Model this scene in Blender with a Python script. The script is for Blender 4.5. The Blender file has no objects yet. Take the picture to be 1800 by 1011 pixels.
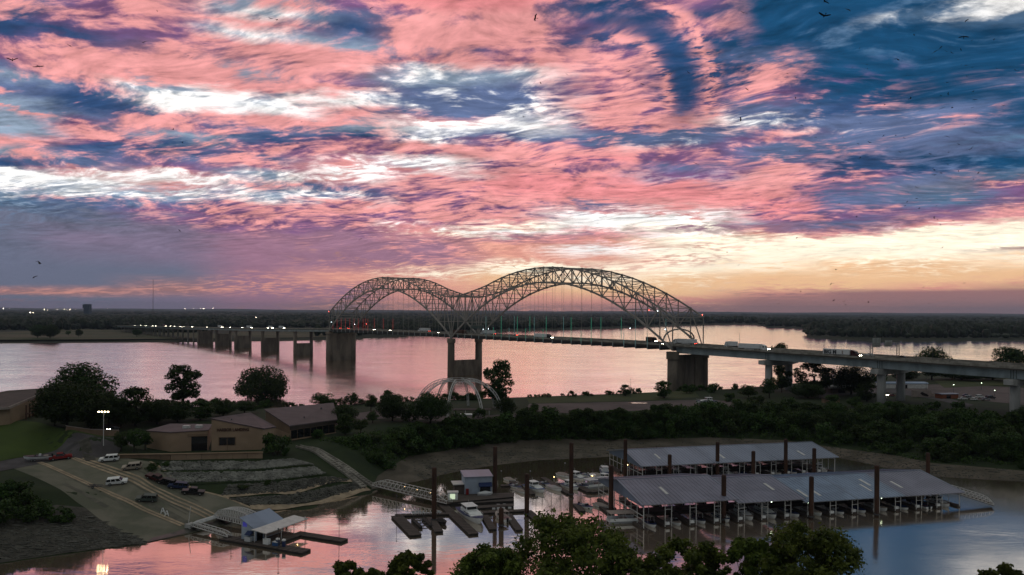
import bpy, math, random
import numpy as np
from mathutils import Vector, Matrix, geometry

random.seed(7)
RNG = np.random.default_rng(7)
SC = bpy.context.scene
COL = SC.collection

# ------------------------------------------------------------------ camera
H = 62.2            # metres above the water
FPX = 1400.0        # focal length in photograph pixels (1800 wide)
ROLL = 0.0056
cam_data = bpy.data.cameras.new('camera')
cam_data.sensor_width = 36.0
cam_data.lens = FPX / 1800 * 36
cam_data.shift_y = 40.5 / 1800
cam_data.clip_start = 1.0
cam_data.clip_end = 90000.0
cam = bpy.data.objects.new('camera', cam_data)
cam.location = (0, 0, H)
cam.rotation_euler = (math.pi / 2, -ROLL, 0)
COL.objects.link(cam)
SC.camera = cam


def uv(px, py):
    return ((px - 900) + (py - 546) * ROLL) / FPX, -((py - 546) - (px - 900) * ROLL) / FPX


def at(px, py, z=0.0):
    """the point of the plane at height z seen at this place of the photograph"""
    u, v = uv(px, py)
    Y = (z - H) / v
    return Vector((u * Y, Y, z))


def atY(px, py, Y):
    u, v = uv(px, py)
    return Vector((u * Y, Y, H + v * Y))


# ------------------------------------------------------------------ exposure
SC.view_settings.view_transform = 'Standard'
SC.view_settings.look = 'None'
SC.view_settings.exposure = 0.0
SC.view_settings.gamma = 1.0
SC.view_settings.use_curve_mapping = False
SC.cycles.max_bounces = 6
SC.cycles.diffuse_bounces = 2
SC.cycles.glossy_bounces = 3
SC.cycles.transmission_bounces = 3
SC.cycles.transparent_max_bounces = 6
SC.cycles.volume_bounces = 0
SC.cycles.sample_clamp_indirect = 4.0


def lin(c):
    return tuple(((x / 255) / 12.92 if x / 255 <= 0.04045 else ((x / 255 + 0.055) / 1.055) ** 2.4) for x in c)


# ------------------------------------------------------------------ sky
PAL = {'N': (50, 78, 120), 'D': (26, 74, 112), 'b': (96, 112, 150), 'g': (150, 168, 190), 'l': (86, 116, 148),
       'p': (126, 90, 132), 'm': (158, 118, 140), 'P': (234, 158, 157), 'H': (236, 146, 149), 'W': (246, 244, 242), 'T': (238, 172, 152),
       'C': (255, 244, 220), 'O': (248, 200, 154), 'S': (226, 156, 142), 'L': (106, 112, 134), 'M': (126, 114, 138),
       'K': (160, 118, 118), 'k': (142, 114, 120), 'q': (104, 110, 112)}
SKY = {
 0: '0bP6 20NP5 48NP3 70pP6 95pP5 110bP4 122gP6 140bP2 155bP6 175gP1 187gP8 200gg5 218gg5 235PP7 260gP6 272bP6 290NP3 300NP4 306WP4 315WW5 335gW6 350lg5 375Ll4 420LL5 500LL5 510KS5 520LK4 545MM5',
 150: '0pP5 30pP6 58NP2 75pP7 90pP9 112PP8 130mP7 146bP6 165NP4 185NP3 200bP3 216pP6 240pP8 256NP2 275bP5 296bP5 303PW7 318WW5 336gW6 350bP5 365bL4 390LL5 420MM5 470LL5 500LL5 513KS6 525LM5 545MM5',
 300: '0mP7 20pP8 45pP6 70pP4 90mP7 105mP8 120pP8 137gP7 150gW6 165gW8 180gW8 195bP5 215pP8 235gP6 256NP4 270bP6 290pP4 303PW7 315WW5 331PW5 343gW6 360bP5 376pP5 400MM5 450MM5 480LL5 510KS5 525MM5 545MM5',
 450: '0gP6 20gW6 40mP8 60gW6 80mP7 105mP7 125gP7 150mP8 170gW8 187WW5 206mP8 225bP5 245NP5 262pP6 275bP6 290pP6 305gW6 325bP6 341gW6 360pP7 385pP6 402pP5 420mm5 470mm5 494mS5 508mS6 525mm5 545mK5',
 600: '0pP4 20bP5 45NP4 60bP5 80gP6 100mP9 120mP6 140pP5 155mP9 170gW8 190mP8 212gP7 233NP5 250pP6 266pP5 281PW5 296PW7 311PW6 330bP5 346bW6 361pP7 380pP6 401pP6 416mP3 446mK4 466mS4 490ST6 506mS5 522mS5 545KS5',
 750: '0pH8 22pP6 46mP9 66mP9 90bP6 106pP6 121gW5 141gW5 161bW5 181bW4 201bP4 216PW7 226WW5 241bW6 256mP8 270pP6 286gW8 301PW5 316pP8 336pP6 351pP6 371pP8 386pP6 399PW5 411PC4 426mP5 451mP5 466mT6 481SC6 500TT5 522SS5 545KS7',
 900: '0pH9 26mP9 50mP8 71pP8 91pP6 116pP7 136gW5 161bW4 186bW4 206bW5 223WW5 239bW4 251pP6 266pP9 286pP7 311pH8 336pH8 356pP8 371pP6 386pP8 400PC6 408CW9 418mP5 431ST6 451ST6 461TC6 476OC8 491OO5 511SO6 531SS5 545KS6',
 1050: '0NP4 26NP6 50pP5 74NP4 96pP7 121pP8 150pP7 176pP8 201pP8 216pP7 231bP3 246bP5 259pP6 276pH7 301pP6 313pH8 346PH9 361bP5 376PW6 386gW8 400CW9 412mP5 426SP5 438TW8 456ST7 471SC7 490CO5 511OO5 530SS5 545KS6',
 1200: '0pP5 28NP6 48pP7 72NP5 96NP3 128ND3 160NP4 190pP6 211pP8 226bP5 241bW4 260pP6 280pP5 293bp5 311pg4 331pH8 346PH9 361PP8 376PW6 387CW8 400mC5 413CW7 425CC5 438SC8 456SC7 470CC5 491OC5 516OO5 526SO4 545KS4',
 1350: '0DD5 40DD5 78DN5 100bP4 119NP8 141NP7 161pP6 180bP4 200bW6 211bW5 226bP4 241pP5 261bP4 276bP5 291pP7 311pP8 331pP8 356pH8 376pH7 395mb5 405mP5 413SC6 425CC5 446CC5 466CO5 486OO5 506OS5 515SK6 530KK5 545KK5',
 1500: '0Dl3 30DD5 46Dl5 70Dl4 100DD5 141Dp4 156DP4 176NP4 191NP5 206bW3 221bW4 241bP5 256bP5 276Nb5 301NP4 313pP6 331bp5 351bm5 376pP5 391bm4 405mP6 413PC4 419CC5 446CC5 466OC5 491OO5 506OS5 514KK5 545KK5',
 1650: '0Dl5 16lW4 36Dl4 60Dl4 90Dl4 120DD5 150DD5 171Db4 191bP3 206bP5 231bl5 261bb5 281Db5 301Nb5 311bP4 331LL5 351lP3 376pL5 386mP5 396PW4 404CC5 421CC5 446CC5 466OC5 491OO5 506SO5 514KK5 545kK5',
 1800: '0lW9 16lW7 32lW4 50Dl4 80DD5 101Dl4 121DP3 136bP5 151Dl4 181DD5 211Db5 241bl5 271Dl4 291Dl5 306lL5 321pP7 336pL3 351pL4 363mP7 381PP5 394CP5 401CC5 431CC5 438KC6 451CO5 476OO5 496OS5 513KK5 545kk5',
}
BACK = '0qL5 200qL5 400qM4 500qq5 545qM5'

world = bpy.data.worlds.new('World')
SC.world = world
world.use_nodes = True
wt = world.node_tree
wt.nodes.clear()


class NT:
    """a small node-tree writer"""
    def __init__(self, tree):
        self.t = tree

    def n(self, kind, **kw):
        nd = self.t.nodes.new(kind)
        for k, v in kw.items():
            setattr(nd, k, v)
        return nd

    def link(self, a, b):
        self.t.links.new(a, b)

    def val(self, sock, v):
        if hasattr(v, 'links'):
            self.t.links.new(v, sock)
        else:
            sock.default_value = v

    def math(self, op, a, b=0.0, c=0.0, clamp=False):
        nd = self.n('ShaderNodeMath', operation=op, use_clamp=clamp)
        for s, v in zip(nd.inputs, (a, b, c)):
            self.val(s, v)
        return nd.outputs[0]

    def mix(self, f, a, b):
        nd = self.n('ShaderNodeMix', data_type='RGBA')
        self.val(nd.inputs['Factor'], f)
        for s, v in ((nd.inputs[6], a), (nd.inputs[7], b)):
            self.val(s, v if hasattr(v, 'links') else (*v[:3], 1.0))
        return nd.outputs[2]

    def mixf(self, f, a, b):
        nd = self.n('ShaderNodeMix', data_type='FLOAT')
        self.val(nd.inputs['Factor'], f)
        self.val(nd.inputs[2], a)
        self.val(nd.inputs[3], b)
        return nd.outputs[0]

    def smooth(self, x, lo, hi):
        nd = self.n('ShaderNodeMapRange', interpolation_type='SMOOTHSTEP')
        self.val(nd.inputs[0], x)
        self.val(nd.inputs[1], lo)
        self.val(nd.inputs[2], hi)
        return nd.outputs[0]

    def noise(self, vec, scale, detail=4.0, rough=0.55, dist=0.0, col=False):
        nd = self.n('ShaderNodeTexNoise')
        if vec is not None:
            self.link(vec, nd.inputs['Vector'])
        nd.inputs['Scale'].default_value = scale
        nd.inputs['Detail'].default_value = detail
        nd.inputs['Roughness'].default_value = rough
        nd.inputs['Distortion'].default_value = dist
        return nd.outputs['Color' if col else 'Fac']

    def comb(self, x, y, z=0.0):
        nd = self.n('ShaderNodeCombineXYZ')
        for s, v in zip(nd.inputs, (x, y, z)):
            self.val(s, v)
        return nd.outputs[0]

    def sep(self, v):
        nd = self.n('ShaderNodeSeparateXYZ')
        self.link(v, nd.inputs[0])
        return nd.outputs


W = NT(wt)
tc = W.n('ShaderNodeTexCoord')
dx, dy, dz = W.sep(tc.outputs['Generated'])
hyp = W.math('SQRT', W.math('ADD', W.math('MULTIPLY', dx, dx), W.math('MULTIPLY', dy, dy)))
tan_el = W.math('MAXIMUM', W.math('DIVIDE', dz, W.math('MAXIMUM', hyp, 1e-4)), 0.0)
az = W.math('ARCTAN2', dx, dy)
# cloud sheet seen in perspective: coordinates on a level layer above the viewer
inv = W.math('DIVIDE', 1.0, W.math('ADD', W.math('MAXIMUM', dz, 0.0), 0.13))
cx = W.math('MULTIPLY', dx, inv)
cy = W.math('MULTIPLY', dy, inv)
P0 = W.comb(cx, cy)
warp = W.sep(W.noise(P0, 1.6, 2, 0.5, 0.0, True))
wx = W.math('SUBTRACT', warp[0], 0.5)
wy = W.math('SUBTRACT', warp[1], 0.5)
fine = W.sep(W.noise(W.comb(W.math('MULTIPLY', cx, 0.8), W.math('MULTIPLY', cy, 1.1)), 6.0, 9, 0.66, 0.0, True))
P1 = W.comb(W.math('ADD', cx, W.math('MULTIPLY', wx, 0.40)),
            W.math('ADD', W.math('MULTIPLY', cy, 1.0), W.math('ADD', W.math('MULTIPLY', cx, 0.25), W.math('MULTIPLY', wy, 0.45))))
p1x, p1y, _p1z = W.sep(P1)
n_main = W.noise(P1, 6.2, 15, 0.60, 0.15)
n_streak = W.noise(W.comb(W.math('MULTIPLY', p1x, 0.75), W.math('MULTIPLY', p1y, 1.5)), 12.0, 12, 0.60, 0.1)
n_soft = W.noise(P1, 2.6, 6, 0.5)
n_fine = W.noise(W.comb(W.math('MULTIPLY', p1x, 0.8), W.math('MULTIPLY', p1y, 1.25)), 24.0, 7, 0.56, 0.0)
nn = W.math('ADD', W.math('MULTIPLY', n_main, 0.46), W.math('ADD', W.math('MULTIPLY', n_streak, 0.36), W.math('MULTIPLY', n_fine, 0.18)))
# near the horizon the sheet is smooth, higher up it is torn
torn = W.smooth(tan_el, 0.02, 0.12)
az_w = W.math('ADD', az, W.math('MULTIPLY', torn, W.math('ADD', W.math('MULTIPLY', wx, 0.10), W.math('MULTIPLY', W.math('SUBTRACT', fine[0], 0.5), 0.11))))
t_w = W.math('ADD', tan_el, W.math('MULTIPLY', torn, W.math('ADD', W.math('MULTIPLY', wy, 0.022), W.math('MULTIPLY', W.math('SUBTRACT', fine[1], 0.5), 0.036))))
t_w = W.math('ADD', t_w, W.math('MULTIPLY', W.math('SUBTRACT', W.noise(W.comb(W.math('MULTIPLY', az, 1.0), W.math('MULTIPLY', tan_el, 26.0)), 4.0, 5, 0.55), 0.5), 0.008))
TMAX = 0.42
s_w = W.math('DIVIDE', t_w, TMAX, clamp=True)


def sky_ramp(spec, px, which):
    rows = []
    for tok in spec.split():
        k = 0
        while tok[k].isdigit():
            k += 1
        py = float(tok[:k])
        A, B, c = tok[k], tok[k + 1], float(tok[k + 2]) / 9
        u, v = uv(px, py)
        rows.append((v / math.sqrt(1 + u * u) / TMAX, PAL[A], PAL[B], c))
    rows.sort(key=lambda r: r[0])
    rows = [r for r in rows if r[0] >= -0.01]
    nd = W.n('ShaderNodeValToRGB')
    cr = nd.color_ramp
    cr.interpolation = 'LINEAR'
    while len(cr.elements) > 1:
        cr.elements.remove(cr.elements[-1])
    for i, (p, A, B, c) in enumerate(rows[:32]):
        e = cr.elements[0] if i == 0 else cr.elements.new(max(0.0, min(1.0, p)))
        if i == 0:
            e.position = max(0.0, p)
        col = lin(A) if which == 0 else lin(B)
        e.color = (*col, c if which else 1.0)
    W.link(s_w, nd.inputs[0])
    return nd


cols = [(-2.4, BACK, 900)] + [(-1.15, BACK, 900)]
cols += [(math.atan((px - 900) / FPX), SKY[px], px) for px in sorted(SKY)]
cols += [(1.15, BACK, 900), (2.4, BACK, 900)]
A_out = B_out = C_out = None
for i, (a0, spec, px) in enumerate(cols):
    ra, rb = sky_ramp(spec, px, 0), sky_ramp(spec, px, 1)
    if A_out is None:
        A_out, B_out, C_out = ra.outputs[0], rb.outputs[0], rb.outputs[1]
    else:
        f = W.smooth(az_w, cols[i - 1][0], a0)
        A_out = W.mix(f, A_out, ra.outputs[0])
        B_out = W.mix(f, B_out, rb.outputs[0])
        C_out = W.mixf(f, C_out, rb.outputs[1])
thr = W.math('ADD', nn, W.math('MULTIPLY', W.math('SUBTRACT', C_out, 0.68), 0.35))
cover = W.smooth(thr, 0.425, 0.565)
sky_col = W.mix(cover, A_out, B_out)
# the curling cloud gap high right of the bridge
ydir = W.math('MAXIMUM', dy, 0.05)
gu, gv = uv(1080, 165)
su_ = W.math('MULTIPLY', W.math('SUBTRACT', W.math('ADD', W.math('DIVIDE', dx, ydir), W.math('MULTIPLY', W.math('SUBTRACT', n_main, 0.5), 0.05)), gu), FPX)
sv_ = W.math('MULTIPLY', W.math('SUBTRACT', W.math('ADD', W.math('DIVIDE', dz, ydir), W.math('MULTIPLY', W.math('SUBTRACT', n_streak, 0.5), 0.05)), gv), FPX)
rho = W.math('SQRT', W.math('ADD', W.math('MULTIPLY', su_, su_), W.math('MULTIPLY', W.math('MULTIPLY', sv_, sv_), 0.85)))
swirl = W.math('MULTIPLY', W.smooth(su_, -100.0, -10.0), W.math('MULTIPLY', W.smooth(sv_, -62.0, -25.0), W.smooth(dy, 0.2, 0.4)))


def ring(r, w, m_):
    q = W.math('DIVIDE', W.math('SUBTRACT', rho, r), w)
    return W.math('MULTIPLY', W.math('MULTIPLY', W.math('EXPONENT', W.math('MULTIPLY', W.math('MULTIPLY', q, q), -1.0)), swirl), m_)


sky_col = W.mix(ring(126.0, 30.0, 0.92), sky_col, lin((40, 74, 116)))
sky_col = W.mix(W.math('MULTIPLY', ring(168.0, 15.0, 1.0), W.smooth(n_fine, 0.40, 0.55)), sky_col, lin(PAL['P']))
sky_col = W.mix(W.math('MULTIPLY', ring(96.0, 10.0, 0.9), W.smooth(n_fine, 0.40, 0.55)), sky_col, lin(PAL['P']))
# light and dark wisps inside each tone
l0 = W.math('ADD', W.math('MULTIPLY', n_streak, 0.45), W.math('ADD', W.math('MULTIPLY', n_soft, 0.35), W.math('MULTIPLY', n_fine, 0.20)))
lum = W.math('ADD', 1.0, W.math('MULTIPLY', W.math('SUBTRACT', l0, 0.5), 3.2))
lum = W.mixf(torn, 1.0, lum)
gain = W.n('ShaderNodeVectorMath', operation='SCALE')
W.link(sky_col, gain.inputs[0])
W.link(lum, gain.inputs['Scale'])
# the unseen sky overhead fades to a neutral grey, brightened to light the land
zen = W.smooth(tan_el, 0.40, 0.75)
sky_col = W.mix(zen, gain.outputs[0], lin((150, 152, 146)))
# thin bright cloud near the set sun is brighter than paper white
_sr, _sg, _sb = W.sep(sky_col)
hi = W.n('ShaderNodeVectorMath', operation='SCALE')
W.link(sky_col, hi.inputs[0])
W.link(W.math('ADD', 1.0, W.math('MULTIPLY', W.smooth(_sg, 0.55, 0.9), 0.16)), hi.inputs['Scale'])
sky_col = hi.outputs[0]
bg = W.n('ShaderNodeBackground')
W.link(sky_col, bg.inputs[0])
bg.inputs[1].default_value = 1.0
wo = W.n('ShaderNodeOutputWorld')
W.link(bg.outputs[0], wo.inputs[0])
world.cycles.sampling_method = 'MANUAL'
world.cycles.sample_map_resolution = 512

# ------------------------------------------------------------------ sun: just set behind the cloud bank over the bridge
sun_data = bpy.data.lights.new('sun', 'SUN')
sun_data.energy = 0.02
sun_data.angle = math.radians(50)
sun_data.color = (1.0, 0.62, 0.42)
sun = bpy.data.objects.new('sun', sun_data)
sun.rotation_euler = Vector((0.03, -1.0, -0.055)).to_track_quat('-Z', 'Y').to_euler()
COL.objects.link(sun)

# ------------------------------------------------------------------ materials
MATS = {}


def mat(name, col, rough=0.7, metal=0.0, var=0.0, scale=1.0, bump=0.0, bscale=None, col2=None, spec=0.4, emit=None, estr=0.0, coord='Object', stretch=None, rand=0.0):
    """procedural paint, concrete, earth ...: a base colour broken by two octaves of grain"""
    m = bpy.data.materials.new(name)
    m.use_nodes = True
    t = NT(m.node_tree)
    b = m.node_tree.nodes['Principled BSDF']
    b.inputs['Roughness'].default_value = rough
    b.inputs['Metallic'].default_value = metal
    b.inputs['Specular IOR Level'].default_value = spec
    base = (*col, 1.0)
    b.inputs['Base Color'].default_value = base
    if var or col2 or bump:
        tcn = t.n('ShaderNodeTexCoord')
        vec = tcn.outputs[coord]
        if stretch:
            mp = t.n('ShaderNodeMapping')
            mp.inputs['Scale'].default_value = stretch
            t.link(vec, mp.inputs[0])
            vec = mp.outputs[0]
        n1 = t.noise(vec, scale, 6, 0.6, 0.3)
        c2 = col2 if col2 else tuple(x * (1 - var) for x in col)
        c1 = col if col2 else tuple(min(1, x * (1 + var * 0.6)) for x in col)
        f = t.smooth(n1, 0.36, 0.64)
        cc = t.mix(f, c2, c1)
        if rand:
            oi = t.n('ShaderNodeObjectInfo')
            hs = t.n('ShaderNodeHueSaturation')
            t.link(cc, hs.inputs['Color'])
            t.val(hs.inputs['Value'], t.math('ADD', 1.0 - rand, t.math('MULTIPLY', oi.outputs['Random'], 2 * rand)))
            t.val(hs.inputs['Hue'], t.math('ADD', 0.5 - rand * 0.06, t.math('MULTIPLY', oi.outputs['Random'], rand * 0.12)))
            cc = hs.outputs[0]
        t.link(cc, b.inputs['Base Color'])
        if bump:
            bn = t.n('ShaderNodeBump')
            bn.inputs['Strength'].default_value = bump
            bn.inputs['Distance'].default_value = 0.15
            t.link(t.noise(vec, bscale or scale * 6, 4, 0.6), bn.inputs['Height'])
            t.link(bn.outputs[0], b.inputs['Normal'])
    if emit:
        b.inputs['Emission Color'].default_value = (*emit, 1)
        b.inputs['Emission Strength'].default_value = estr
    MATS[name] = m
    return m


def leaf_mat(name, c_dark, c_light, trans=0.25, scale=0.35):
    m = bpy.data.materials.new(name)
    m.use_nodes = True
    t = NT(m.node_tree)
    b = m.node_tree.nodes['Principled BSDF']
    tcn = t.n('ShaderNodeTexCoord')
    n1 = t.noise(tcn.outputs['Object'], scale, 4, 0.6)
    oi = t.n('ShaderNodeObjectInfo')
    cc = t.mix(t.smooth(n1, 0.35, 0.65), c_dark, c_light)
    hs = t.n('ShaderNodeHueSaturation')
    t.link(cc, hs.inputs['Color'])
    t.val(hs.inputs['Value'], t.math('ADD', 0.75, t.math('MULTIPLY', oi.outputs['Random'], 0.5)))
    t.val(hs.inputs['Hue'], t.math('ADD', 0.485, t.math('MULTIPLY', oi.outputs['Random'], 0.03)))
    t.link(hs.outputs[0], b.inputs['Base Color'])
    b.inputs['Roughness'].default_value = 0.6
    b.inputs['Specular IOR Level'].default_value = 0.25
    tr = t.n('ShaderNodeBsdfTranslucent')
    t.link(hs.outputs[0], tr.inputs[0])
    mx = t.n('ShaderNodeMixShader')
    mx.inputs[0].default_value = trans
    t.link(b.outputs[0], mx.inputs[1])
    t.link(tr.outputs[0], mx.inputs[2])
    t.link(mx.outputs[0], m.node_tree.nodes['Material Output'].inputs[0])
    MATS[name] = m
    return m


def glow(name, col, strength):
    m = bpy.data.materials.new(name)
    m.use_nodes = True
    t = NT(m.node_tree)
    m.node_tree.nodes.clear()
    e = t.n('ShaderNodeEmission')
    e.inputs[0].default_value = (*col, 1)
    e.inputs[1].default_value = strength
    o = t.n('ShaderNodeOutputMaterial')
    t.link(e.outputs[0], o.inputs[0])
    MATS[name] = m
    return m


def make_water():
    m = bpy.data.materials.new('water')
    m.use_nodes = True
    t = NT(m.node_tree)
    m.node_tree.nodes.clear()
    tcn = t.n('ShaderNodeTexCoord')
    X, Y, Z = t.sep(tcn.outputs['Object'])
    riv = t.smooth(Y, 330.0, 420.0)                      # open river is rougher than the sheltered harbour
    v1 = t.comb(t.math('MULTIPLY', X, 0.45), Y)
    h1 = t.noise(v1, 0.55, 3, 0.55)
    h2 = t.noise(t.comb(t.math('MULTIPLY', X, 0.35), Y), 0.11, 5, 0.62, 0.5)
    h3 = t.noise(t.comb(t.math('MULTIPLY', X, 0.5), Y), 0.022, 4, 0.6, 1.2)
    calm = t.math('ADD', 0.35, t.math('MULTIPLY', t.smooth(h3, 0.38, 0.62), 0.9))
    hh = t.math('ADD', t.math('MULTIPLY', h1, 0.25), t.math('MULTIPLY', h2, 1.0))
    bn = t.n('ShaderNodeBump')
    t.val(bn.inputs['Strength'], t.math('MULTIPLY', calm, t.mixf(riv, 0.05, 0.26)))
    bn.inputs['Distance'].default_value = 1.0
    t.link(hh, bn.inputs['Height'])
    # mean slope of the wave faces that show: long swell on the river, light chop on the open right part of the harbour
    swell = t.noise(t.comb(t.math('MULTIPLY', X, 0.55), Y), 0.040, 7, 0.68, 0.6)
    west = t.smooth(X, -420.0, -90.0)
    s_riv = t.math('ADD', t.mixf(west, -0.034, -0.004), t.math('MULTIPLY', t.math('SUBTRACT', swell, 0.5), t.mixf(west, -0.10, -0.075)))
    s_har = t.math('MULTIPLY', t.smooth(X, 15.0, 75.0), t.math('ADD', -0.027, t.math('MULTIPLY', t.math('SUBTRACT', swell, 0.5), -0.04)))
    vm = t.n('ShaderNodeVectorMath', operation='ADD')
    t.link(bn.outputs[0], vm.inputs[0])
    t.link(t.comb(0.0, t.mixf(riv, s_har, s_riv), 0.0), vm.inputs[1])
    nv = t.n('ShaderNodeVectorMath', operation='NORMALIZE')
    t.link(vm.outputs[0], nv.inputs[0])
    lw = t.n('ShaderNodeLayerWeight')
    lw.inputs['Blend'].default_value = 0.5
    g = t.n('ShaderNodeBsdfGlossy', distribution='MULTI_GGX')
    g.inputs['Color'].default_value = (1.0, 0.93, 0.85, 1)
    t.val(g.inputs['Roughness'], t.math('ADD', t.mixf(riv, 0.05, 0.13), t.math('MULTIPLY', t.math('MULTIPLY', t.smooth(X, 15.0, 75.0), t.math('SUBTRACT', 1.0, riv)), 0.07)))
    t.link(nv.outputs[0], g.inputs['Normal'])
    d = t.n('ShaderNodeBsdfDiffuse')
    d.inputs['Color'].default_value = (0.21, 0.165, 0.125, 1)
    t.link(bn.outputs[0], d.inputs['Normal'])
    mx = t.n('ShaderNodeMixShader')
    face = lw.outputs['Facing']
    t.val(mx.inputs[0], t.math('ADD', 0.42, t.math('MULTIPLY', t.math('POWER', face, 3.0), 0.78), clamp=True))
    t.link(d.outputs[0], mx.inputs[1])
    t.link(g.outputs[0], mx.inputs[2])
    o = t.n('ShaderNodeOutputMaterial')
    t.link(mx.outputs[0], o.inputs[0])
    MATS['water'] = m


make_water()
mat('concrete', (0.30, 0.28, 0.25), 0.85, var=0.35, scale=0.25, bump=0.15, stretch=(1, 1, 0.35))
mat('pier_concrete', (0.19, 0.158, 0.132), 0.9, var=0.4, scale=0.12, stretch=(1, 1, 0.3))
mat('pale_concrete', (0.42, 0.42, 0.42), 0.8, var=0.22, scale=0.2, stretch=(1, 1, 0.25))
mat('ramp_paving', (0.175, 0.165, 0.13), 0.9, col2=(0.105, 0.11, 0.08), scale=0.09, bump=0.2, bscale=1.5)
mat('strip_concrete', (0.36, 0.28, 0.20), 0.85, var=0.25, scale=0.4)
mat('asphalt', (0.075, 0.068, 0.075), 0.9, var=0.3, scale=0.15, bump=0.1)
mat('lot_asphalt', (0.11, 0.085, 0.085), 0.9, var=0.25, scale=0.06)
mat('deck_road', (0.10, 0.088, 0.08), 0.9, var=0.3, scale=0.1)
mat('earth', (0.022, 0.036, 0.010), 0.95, col2=(0.012, 0.024, 0.006), scale=0.08, bump=0.3, bscale=0.8)
mat('sand', (0.125, 0.105, 0.085), 0.95, col2=(0.07, 0.06, 0.045), scale=0.09, bump=0.5, bscale=0.7)
mat('gravel', (0.075, 0.07, 0.06), 0.95, col2=(0.04, 0.038, 0.032), scale=0.5, bump=0.8, bscale=2.0)
mat('lawn', (0.052, 0.085, 0.010), 0.95, col2=(0.036, 0.062, 0.007), scale=0.06, bump=0.2, bscale=3)
mat('dry_grass', (0.055, 0.065, 0.02), 0.95, col2=(0.035, 0.05, 0.015), scale=0.05)
mat('field', (0.10, 0.085, 0.05), 0.95, col2=(0.045, 0.06, 0.022), scale=0.012, stretch=(0.3, 1, 1))
mat('far_ground', (0.03, 0.034, 0.02), 0.95, col2=(0.02, 0.026, 0.014), scale=0.004)
mat('mud', (0.06, 0.05, 0.04), 0.9, var=0.4, scale=0.05)
mat('stone', (0.20, 0.20, 0.185), 0.9, var=0.4, scale=0.25)
mat('stone_dark', (0.10, 0.098, 0.088), 0.95, var=0.4, scale=0.3)
mat('tyre_dark', (0.085, 0.085, 0.068), 0.85, col2=(0.13, 0.125, 0.10), scale=0.35)
mat('wet_paving', (0.05, 0.048, 0.042), 0.35, col2=(0.03, 0.03, 0.026), scale=0.2)
mat('steel', (0.31, 0.29, 0.275), 0.6, metal=0.1, var=0.25, scale=0.3)
mat('girder_steel', (0.32, 0.38, 0.41), 0.6, var=0.25, scale=0.15, stretch=(1, 1, 0.4))
mat('dark_steel', (0.07, 0.075, 0.085), 0.6, var=0.2, scale=0.5)
mat('white_paint', (0.80, 0.82, 0.84), 0.5, var=0.08, scale=0.6)
mat('white_steel', (0.62, 0.62, 0.62), 0.5, var=0.12, scale=0.8)
mat('pile_rust', (0.035, 0.018, 0.014), 0.85, col2=(0.07, 0.032, 0.02), scale=0.6, stretch=(1, 1, 0.3))
mat('roof_metal', (0.27, 0.31, 0.40), 0.42, metal=0.35, var=0.16, scale=0.10, stretch=(1, 0.25, 1))
mat('roof_metal_blue', (0.23, 0.30, 0.42), 0.42, metal=0.35, var=0.18, scale=0.12)
mat('roof_metal_tan', (0.23, 0.235, 0.31), 0.5, metal=0.3, var=0.15, scale=0.12)
mat('wall_metal', (0.40, 0.47, 0.58), 0.55, var=0.12, scale=0.3)
mat('dock_wood', (0.105, 0.082, 0.075), 0.9, col2=(0.06, 0.05, 0.047), scale=0.8, stretch=(0.3, 2, 1))
mat('dock_float', (0.022, 0.02, 0.02), 0.8, var=0.3, scale=1.0)
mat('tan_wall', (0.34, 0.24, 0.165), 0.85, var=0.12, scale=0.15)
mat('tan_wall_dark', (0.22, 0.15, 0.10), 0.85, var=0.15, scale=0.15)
mat('brown_roof', (0.10, 0.078, 0.085), 0.7, var=0.18, scale=0.2)
mat('brown_roof_dark', (0.07, 0.055, 0.045), 0.8, var=0.2, scale=0.2)
mat('glass_dark', (0.012, 0.013, 0.016), 0.12, spec=0.6)
mat('navy', (0.012, 0.03, 0.11), 0.6)
mat('blue_paint', (0.03, 0.10, 0.28), 0.4)
mat('red_paint', (0.22, 0.012, 0.014), 0.35, spec=0.5)
mat('maroon_paint', (0.055, 0.010, 0.014), 0.35)
mat('black_paint', (0.010, 0.010, 0.012), 0.3, spec=0.5)
mat('silver_paint', (0.30, 0.31, 0.32), 0.35, metal=0.3)
mat('green_paint', (0.07, 0.095, 0.085), 0.4)
mat('tan_paint', (0.34, 0.30, 0.25), 0.4)
mat('darkblue_paint', (0.02, 0.035, 0.09), 0.35)
mat('beige', (0.36, 0.30, 0.28), 0.7, var=0.15, scale=0.5)
mat('rubber', (0.012, 0.012, 0.012), 0.8)
mat('trim_white', (0.55, 0.57, 0.60), 0.5)
mat('brown_trailer', (0.09, 0.045, 0.03), 0.6)
mat('green_door', (0.02, 0.10, 0.07), 0.6)
mat('bark', (0.035, 0.028, 0.022), 0.95, var=0.3, scale=1.0)
mat('red_brick', (0.25, 0.085, 0.05), 0.85, var=0.2, scale=0.4)
mat('letter', (0.045, 0.014, 0.010), 0.7)
mat('letter_dark', (0.012, 0.016, 0.03), 0.6)
mat('sign_green', (0.10, 0.14, 0.13), 0.5)
mat('bird_black', (0.006, 0.007, 0.010), 0.8)
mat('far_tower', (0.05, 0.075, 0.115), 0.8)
leaf_mat('leaf_dark', (0.020, 0.040, 0.010), (0.045, 0.078, 0.018), 0.3)
leaf_mat('leaf_mid', (0.022, 0.046, 0.010), (0.060, 0.105, 0.022), 0.3)
leaf_mat('leaf_bush', (0.024, 0.052, 0.010), (0.070, 0.120, 0.024), 0.25)
leaf_mat('leaf_front', (0.034, 0.056, 0.008), (0.15, 0.185, 0.030), 0.38, 0.5)
leaf_mat('leaf_far', (0.010, 0.018, 0.008), (0.028, 0.040, 0.018), 0.1, 0.01)
glow('lamp_white', (1.0, 0.93, 0.75), 10.0)
glow('lamp_flood', (1.0, 0.80, 0.45), 45.0)
glow('lamp_far', (1.0, 0.82, 0.6), 45.0)
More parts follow.
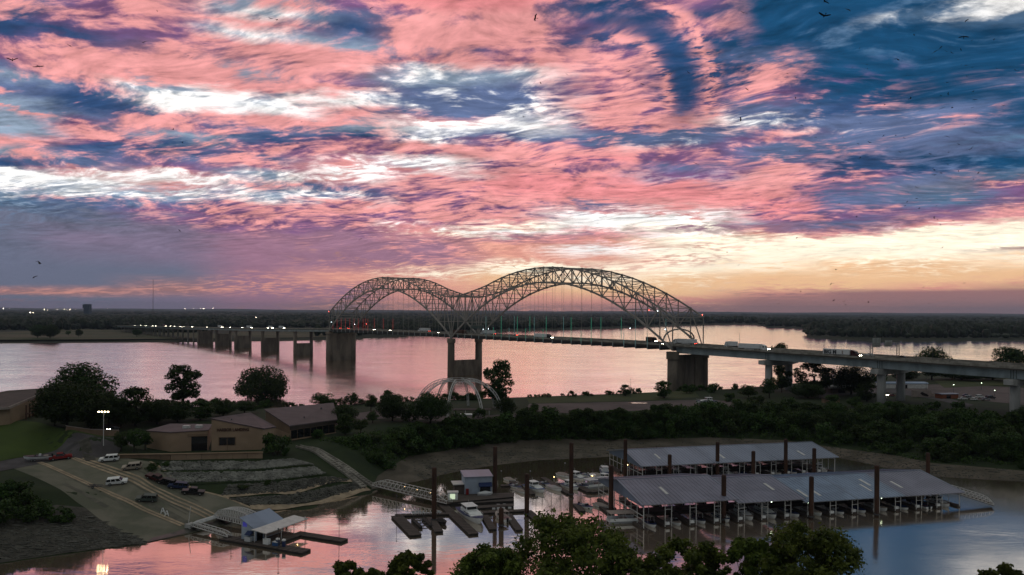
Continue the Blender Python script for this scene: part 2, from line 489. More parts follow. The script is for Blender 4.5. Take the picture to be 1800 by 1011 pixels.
glow('lamp_head', (1.0, 0.90, 0.68), 50.0)
glow('lamp_tail', (1.0, 0.06, 0.03), 16.0)
glow('lamp_warm', (1.0, 0.62, 0.25), 9.0)
glow('lamp_green_white', (0.80, 1.0, 0.70), 9.0)
glow('led_red', (1.0, 0.06, 0.06), 0.38)
glow('led_green', (0.08, 0.7, 0.42), 0.36)
glow('led_cyan', (0.25, 0.62, 0.62), 0.3)
glow('beacon_red', (1.0, 0.12, 0.08), 12.0)
glow('beacon_white', (0.8, 0.95, 1.0), 10.0)


# ------------------------------------------------------------------ mesh helpers
class MB:
    def __init__(self):
        self.v, self.f, self.mi, self.ms, self.cur = [], [], [], [], 0

    def use(self, m):
        if m not in self.ms:
            self.ms.append(m)
        self.cur = self.ms.index(m)
        return self

    def add(self, vs, fs):
        o = len(self.v)
        self.v += [tuple(p) for p in vs]
        for f in fs:
            self.f.append(tuple(i + o for i in f))
            self.mi.append(self.cur)
        return self

    def box8(self, b, t):
        """b, t: four bottom corners and four top corners, counter-clockwise seen from above"""
        n = len(b)
        fs = [tuple(range(n - 1, -1, -1)), tuple(range(n, 2 * n))]
        fs += [(i, (i + 1) % n, (i + 1) % n + n, i + n) for i in range(n)]
        return self.add(list(b) + list(t), fs)

    def box(self, x0, x1, y0, y1, z0, z1):
        return self.box8([(x0, y0, z0), (x1, y0, z0), (x1, y1, z0), (x0, y1, z0)],
                         [(x0, y0, z1), (x1, y0, z1), (x1, y1, z1), (x0, y1, z1)])

    def prism(self, poly, z0, z1):
        poly = ccw([(p[0], p[1]) for p in poly])
        return self.box8([(*p, z0) for p in poly], [(*p, z1) for p in poly])

    def beam(self, p, q, w, h=None):
        p, q = Vector(p), Vector(q)
        h = h or w
        d = (q - p).normalized()
        up = Vector((0, 0, 1)) if abs(d.z) < 0.95 else Vector((0, 1, 0))
        s = d.cross(up).normalized() * (w / 2)
        u = s.cross(d).normalized() * (h / 2)
        b = [p - s - u, p + s - u, p + s + u, p - s + u]
        t = [x + (q - p) for x in b]
        self.add(b + t, [(0, 1, 2, 3), (7, 6, 5, 4), (0, 4, 5, 1), (1, 5, 6, 2), (2, 6, 7, 3), (3, 7, 4, 0)])
        return self

    def cyl(self, p, q, r0, r1=None, n=10, cap=True):
        p, q = Vector(p), Vector(q)
        r1 = r0 if r1 is None else r1
        d = (q - p).normalized()
        a = d.orthogonal().normalized()
        b = d.cross(a)
        vs = []
        for c, r in ((p, r0), (q, r1)):
            for i in range(n):
                th = 2 * math.pi * i / n
                vs.append(c + (a * math.cos(th) + b * math.sin(th)) * r)
        fs = [(i, (i + 1) % n, (i + 1) % n + n, i + n) for i in range(n)]
        if cap:
            fs += [tuple(range(n - 1, -1, -1)), tuple(range(n, 2 * n))]
        return self.add(vs, fs)

    def loft(self, rings, close=True, caps=True):
        n = len(rings[0])
        o = [p for r in rings for p in r]
        fs = []
        for k in range(len(rings) - 1):
            for i in range(n if close else n - 1):
                j = (i + 1) % n
                fs.append((k * n + i, k * n + j, (k + 1) * n + j, (k + 1) * n + i))
        if caps:
            fs += [tuple(range(n - 1, -1, -1)), tuple((len(rings) - 1) * n + i for i in range(n))]
        return self.add(o, fs)

    def sphere(self, c, r, seg=8, rings=5, sz=1.0):
        vs, fs = [], []
        for i in range(1, rings):
            ph = math.pi * i / rings
            for j in range(seg):
                th = 2 * math.pi * j / seg
                vs.append((c[0] + r * math.sin(ph) * math.cos(th), c[1] + r * math.sin(ph) * math.sin(th), c[2] + r * sz * math.cos(ph)))
        t, b = len(vs), len(vs) + 1
        vs += [(c[0], c[1], c[2] + r * sz), (c[0], c[1], c[2] - r * sz)]
        for i in range(rings - 2):
            for j in range(seg):
                k = (j + 1) % seg
                fs.append((i * seg + j, (i + 1) * seg + j, (i + 1) * seg + k, i * seg + k))
        for j in range(seg):
            k = (j + 1) % seg
            fs.append((t, j, k))
            fs.append((b, (rings - 2) * seg + k, (rings - 2) * seg + j))
        return self.add(vs, fs)

    def mesh(self, name, m=None, smooth=False):
        me = bpy.data.meshes.new(name)
        me.from_pydata([tuple(p) for p in self.v], [], self.f)
        if self.ms:
            for x in self.ms:
                me.materials.append(MATS[x])
            me.polygons.foreach_set('material_index', self.mi)
        elif m:
            me.materials.append(MATS[m])
        if smooth:
            me.polygons.foreach_set('use_smooth', [True] * len(me.polygons))
        me.update()
        return me

    def build(self, name, m=None, parent=None, smooth=False, **kw):
        return link(name, self.mesh(name, m, smooth), parent, **kw)


def ccw(poly):
    a = sum(poly[i][0] * poly[(i + 1) % len(poly)][1] - poly[(i + 1) % len(poly)][0] * poly[i][1] for i in range(len(poly)))
    return list(poly) if a > 0 else list(poly)[::-1]


def tag(o, label=None, cat=None, group=None, kind=None):
    if label:
        o['label'] = label
    if cat:
        o['category'] = cat
    if group:
        o['group'] = group
    if kind:
        o['kind'] = kind
    return o


def link(name, me, parent=None, loc=None, rz=None, label=None, cat=None, group=None, kind=None):
    o = bpy.data.objects.new(name, me)
    COL.objects.link(o)
    if parent is not None:
        o.parent = parent
    if loc is not None:
        o.location = loc
    if rz is not None:
        o.rotation_euler = (0, 0, rz)
    return tag(o, label, cat, group, kind)


def thing(name, label, cat, loc=(0, 0, 0), rz=0.0, group=None):
    return link(name, None, None, loc, rz, label, cat, group)


KIDS = {}


def dup(root, loc, rz=0.0, label=None, group=None, scale=None):
    """a copy of a thing, its parts and their sub-parts"""
    r = root.copy()
    COL.objects.link(r)
    r.location = loc
    r.rotation_euler = (0, 0, rz)
    if scale is not None:
        r.scale = scale if hasattr(scale, '__len__') else (scale,) * 3
    if label:
        r['label'] = label
    if group:
        r['group'] = group
    for ch in kids(root):
        c = ch.copy()
        COL.objects.link(c)
        c.parent = r
        for g in kids(ch):
            d = g.copy()
            COL.objects.link(d)
            d.parent = c
    return r


def kids(o):
    if o.name not in KIDS:
        KIDS[o.name] = list(o.children)
    return KIDS[o.name]


def np_mesh(name, V, Q, m, smooth=False):
    """mesh from numpy arrays: V (n,3), Q (m,4) quads or (m,3) triangles"""
    me = bpy.data.meshes.new(name)
    V = np.ascontiguousarray(V, dtype=np.float32)
    Q = np.ascontiguousarray(Q, dtype=np.int32)
    k = Q.shape[1]
    me.vertices.add(len(V))
    me.vertices.foreach_set('co', V.ravel())
    me.loops.add(Q.size)
    me.loops.foreach_set('vertex_index', Q.ravel())
    me.polygons.add(len(Q))
    me.polygons.foreach_set('loop_start', np.arange(0, Q.size, k, dtype=np.int32))
    me.polygons.foreach_set('loop_total', np.full(len(Q), k, dtype=np.int32))
    if smooth:
        me.polygons.foreach_set('use_smooth', np.ones(len(Q), dtype=bool))
    me.materials.append(MATS[m])
    me.update(calc_edges=True)
    me.validate()
    return me


_text_cache = {}


def text_mesh(s, size, depth=0.03, m='letter', bold=0.0):
    cu = bpy.data.curves.new('lettering', 'FONT')
    cu.body = s
    cu.size = size
    cu.extrude = depth
    cu.offset = bold
    cu.resolution_u = 2
    o = bpy.data.objects.new('lettering', cu)
    COL.objects.link(o)
    dg = bpy.context.evaluated_depsgraph_get()
    me = bpy.data.meshes.new_from_object(o.evaluated_get(dg))
    bpy.data.objects.remove(o)
    me.materials.clear()
    me.materials.append(MATS[m])
    return me
# ================================================================== STRUCTURE
# ------------------------------------------------------------------ terrain of the near island, from levelled points
SHORE = [(-900, 1150), (-300, 1040), (-120, 1010), (0, 992), (100, 977), (250, 958), (330, 940), (400, 924), (440, 906), (520, 889), (600, 876), (652, 863), (690, 853),
         (737, 846), (793, 831), (870, 818), (947, 809), (1040, 805), (1124, 799), (1250, 791), (1400, 791), (1471, 804), (1586, 829),
         (1664, 839), (1800, 847), (2000, 858), (2500, 890)]
SANDTOP = [(664, 838), (717, 806), (793, 795), (857, 787), (912, 782), (1000, 777), (1100, 775), (1250, 771), (1380, 775), (1483, 789),
           (1586, 803), (1638, 814), (1800, 828), (2000, 838), (2500, 860)]
CREST = [(600, 772), (700, 750), (850, 738), (1000, 730), (1200, 722), (1400, 717), (1600, 722), (1800, 742), (2000, 752), (2500, 775)]
RIVER = [(-700, 722), (-200, 720), (0, 716), (250, 712), (500, 716), (700, 705), (900, 698), (1100, 691), (1300, 682), (1450, 668), (1600, 655),
         (1800, 646), (2000, 641), (2500, 640)]
pts = []


def add_pts(lst, z):
    for a, b in zip(lst[:-1], lst[1:]):
        n = 3
        for k in range(n):
            f = k / n
            pts.append(at(a[0] + (b[0] - a[0]) * f, a[1] + (b[1] - a[1]) * f, z))


add_pts(SHORE, 0.0)
for p in [at(x, y, 0) for x, y in SHORE]:
    pts.append(Vector((p.x * 0.99 + 2, p.y - 16, -3.5)))
    pts.append(Vector((p.x * 0.97 + 4, p.y - 60, -5)))
add_pts(SANDTOP, 2.2)
add_pts(CREST, 13.5)
add_pts(RIVER, 13.6)
for p in [at(x, y, 13.6) for x, y in RIVER]:
    pts.append(Vector((p.x, p.y + 32, -0.5)))
    pts.append(Vector((p.x, p.y + 70, -6)))
    pts.append(Vector((p.x, p.y + 300, -6)))
# boat ramp, road, lawn, terraces, building shelf
LEV = [(25, 822, 12.0), (68, 815, 12.0), (125, 806, 12.3), (180, 800, 12.5), (270, 818, 11.3), (247, 859, 6.9), (194, 870, 6.0), (340, 868, 5.0), (400, 872, 3.6),
       (440, 892, 1.2), (110, 880, 6.5), (-60, 846, 11.5), (0, 828, 12.0), (0, 812, 12.3), (100, 793, 12.5), (200, 771, 13.0), (200, 785, 12.8), (260, 760, 13.0),
       (0, 740, 19.5), (80, 742, 20.0), (116, 754, 19.8), (160, 761, 19.4), (205, 762, 18.6), (150, 778, 15.0), (190, 781, 13.2), (208, 768, 14.0), (-200, 740, 19.5), (-250, 860, 11.5), (-200, 815, 12.5), (-500, 880, 11), (-500, 760, 15),
       (60, 862, 9.5), (0, 900, 6.5), (100, 920, 3.5), (180, 920, 2.2), (-150, 940, 4.5),
       (285, 829, 9.6), (450, 827, 9.0), (550, 819, 8.8), (300, 851, 6.6), (470, 847, 6.2), (580, 836, 6.0), (390, 873, 3.6), (500, 869, 3.4), (620, 845, 3.2),
       (450, 893, 1.2), (540, 887, 1.2), (648, 860, 1.3), (290, 812, 11.0), (460, 810, 10.8), (515, 806, 10.8), (530, 800, 11.0), (260, 796, 12.6), (460, 795, 12.6), (600, 775, 12.8),
       (540, 770, 13.0), (400, 745, 13.6), (300, 735, 15.2), (240, 735, 17.0), (150, 722, 20.0), (40, 712, 19.0), (600, 735, 14.0), (800, 715, 14.0), (1000, 712, 14.0), (1200, 706, 14.0), (1450, 695, 14.0), (1600, 690, 14.0), (1800, 690, 14.0),
       (2200, 690, 14.0)]
for a, b, z in LEV:
    pts.append(at(a, b, z))
XMIN, XMAX, YMIN, YMAX, STEP = -420.0, 860.0, 120.0, 860.0, 2.5
for x in np.linspace(XMIN - 50, XMAX + 50, 16):
    pts.append(Vector((x, YMIN - 20, -6)))
    pts.append(Vector((x, YMAX + 260, -6)))
keep, seen = [], set()
for p in pts:
    k = (round(p.x, 1), round(p.y, 1))
    if k not in seen and XMIN - 60 < p.x < XMAX + 60 and YMIN - 30 < p.y < YMAX + 280:
        seen.add(k)
        keep.append(p)
tin = geometry.delaunay_2d_cdt([Vector((p.x, p.y)) for p in keep], [], [], 0, 1e-4)
tv, tf, orig = tin[0], tin[2], tin[3]
tz = [keep[o[0]].z if o else 0.0 for o in orig]
nx, ny = int((XMAX - XMIN) / STEP) + 1, int((YMAX - YMIN) / STEP) + 1
gx, gy = XMIN + STEP * np.arange(nx), YMIN + STEP * np.arange(ny)
ZG = np.full((ny, nx), -6.0)
for f in tf:
    (ax, ay), (bx, by), (cx_, cy_) = [tuple(tv[i]) for i in f]
    za, zb, zc = [tz[i] for i in f]
    i0, i1 = max(0, int((min(ax, bx, cx_) - XMIN) / STEP)), min(nx - 1, int((max(ax, bx, cx_) - XMIN) / STEP) + 1)
    j0, j1 = max(0, int((min(ay, by, cy_) - YMIN) / STEP)), min(ny - 1, int((max(ay, by, cy_) - YMIN) / STEP) + 1)
    if i1 < i0 or j1 < j0:
        continue
    det = (by - cy_) * (ax - cx_) + (cx_ - bx) * (ay - cy_)
    if abs(det) < 1e-9:
        continue
    XX, YY = np.meshgrid(gx[i0:i1 + 1], gy[j0:j1 + 1])
    l1 = ((by - cy_) * (XX - cx_) + (cx_ - bx) * (YY - cy_)) / det
    l2 = ((cy_ - ay) * (XX - cx_) + (ax - cx_) * (YY - cy_)) / det
    l3 = 1 - l1 - l2
    ok = (l1 >= -1e-6) & (l2 >= -1e-6) & (l3 >= -1e-6)
    sub = ZG[j0:j1 + 1, i0:i1 + 1]
    sub[ok] = (l1 * za + l2 * zb + l3 * zc)[ok]
for _ in range(2):
    Zp = np.pad(ZG, 1, mode='edge')
    ZG = (Zp[1:-1, 1:-1] * 4 + Zp[:-2, 1:-1] + Zp[2:, 1:-1] + Zp[1:-1, :-2] + Zp[1:-1, 2:]) / 8


def hz(x, y):
    fx, fy = (x - XMIN) / STEP, (y - YMIN) / STEP
    i, j = int(min(max(fx, 0), nx - 2)), int(min(max(fy, 0), ny - 2))
    a, b = fx - i, fy - j
    # the same diagonal split as the mesh triangles
    z00, z10, z01, z11 = ZG[j, i], ZG[j, i + 1], ZG[j + 1, i], ZG[j + 1, i + 1]
    return float(z00 * (1 - a) * (1 - b) + z10 * a * (1 - b) + z01 * (1 - a) * b + z11 * a * b)


def on(px, py, z0=10.0):
    """the terrain point seen at this place of the photograph"""
    z = z0
    for _ in range(25):
        p = at(px, py, z)
        z = 0.5 * z + 0.5 * hz(p.x, p.y)
    p.z = hz(p.x, p.y)
    return p


GXX, GYY = np.meshgrid(gx, gy)
V = np.stack([GXX.ravel(), GYY.ravel(), ZG.ravel()], 1)
idx = np.arange(nx * ny).reshape(ny, nx)
Q = np.stack([idx[:-1, :-1].ravel(), idx[:-1, 1:].ravel(), idx[1:, 1:].ravel(), idx[1:, :-1].ravel()], 1)
zq = V[Q][:, :, 2].max(1)
Q = Q[zq > -3.2]
link('island_ground', np_mesh('island_ground', V, Q, 'earth', True), kind='structure')


def inside(p, poly):
    x, y = p
    r = False
    n = len(poly)
    for i in range(n):
        x1, y1 = poly[i]
        x2, y2 = poly[(i + 1) % n]
        if (y1 > y) != (y2 > y) and x < (x2 - x1) * (y - y1) / (y2 - y1) + x1:
            r = not r
    return r


def drape(name, poly, m, off=0.12, step=2.0, kind='structure', label=None, cat=None):
    """a sheet of paving, grass or gravel laid over the ground; poly in world x, y"""
    ring = []
    for a, b in zip(poly, poly[1:] + poly[:1]):
        L = math.dist(a, b)
        n = max(1, int(L / step))
        ring += [(a[0] + (b[0] - a[0]) * k / n, a[1] + (b[1] - a[1]) * k / n) for k in range(n)]
    vs = [Vector(p) for p in ring]
    xs, ys = [p[0] for p in ring], [p[1] for p in ring]
    for x in np.arange(min(xs) + step / 2, max(xs), step):
        for y in np.arange(min(ys) + step / 2, max(ys), step):
            if inside((x, y), poly):
                vs.append(Vector((x, y)))
    n = len(ring)
    r = geometry.delaunay_2d_cdt(vs, [], [list(range(n))], 1, 1e-3)
    V = [(v.x, v.y, hz(v.x, v.y) + off) for v in r[0]]
    me = bpy.data.meshes.new(name)
    me.from_pydata(V, [], [tuple(f) for f in r[2]])
    me.materials.append(MATS[m])
    me.polygons.foreach_set('use_smooth', [True] * len(me.polygons))
    me.update()
    return link(name, me, kind=kind, label=label, cat=cat)


def wpoly(lst):
    return [tuple(on(x, y, z)[:2]) if z is not None else tuple(on(x, y)[:2]) for x, y, z in [(p + (10,))[:3] for p in lst]]


def band(c, w):
    """a ribbon of width w round a centre line, both in world metres"""
    L, R = [], []
    for i, p in enumerate(c):
        a, b = Vector(c[max(0, i - 1)]), Vector(c[min(len(c) - 1, i + 1)])
        d = (b - a).normalized()
        nrm = Vector((-d.y, d.x)) * (w / 2)
        L.append(tuple(Vector(p) + nrm))
        R.append(tuple(Vector(p) - nrm))
    return L + R[::-1]


def line(lst):
    return [tuple(on(x, y)[:2]) for x, y in lst]


shore_l = line([(250, 956), (330, 939), (398, 922), (440, 904)])
drape('boat_ramp', line([(20, 823), (125, 804), (182, 797), (262, 812), (300, 838), (345, 862), (400, 875), (445, 893)]) + shore_l[::-1] + line([(150, 893)]), 'ramp_paving', 0.06, 2.5)
drape('road', line([(-250, 862), (-60, 840), (0, 829), (100, 809), (200, 789), (262, 775), (262, 762), (200, 770), (100, 791), (0, 812), (-250, 850)]), 'asphalt', 0.14, 2.0)
drape('lawn', line([(-220, 842), (0, 811), (100, 791), (196, 770), (196, 762), (120, 756), (60, 742), (0, 738), (-220, 735)]), 'lawn', 0.10, 2.5)
for a, b in (((66, 814), (318, 925)), ((71, 813), (324, 923)), ((123, 805), (368, 914)), ((131, 804), (376, 911)), ((139, 803), (384, 908))):
    q0, q1 = on(*a), on(*b)
    drape('ramp_strip', band([(q0.x + (q1.x - q0.x) * k / 24, q0.y + (q1.y - q0.y) * k / 24) for k in range(25)], 0.75), 'strip_concrete', 0.16, 1.2)
for a, b, w in (((150, 812), (330, 905), 0.5), ((158, 812), (338, 903), 0.5), ((90, 824), (250, 905), 0.45), ((98, 823), (262, 904), 0.45), ((205, 815), (350, 882), 0.5), ((110, 850), (190, 892), 1.6), ((255, 880), (330, 920), 2.2)):
    q0, q1 = on(*a), on(*b)
    drape('tyre_mark', band([(q0.x + (q1.x - q0.x) * k / 20 + 0.25 * math.sin(k * 0.5 + w), q0.y + (q1.y - q0.y) * k / 20) for k in range(21)], w), 'tyre_dark', 0.11, 1.2)
drape('ramp_edge_strip', band(line([(264, 812), (300, 838), (345, 862), (400, 876), (440, 893)]), 0.9), 'strip_concrete', 0.15, 1.2)
drape('gravel_shore', line([(-220, 960), (-100, 930), (0, 905), (100, 888), (150, 893), (250, 956), (100, 975), (0, 990), (-150, 1013)]), 'gravel', 0.10, 2.5)
drape('stepped_path', band(line([(133, 772), (147, 781), (160, 790)]), 3.0), 'gravel', 0.22, 1.2)
sl2 = line([(255, 955), (330, 938), (398, 921), (440, 903), (520, 886), (600, 873), (650, 860)])
drape('wet_edge', sl2 + line([(645, 859), (600, 870), (520, 883), (440, 899), (395, 914), (330, 929), (270, 946)]), 'wet_paving', 0.19, 1.5)
bs = [tuple(at(x, y, 0)[:2]) for x, y in SHORE[11:]]
bt = [tuple(at(x, y, 2.2)[:2]) for x, y in SANDTOP]
drape('beach', bs[:-1] + bt[:-1][::-1], 'sand', 0.10, 3.0)
drape('parking_lot', line([(930, 710), (1000, 709), (1120, 706), (1250, 703), (1300, 708), (1300, 716), (1200, 719), (1000, 727), (925, 722)]), 'lot_asphalt', 0.10, 3.0)
drape('grass_strip', line([(905, 703), (1000, 697), (1100, 694), (1190, 693), (1230, 699), (1120, 705), (1000, 708), (930, 709)]), 'dry_grass', 0.10, 3.0)
drape('plaza_path', line([(590, 752), (640, 738), (700, 735), (770, 741), (860, 740), (925, 733), (925, 726), (850, 731), (760, 733), (700, 727), (660, 722), (620, 728), (575, 742)]), 'lot_asphalt', 0.10, 2.5)
drape('service_road', line([(1440, 700), (1500, 693), (1560, 690), (1640, 702), (1700, 716), (1712, 712), (1650, 696), (1570, 682), (1440, 690)]), 'asphalt', 0.10, 3.0)
drape('river_lawn', line([(1640, 668), (1800, 655), (2000, 650), (2000, 672), (1800, 676), (1660, 682)]), 'dry_grass', 0.10, 4.0)
drape('gravel_lot', line([(1440, 684), (1560, 676), (1680, 676), (1800, 682), (1800, 712), (1740, 706), (1640, 692), (1560, 684)]), 'lot_asphalt', 0.06, 3.0)

# water: one sheet under everything
wb = MB()
wb.add([(-9000, 20, 0), (9000, 20, 0), (14000, 26000, 0), (-14000, 26000, 0)], [(0, 1, 2, 3)])
wb.build('water', 'water', kind='structure')
bed = MB()
bed.add([(-9000, -300, -6.5), (9000, -300, -6.5), (14000, 26000, -6.5), (-14000, 26000, -6.5)], [(0, 1, 2, 3)])
bed.build('ground', 'mud', kind='structure')
# the near bank, below the frame, that carries the nearest trees
nb = MB()
nb.box8([(-260, -120, -6), (420, -120, -6), (420, 158, -6), (-260, 150, -6)], [(-260, -120, 9), (420, -120, 9), (420, 128, 9), (-260, 120, 9)])
nb.build('near_bank', 'earth', kind='structure')

# ------------------------------------------------------------------ far banks and woods
EDGE = [(-500, 607), (-200, 606), (0, 604), (200, 602.5), (350, 602), (500, 600), (600, 598), (660, 594), (700, 592), (760, 590), (830, 585.5), (900, 583), (1000, 580),
        (1100, 577), (1160, 573.5), (1240, 571.5), (1322, 570.5), (1351, 576), (1415, 578.5), (1470, 579), (1600, 579), (1900, 580), (2400, 582)]
TIP = [(1418, 593), (1440, 595.5), (1464, 596.5), (1534, 598.8), (1620, 600), (1720, 599.5), (1800, 598), (2000, 597), (2500, 597)]


def far_land(name, edge, back_y, m, zt=5.0, inset=60.0):
    e = [at(x, y, 0) for x, y in edge]
    mb = MB()
    n = len(e)
    far = [Vector((p.x * back_y / p.y, back_y, zt)) for p in e]
    inn = [Vector((p.x + p.x / p.y * inset, p.y + inset, zt)) for p in e]
    vs = [Vector((p.x, p.y, -1.0)) for p in e] + inn + far
    fs = [(i, i + 1, n + i + 1, n + i) for i in range(n - 1)] + [(n + i, n + i + 1, 2 * n + i + 1, 2 * n + i) for i in range(n - 1)]
    mb.add(vs, fs)
    return mb.build(name, m, kind='structure')


far_land('far_bank', EDGE, 25000, 'far_ground')
far_land('far_peninsula', TIP, 6500, 'far_ground', 5.5, 40.0)
fld = MB()
for q in ([(0, 597.5), (250, 596), (380, 595), (380, 586), (250, 583), (145, 578), (0, 584), (-300, 586), (-300, 600)],
          [(480, 594), (600, 592), (640, 588), (600, 584), (420, 583), (380, 588)]):
    fld.add([at(x, y, 5.15) for x, y in q], [tuple(range(len(q)))])
fld.build('far_field', 'field', kind='structure')
hl = MB()
N = 120
top, bot = [], []
for i in range(N + 1):
    x = -15500 + 31000 * i / N
    top.append((x, 22000, 56 + 10 * math.sin(i * 0.37) * math.sin(i * 0.11 + 1) + random.uniform(-3, 3)))
    bot.append((x, 19500, 4))
hl.add(top + bot, [(i, i + 1, N + 1 + i + 1, N + 1 + i) for i in range(N)])
hl.build('hills', 'far_ground', kind='structure')


def interp(lst, x):
    for (x0, y0), (x1, y1) in zip(lst[:-1], lst[1:]):
        if x0 <= x <= x1:
            return y0 + (y1 - y0) * (x - x0) / (x1 - x0)
    return lst[0][1] if x < lst[0][0] else lst[-1][1]


ICO = MB().sphere((0, 0, 0), 1.0, 8, 5)
ICOV = np.array(ICO.v)
ICOF = [f for f in ICO.f]


def canopy(name, rule, label, rows, m='leaf_far'):
    """far woodland: crowns in rough rows that grow coarser with distance"""
    V, F, o = [], [], 0
    Y = rows[0]
    while Y < rows[1]:
        r = max(8.0, Y * 0.0042)
        x = -0.78 * Y
        while x < 0.78 * Y:
            px = 900 + x / Y * FPX
            yy = Y * random.uniform(0.985, 1.015)
            hgt = rule(px, yy)
            if hgt > 0:
                hgt *= random.uniform(0.7, 1.15) * (0.8 + 0.4 * math.sin(x * 0.004 + Y) * math.sin(x * 0.0013))
                rr = r * random.uniform(0.7, 1.25)
                k = ICOV * np.array([rr, rr, hgt * 0.5]) * (1 + RNG.uniform(-0.22, 0.22, (len(ICOV), 1)))
                V.append(k + np.array([x + random.uniform(-r, r) * 0.5, yy, 5 + hgt * 0.5]))
                F += [tuple(i + o for i in f) for f in ICOF]
                o += len(ICOV)
            x += r * 1.15
        Y *= 1.035 if Y < 4000 else 1.06
    me = bpy.data.meshes.new(name)
    me.from_pydata(np.concatenate(V).tolist(), [], F)
    me.materials.append(MATS[m])
    me.update()
    link(name, me, kind='stuff', label=label, cat='woodland')


def rule_main(px, Y):
    ey = at(px, interp(EDGE, px), 0).y
    d = Y - ey
    if px < 640:
        back = 620 if px < 135 else (700 if px < 240 else (420 if px < 360 else 900))
        if px > 360:
            back = 60 if (Y < ey + 160 and px > 560) else 900
        if d < back:
            return 0
        return 22 if random.random() < 0.94 else 0
    if d < 70:
        return 0
    if 390 < px < 640:
        return 0
    return 22 + (6 if d < 300 else 0)


def rule_tip(px, Y):
    if px < 1418:
        return 0
    ey = at(px, interp(TIP, px), 0).y
    return 24 if 35 < Y - ey < 4300 else 0


canopy('far_woods', rule_main, 'dark wooded plain stretching to the horizon beyond the river', (1500, 15000))
canopy('peninsula_woods', rule_tip, 'dense dark wood on the river point beyond the viaduct', (1700, 6000))

# ------------------------------------------------------------------ the bridge
BA, BC = Vector((-210.9, 984.0, 0)), Vector((121.1, 547.0, 0))
BD = (BC - BA).normalized()
BANG = math.atan2(BD.y, BD.x)
SPAN = (BC - BA).length / 2
NP_ = 24
PANEL = SPAN / NP_
bridge = thing('arch_bridge', 'long grey steel bridge with two truss arches crossing the wide river', 'bridge', BA, BANG)


def BW(t, s, z=0.0):
    """bridge coordinates (along, across, height) to world"""
    return Vector((BA.x + BD.x * t - BD.y * s, BA.y + BD.y * t + BD.x * s, z))


PROF = [(-1260, 19.2), (-1149, 21.0), (-590, 28.0), (-241, 33.2), (0, 38.2), (60, 38.9), (274, 39.4), (490, 39.2), (549, 38.9), (650, 37.8), (760, 36.2), (1000, 32.0)]


def zr(t):
    return interp(PROF, t)


def t_of(px, s=0.0):
    """distance along the bridge at which lane s is seen at column px"""
    k = (px - 900) / FPX
    x0, y0 = BW(0, s)[:2]
    return (k * y0 - x0) / (BD.x - k * BD.y)


unit = MB().box(0, 1, -0.5, 0.5, -0.5, 0.5)
UNIT = {}


def ubeam(name, p, q, w, h, m, parent):
    """a straight member; all members of one material share a mesh"""
    if m not in UNIT:
        UNIT[m] = unit.mesh('member', m)
    o = bpy.data.objects.new(name, UNIT[m])
    COL.objects.link(o)
    o.parent = parent
    p, q = Vector(p), Vector(q)
    d = q - p
    up = Vector((0, 0, 1)) if abs(d.normalized().z) < 0.98 else Vector((0, 1, 0))
    y = up.cross(d).normalized()
    z = d.normalized().cross(y)
    M = Matrix((d, y * w, z * h)).transposed().to_4x4()
    M.translation = p
    o.matrix_basis = M
    return o


def strip(ts, prof):
    """loft a cross-section prof(t) along the bridge"""
    return MB().loft([[(t, s, z) for s, z in prof(t)] for t in ts])


T_L, T_R = -1250, 960
ts_all = [T_L + (0 - T_L) * i / 50 for i in range(51)] + [2 * SPAN * i / 48 for i in range(1, 49)] + [2 * SPAN + (T_R - 2 * SPAN) * i / 20 for i in range(1, 21)]
HW = lambda t: 14.6
strip(ts_all, lambda t: [(-HW(t), zr(t) - 0.7), (HW(t), zr(t) - 0.7), (HW(t), zr(t)), (-HW(t), zr(t))]).build('deck', 'deck_road', bridge)
for sg in (-1, 1):
    strip(ts_all, lambda t: [(sg * HW(t) - 0.2, zr(t) + 0.004), (sg * HW(t) + 0.2, zr(t) + 0.004), (sg * HW(t) + 0.12, zr(t) + 1.0), (sg * HW(t) - 0.12, zr(t) + 1.0)]).build('parapet', 'concrete', bridge)
strip(ts_all, lambda t: [(-0.3, zr(t) + 0.004), (0.3, zr(t) + 0.004), (0.12, zr(t) + 0.85), (-0.12, zr(t) + 0.85)]).build('median_barrier', 'concrete', bridge)
ts_right = [t for t in ts_all if t >= 2 * SPAN - 0.1]
ts_left = [t for t in ts_all if t <= 0.1]
ts_mid = [t for t in ts_all if -0.1 <= t <= 2 * SPAN + 0.1]
for s in (-11.8, -3.8, 3.8, 11.8):
    strip(ts_right, lambda t: [(s - 0.3, zr(t) - 4.9), (s + 0.3, zr(t) - 4.9), (s + 0.3, zr(t) - 0.72), (s - 0.3, zr(t) - 0.72)]).build('girder', 'girder_steel', bridge)
    strip(ts_left, lambda t: [(s - 0.3, zr(t) - 3.2), (s + 0.3, zr(t) - 3.2), (s + 0.3, zr(t) - 0.72), (s - 0.3, zr(t) - 0.72)]).build('girder', 'girder_steel', bridge)
    strip(ts_mid, lambda t: [(s - 0.25, zr(t) - 2.0), (s + 0.25, zr(t) - 2.0), (s + 0.25, zr(t) - 0.72), (s - 0.25, zr(t) - 0.72)]).build('stringer', 'dark_steel', bridge)
TR = 15.9        # half distance of the truss planes


def zb(i):
    x = (i % NP_) * PANEL if i < 2 * NP_ else SPAN
    return 36.2 + 49.2 * (1 - ((x - SPAN / 2) / (SPAN / 2)) ** 2)


def ztop(i):
    k = i if i <= NP_ else 2 * NP_ - i          # mirrored: outer end first
    x = k * PANEL - SPAN / 2
    z = 97.4 - 0.00208 * x * x
    if x > 0:
        zin = 74.6 + 0.0 * x
        z = max(z, zin) if x > 100 else z
        z = z if x <= 78 else (zin + (97.4 - 0.00208 * 78 * 78 - zin) * max(0, (SPAN / 2 - x) / (SPAN / 2 - 78)) ** 1.35)
    return z


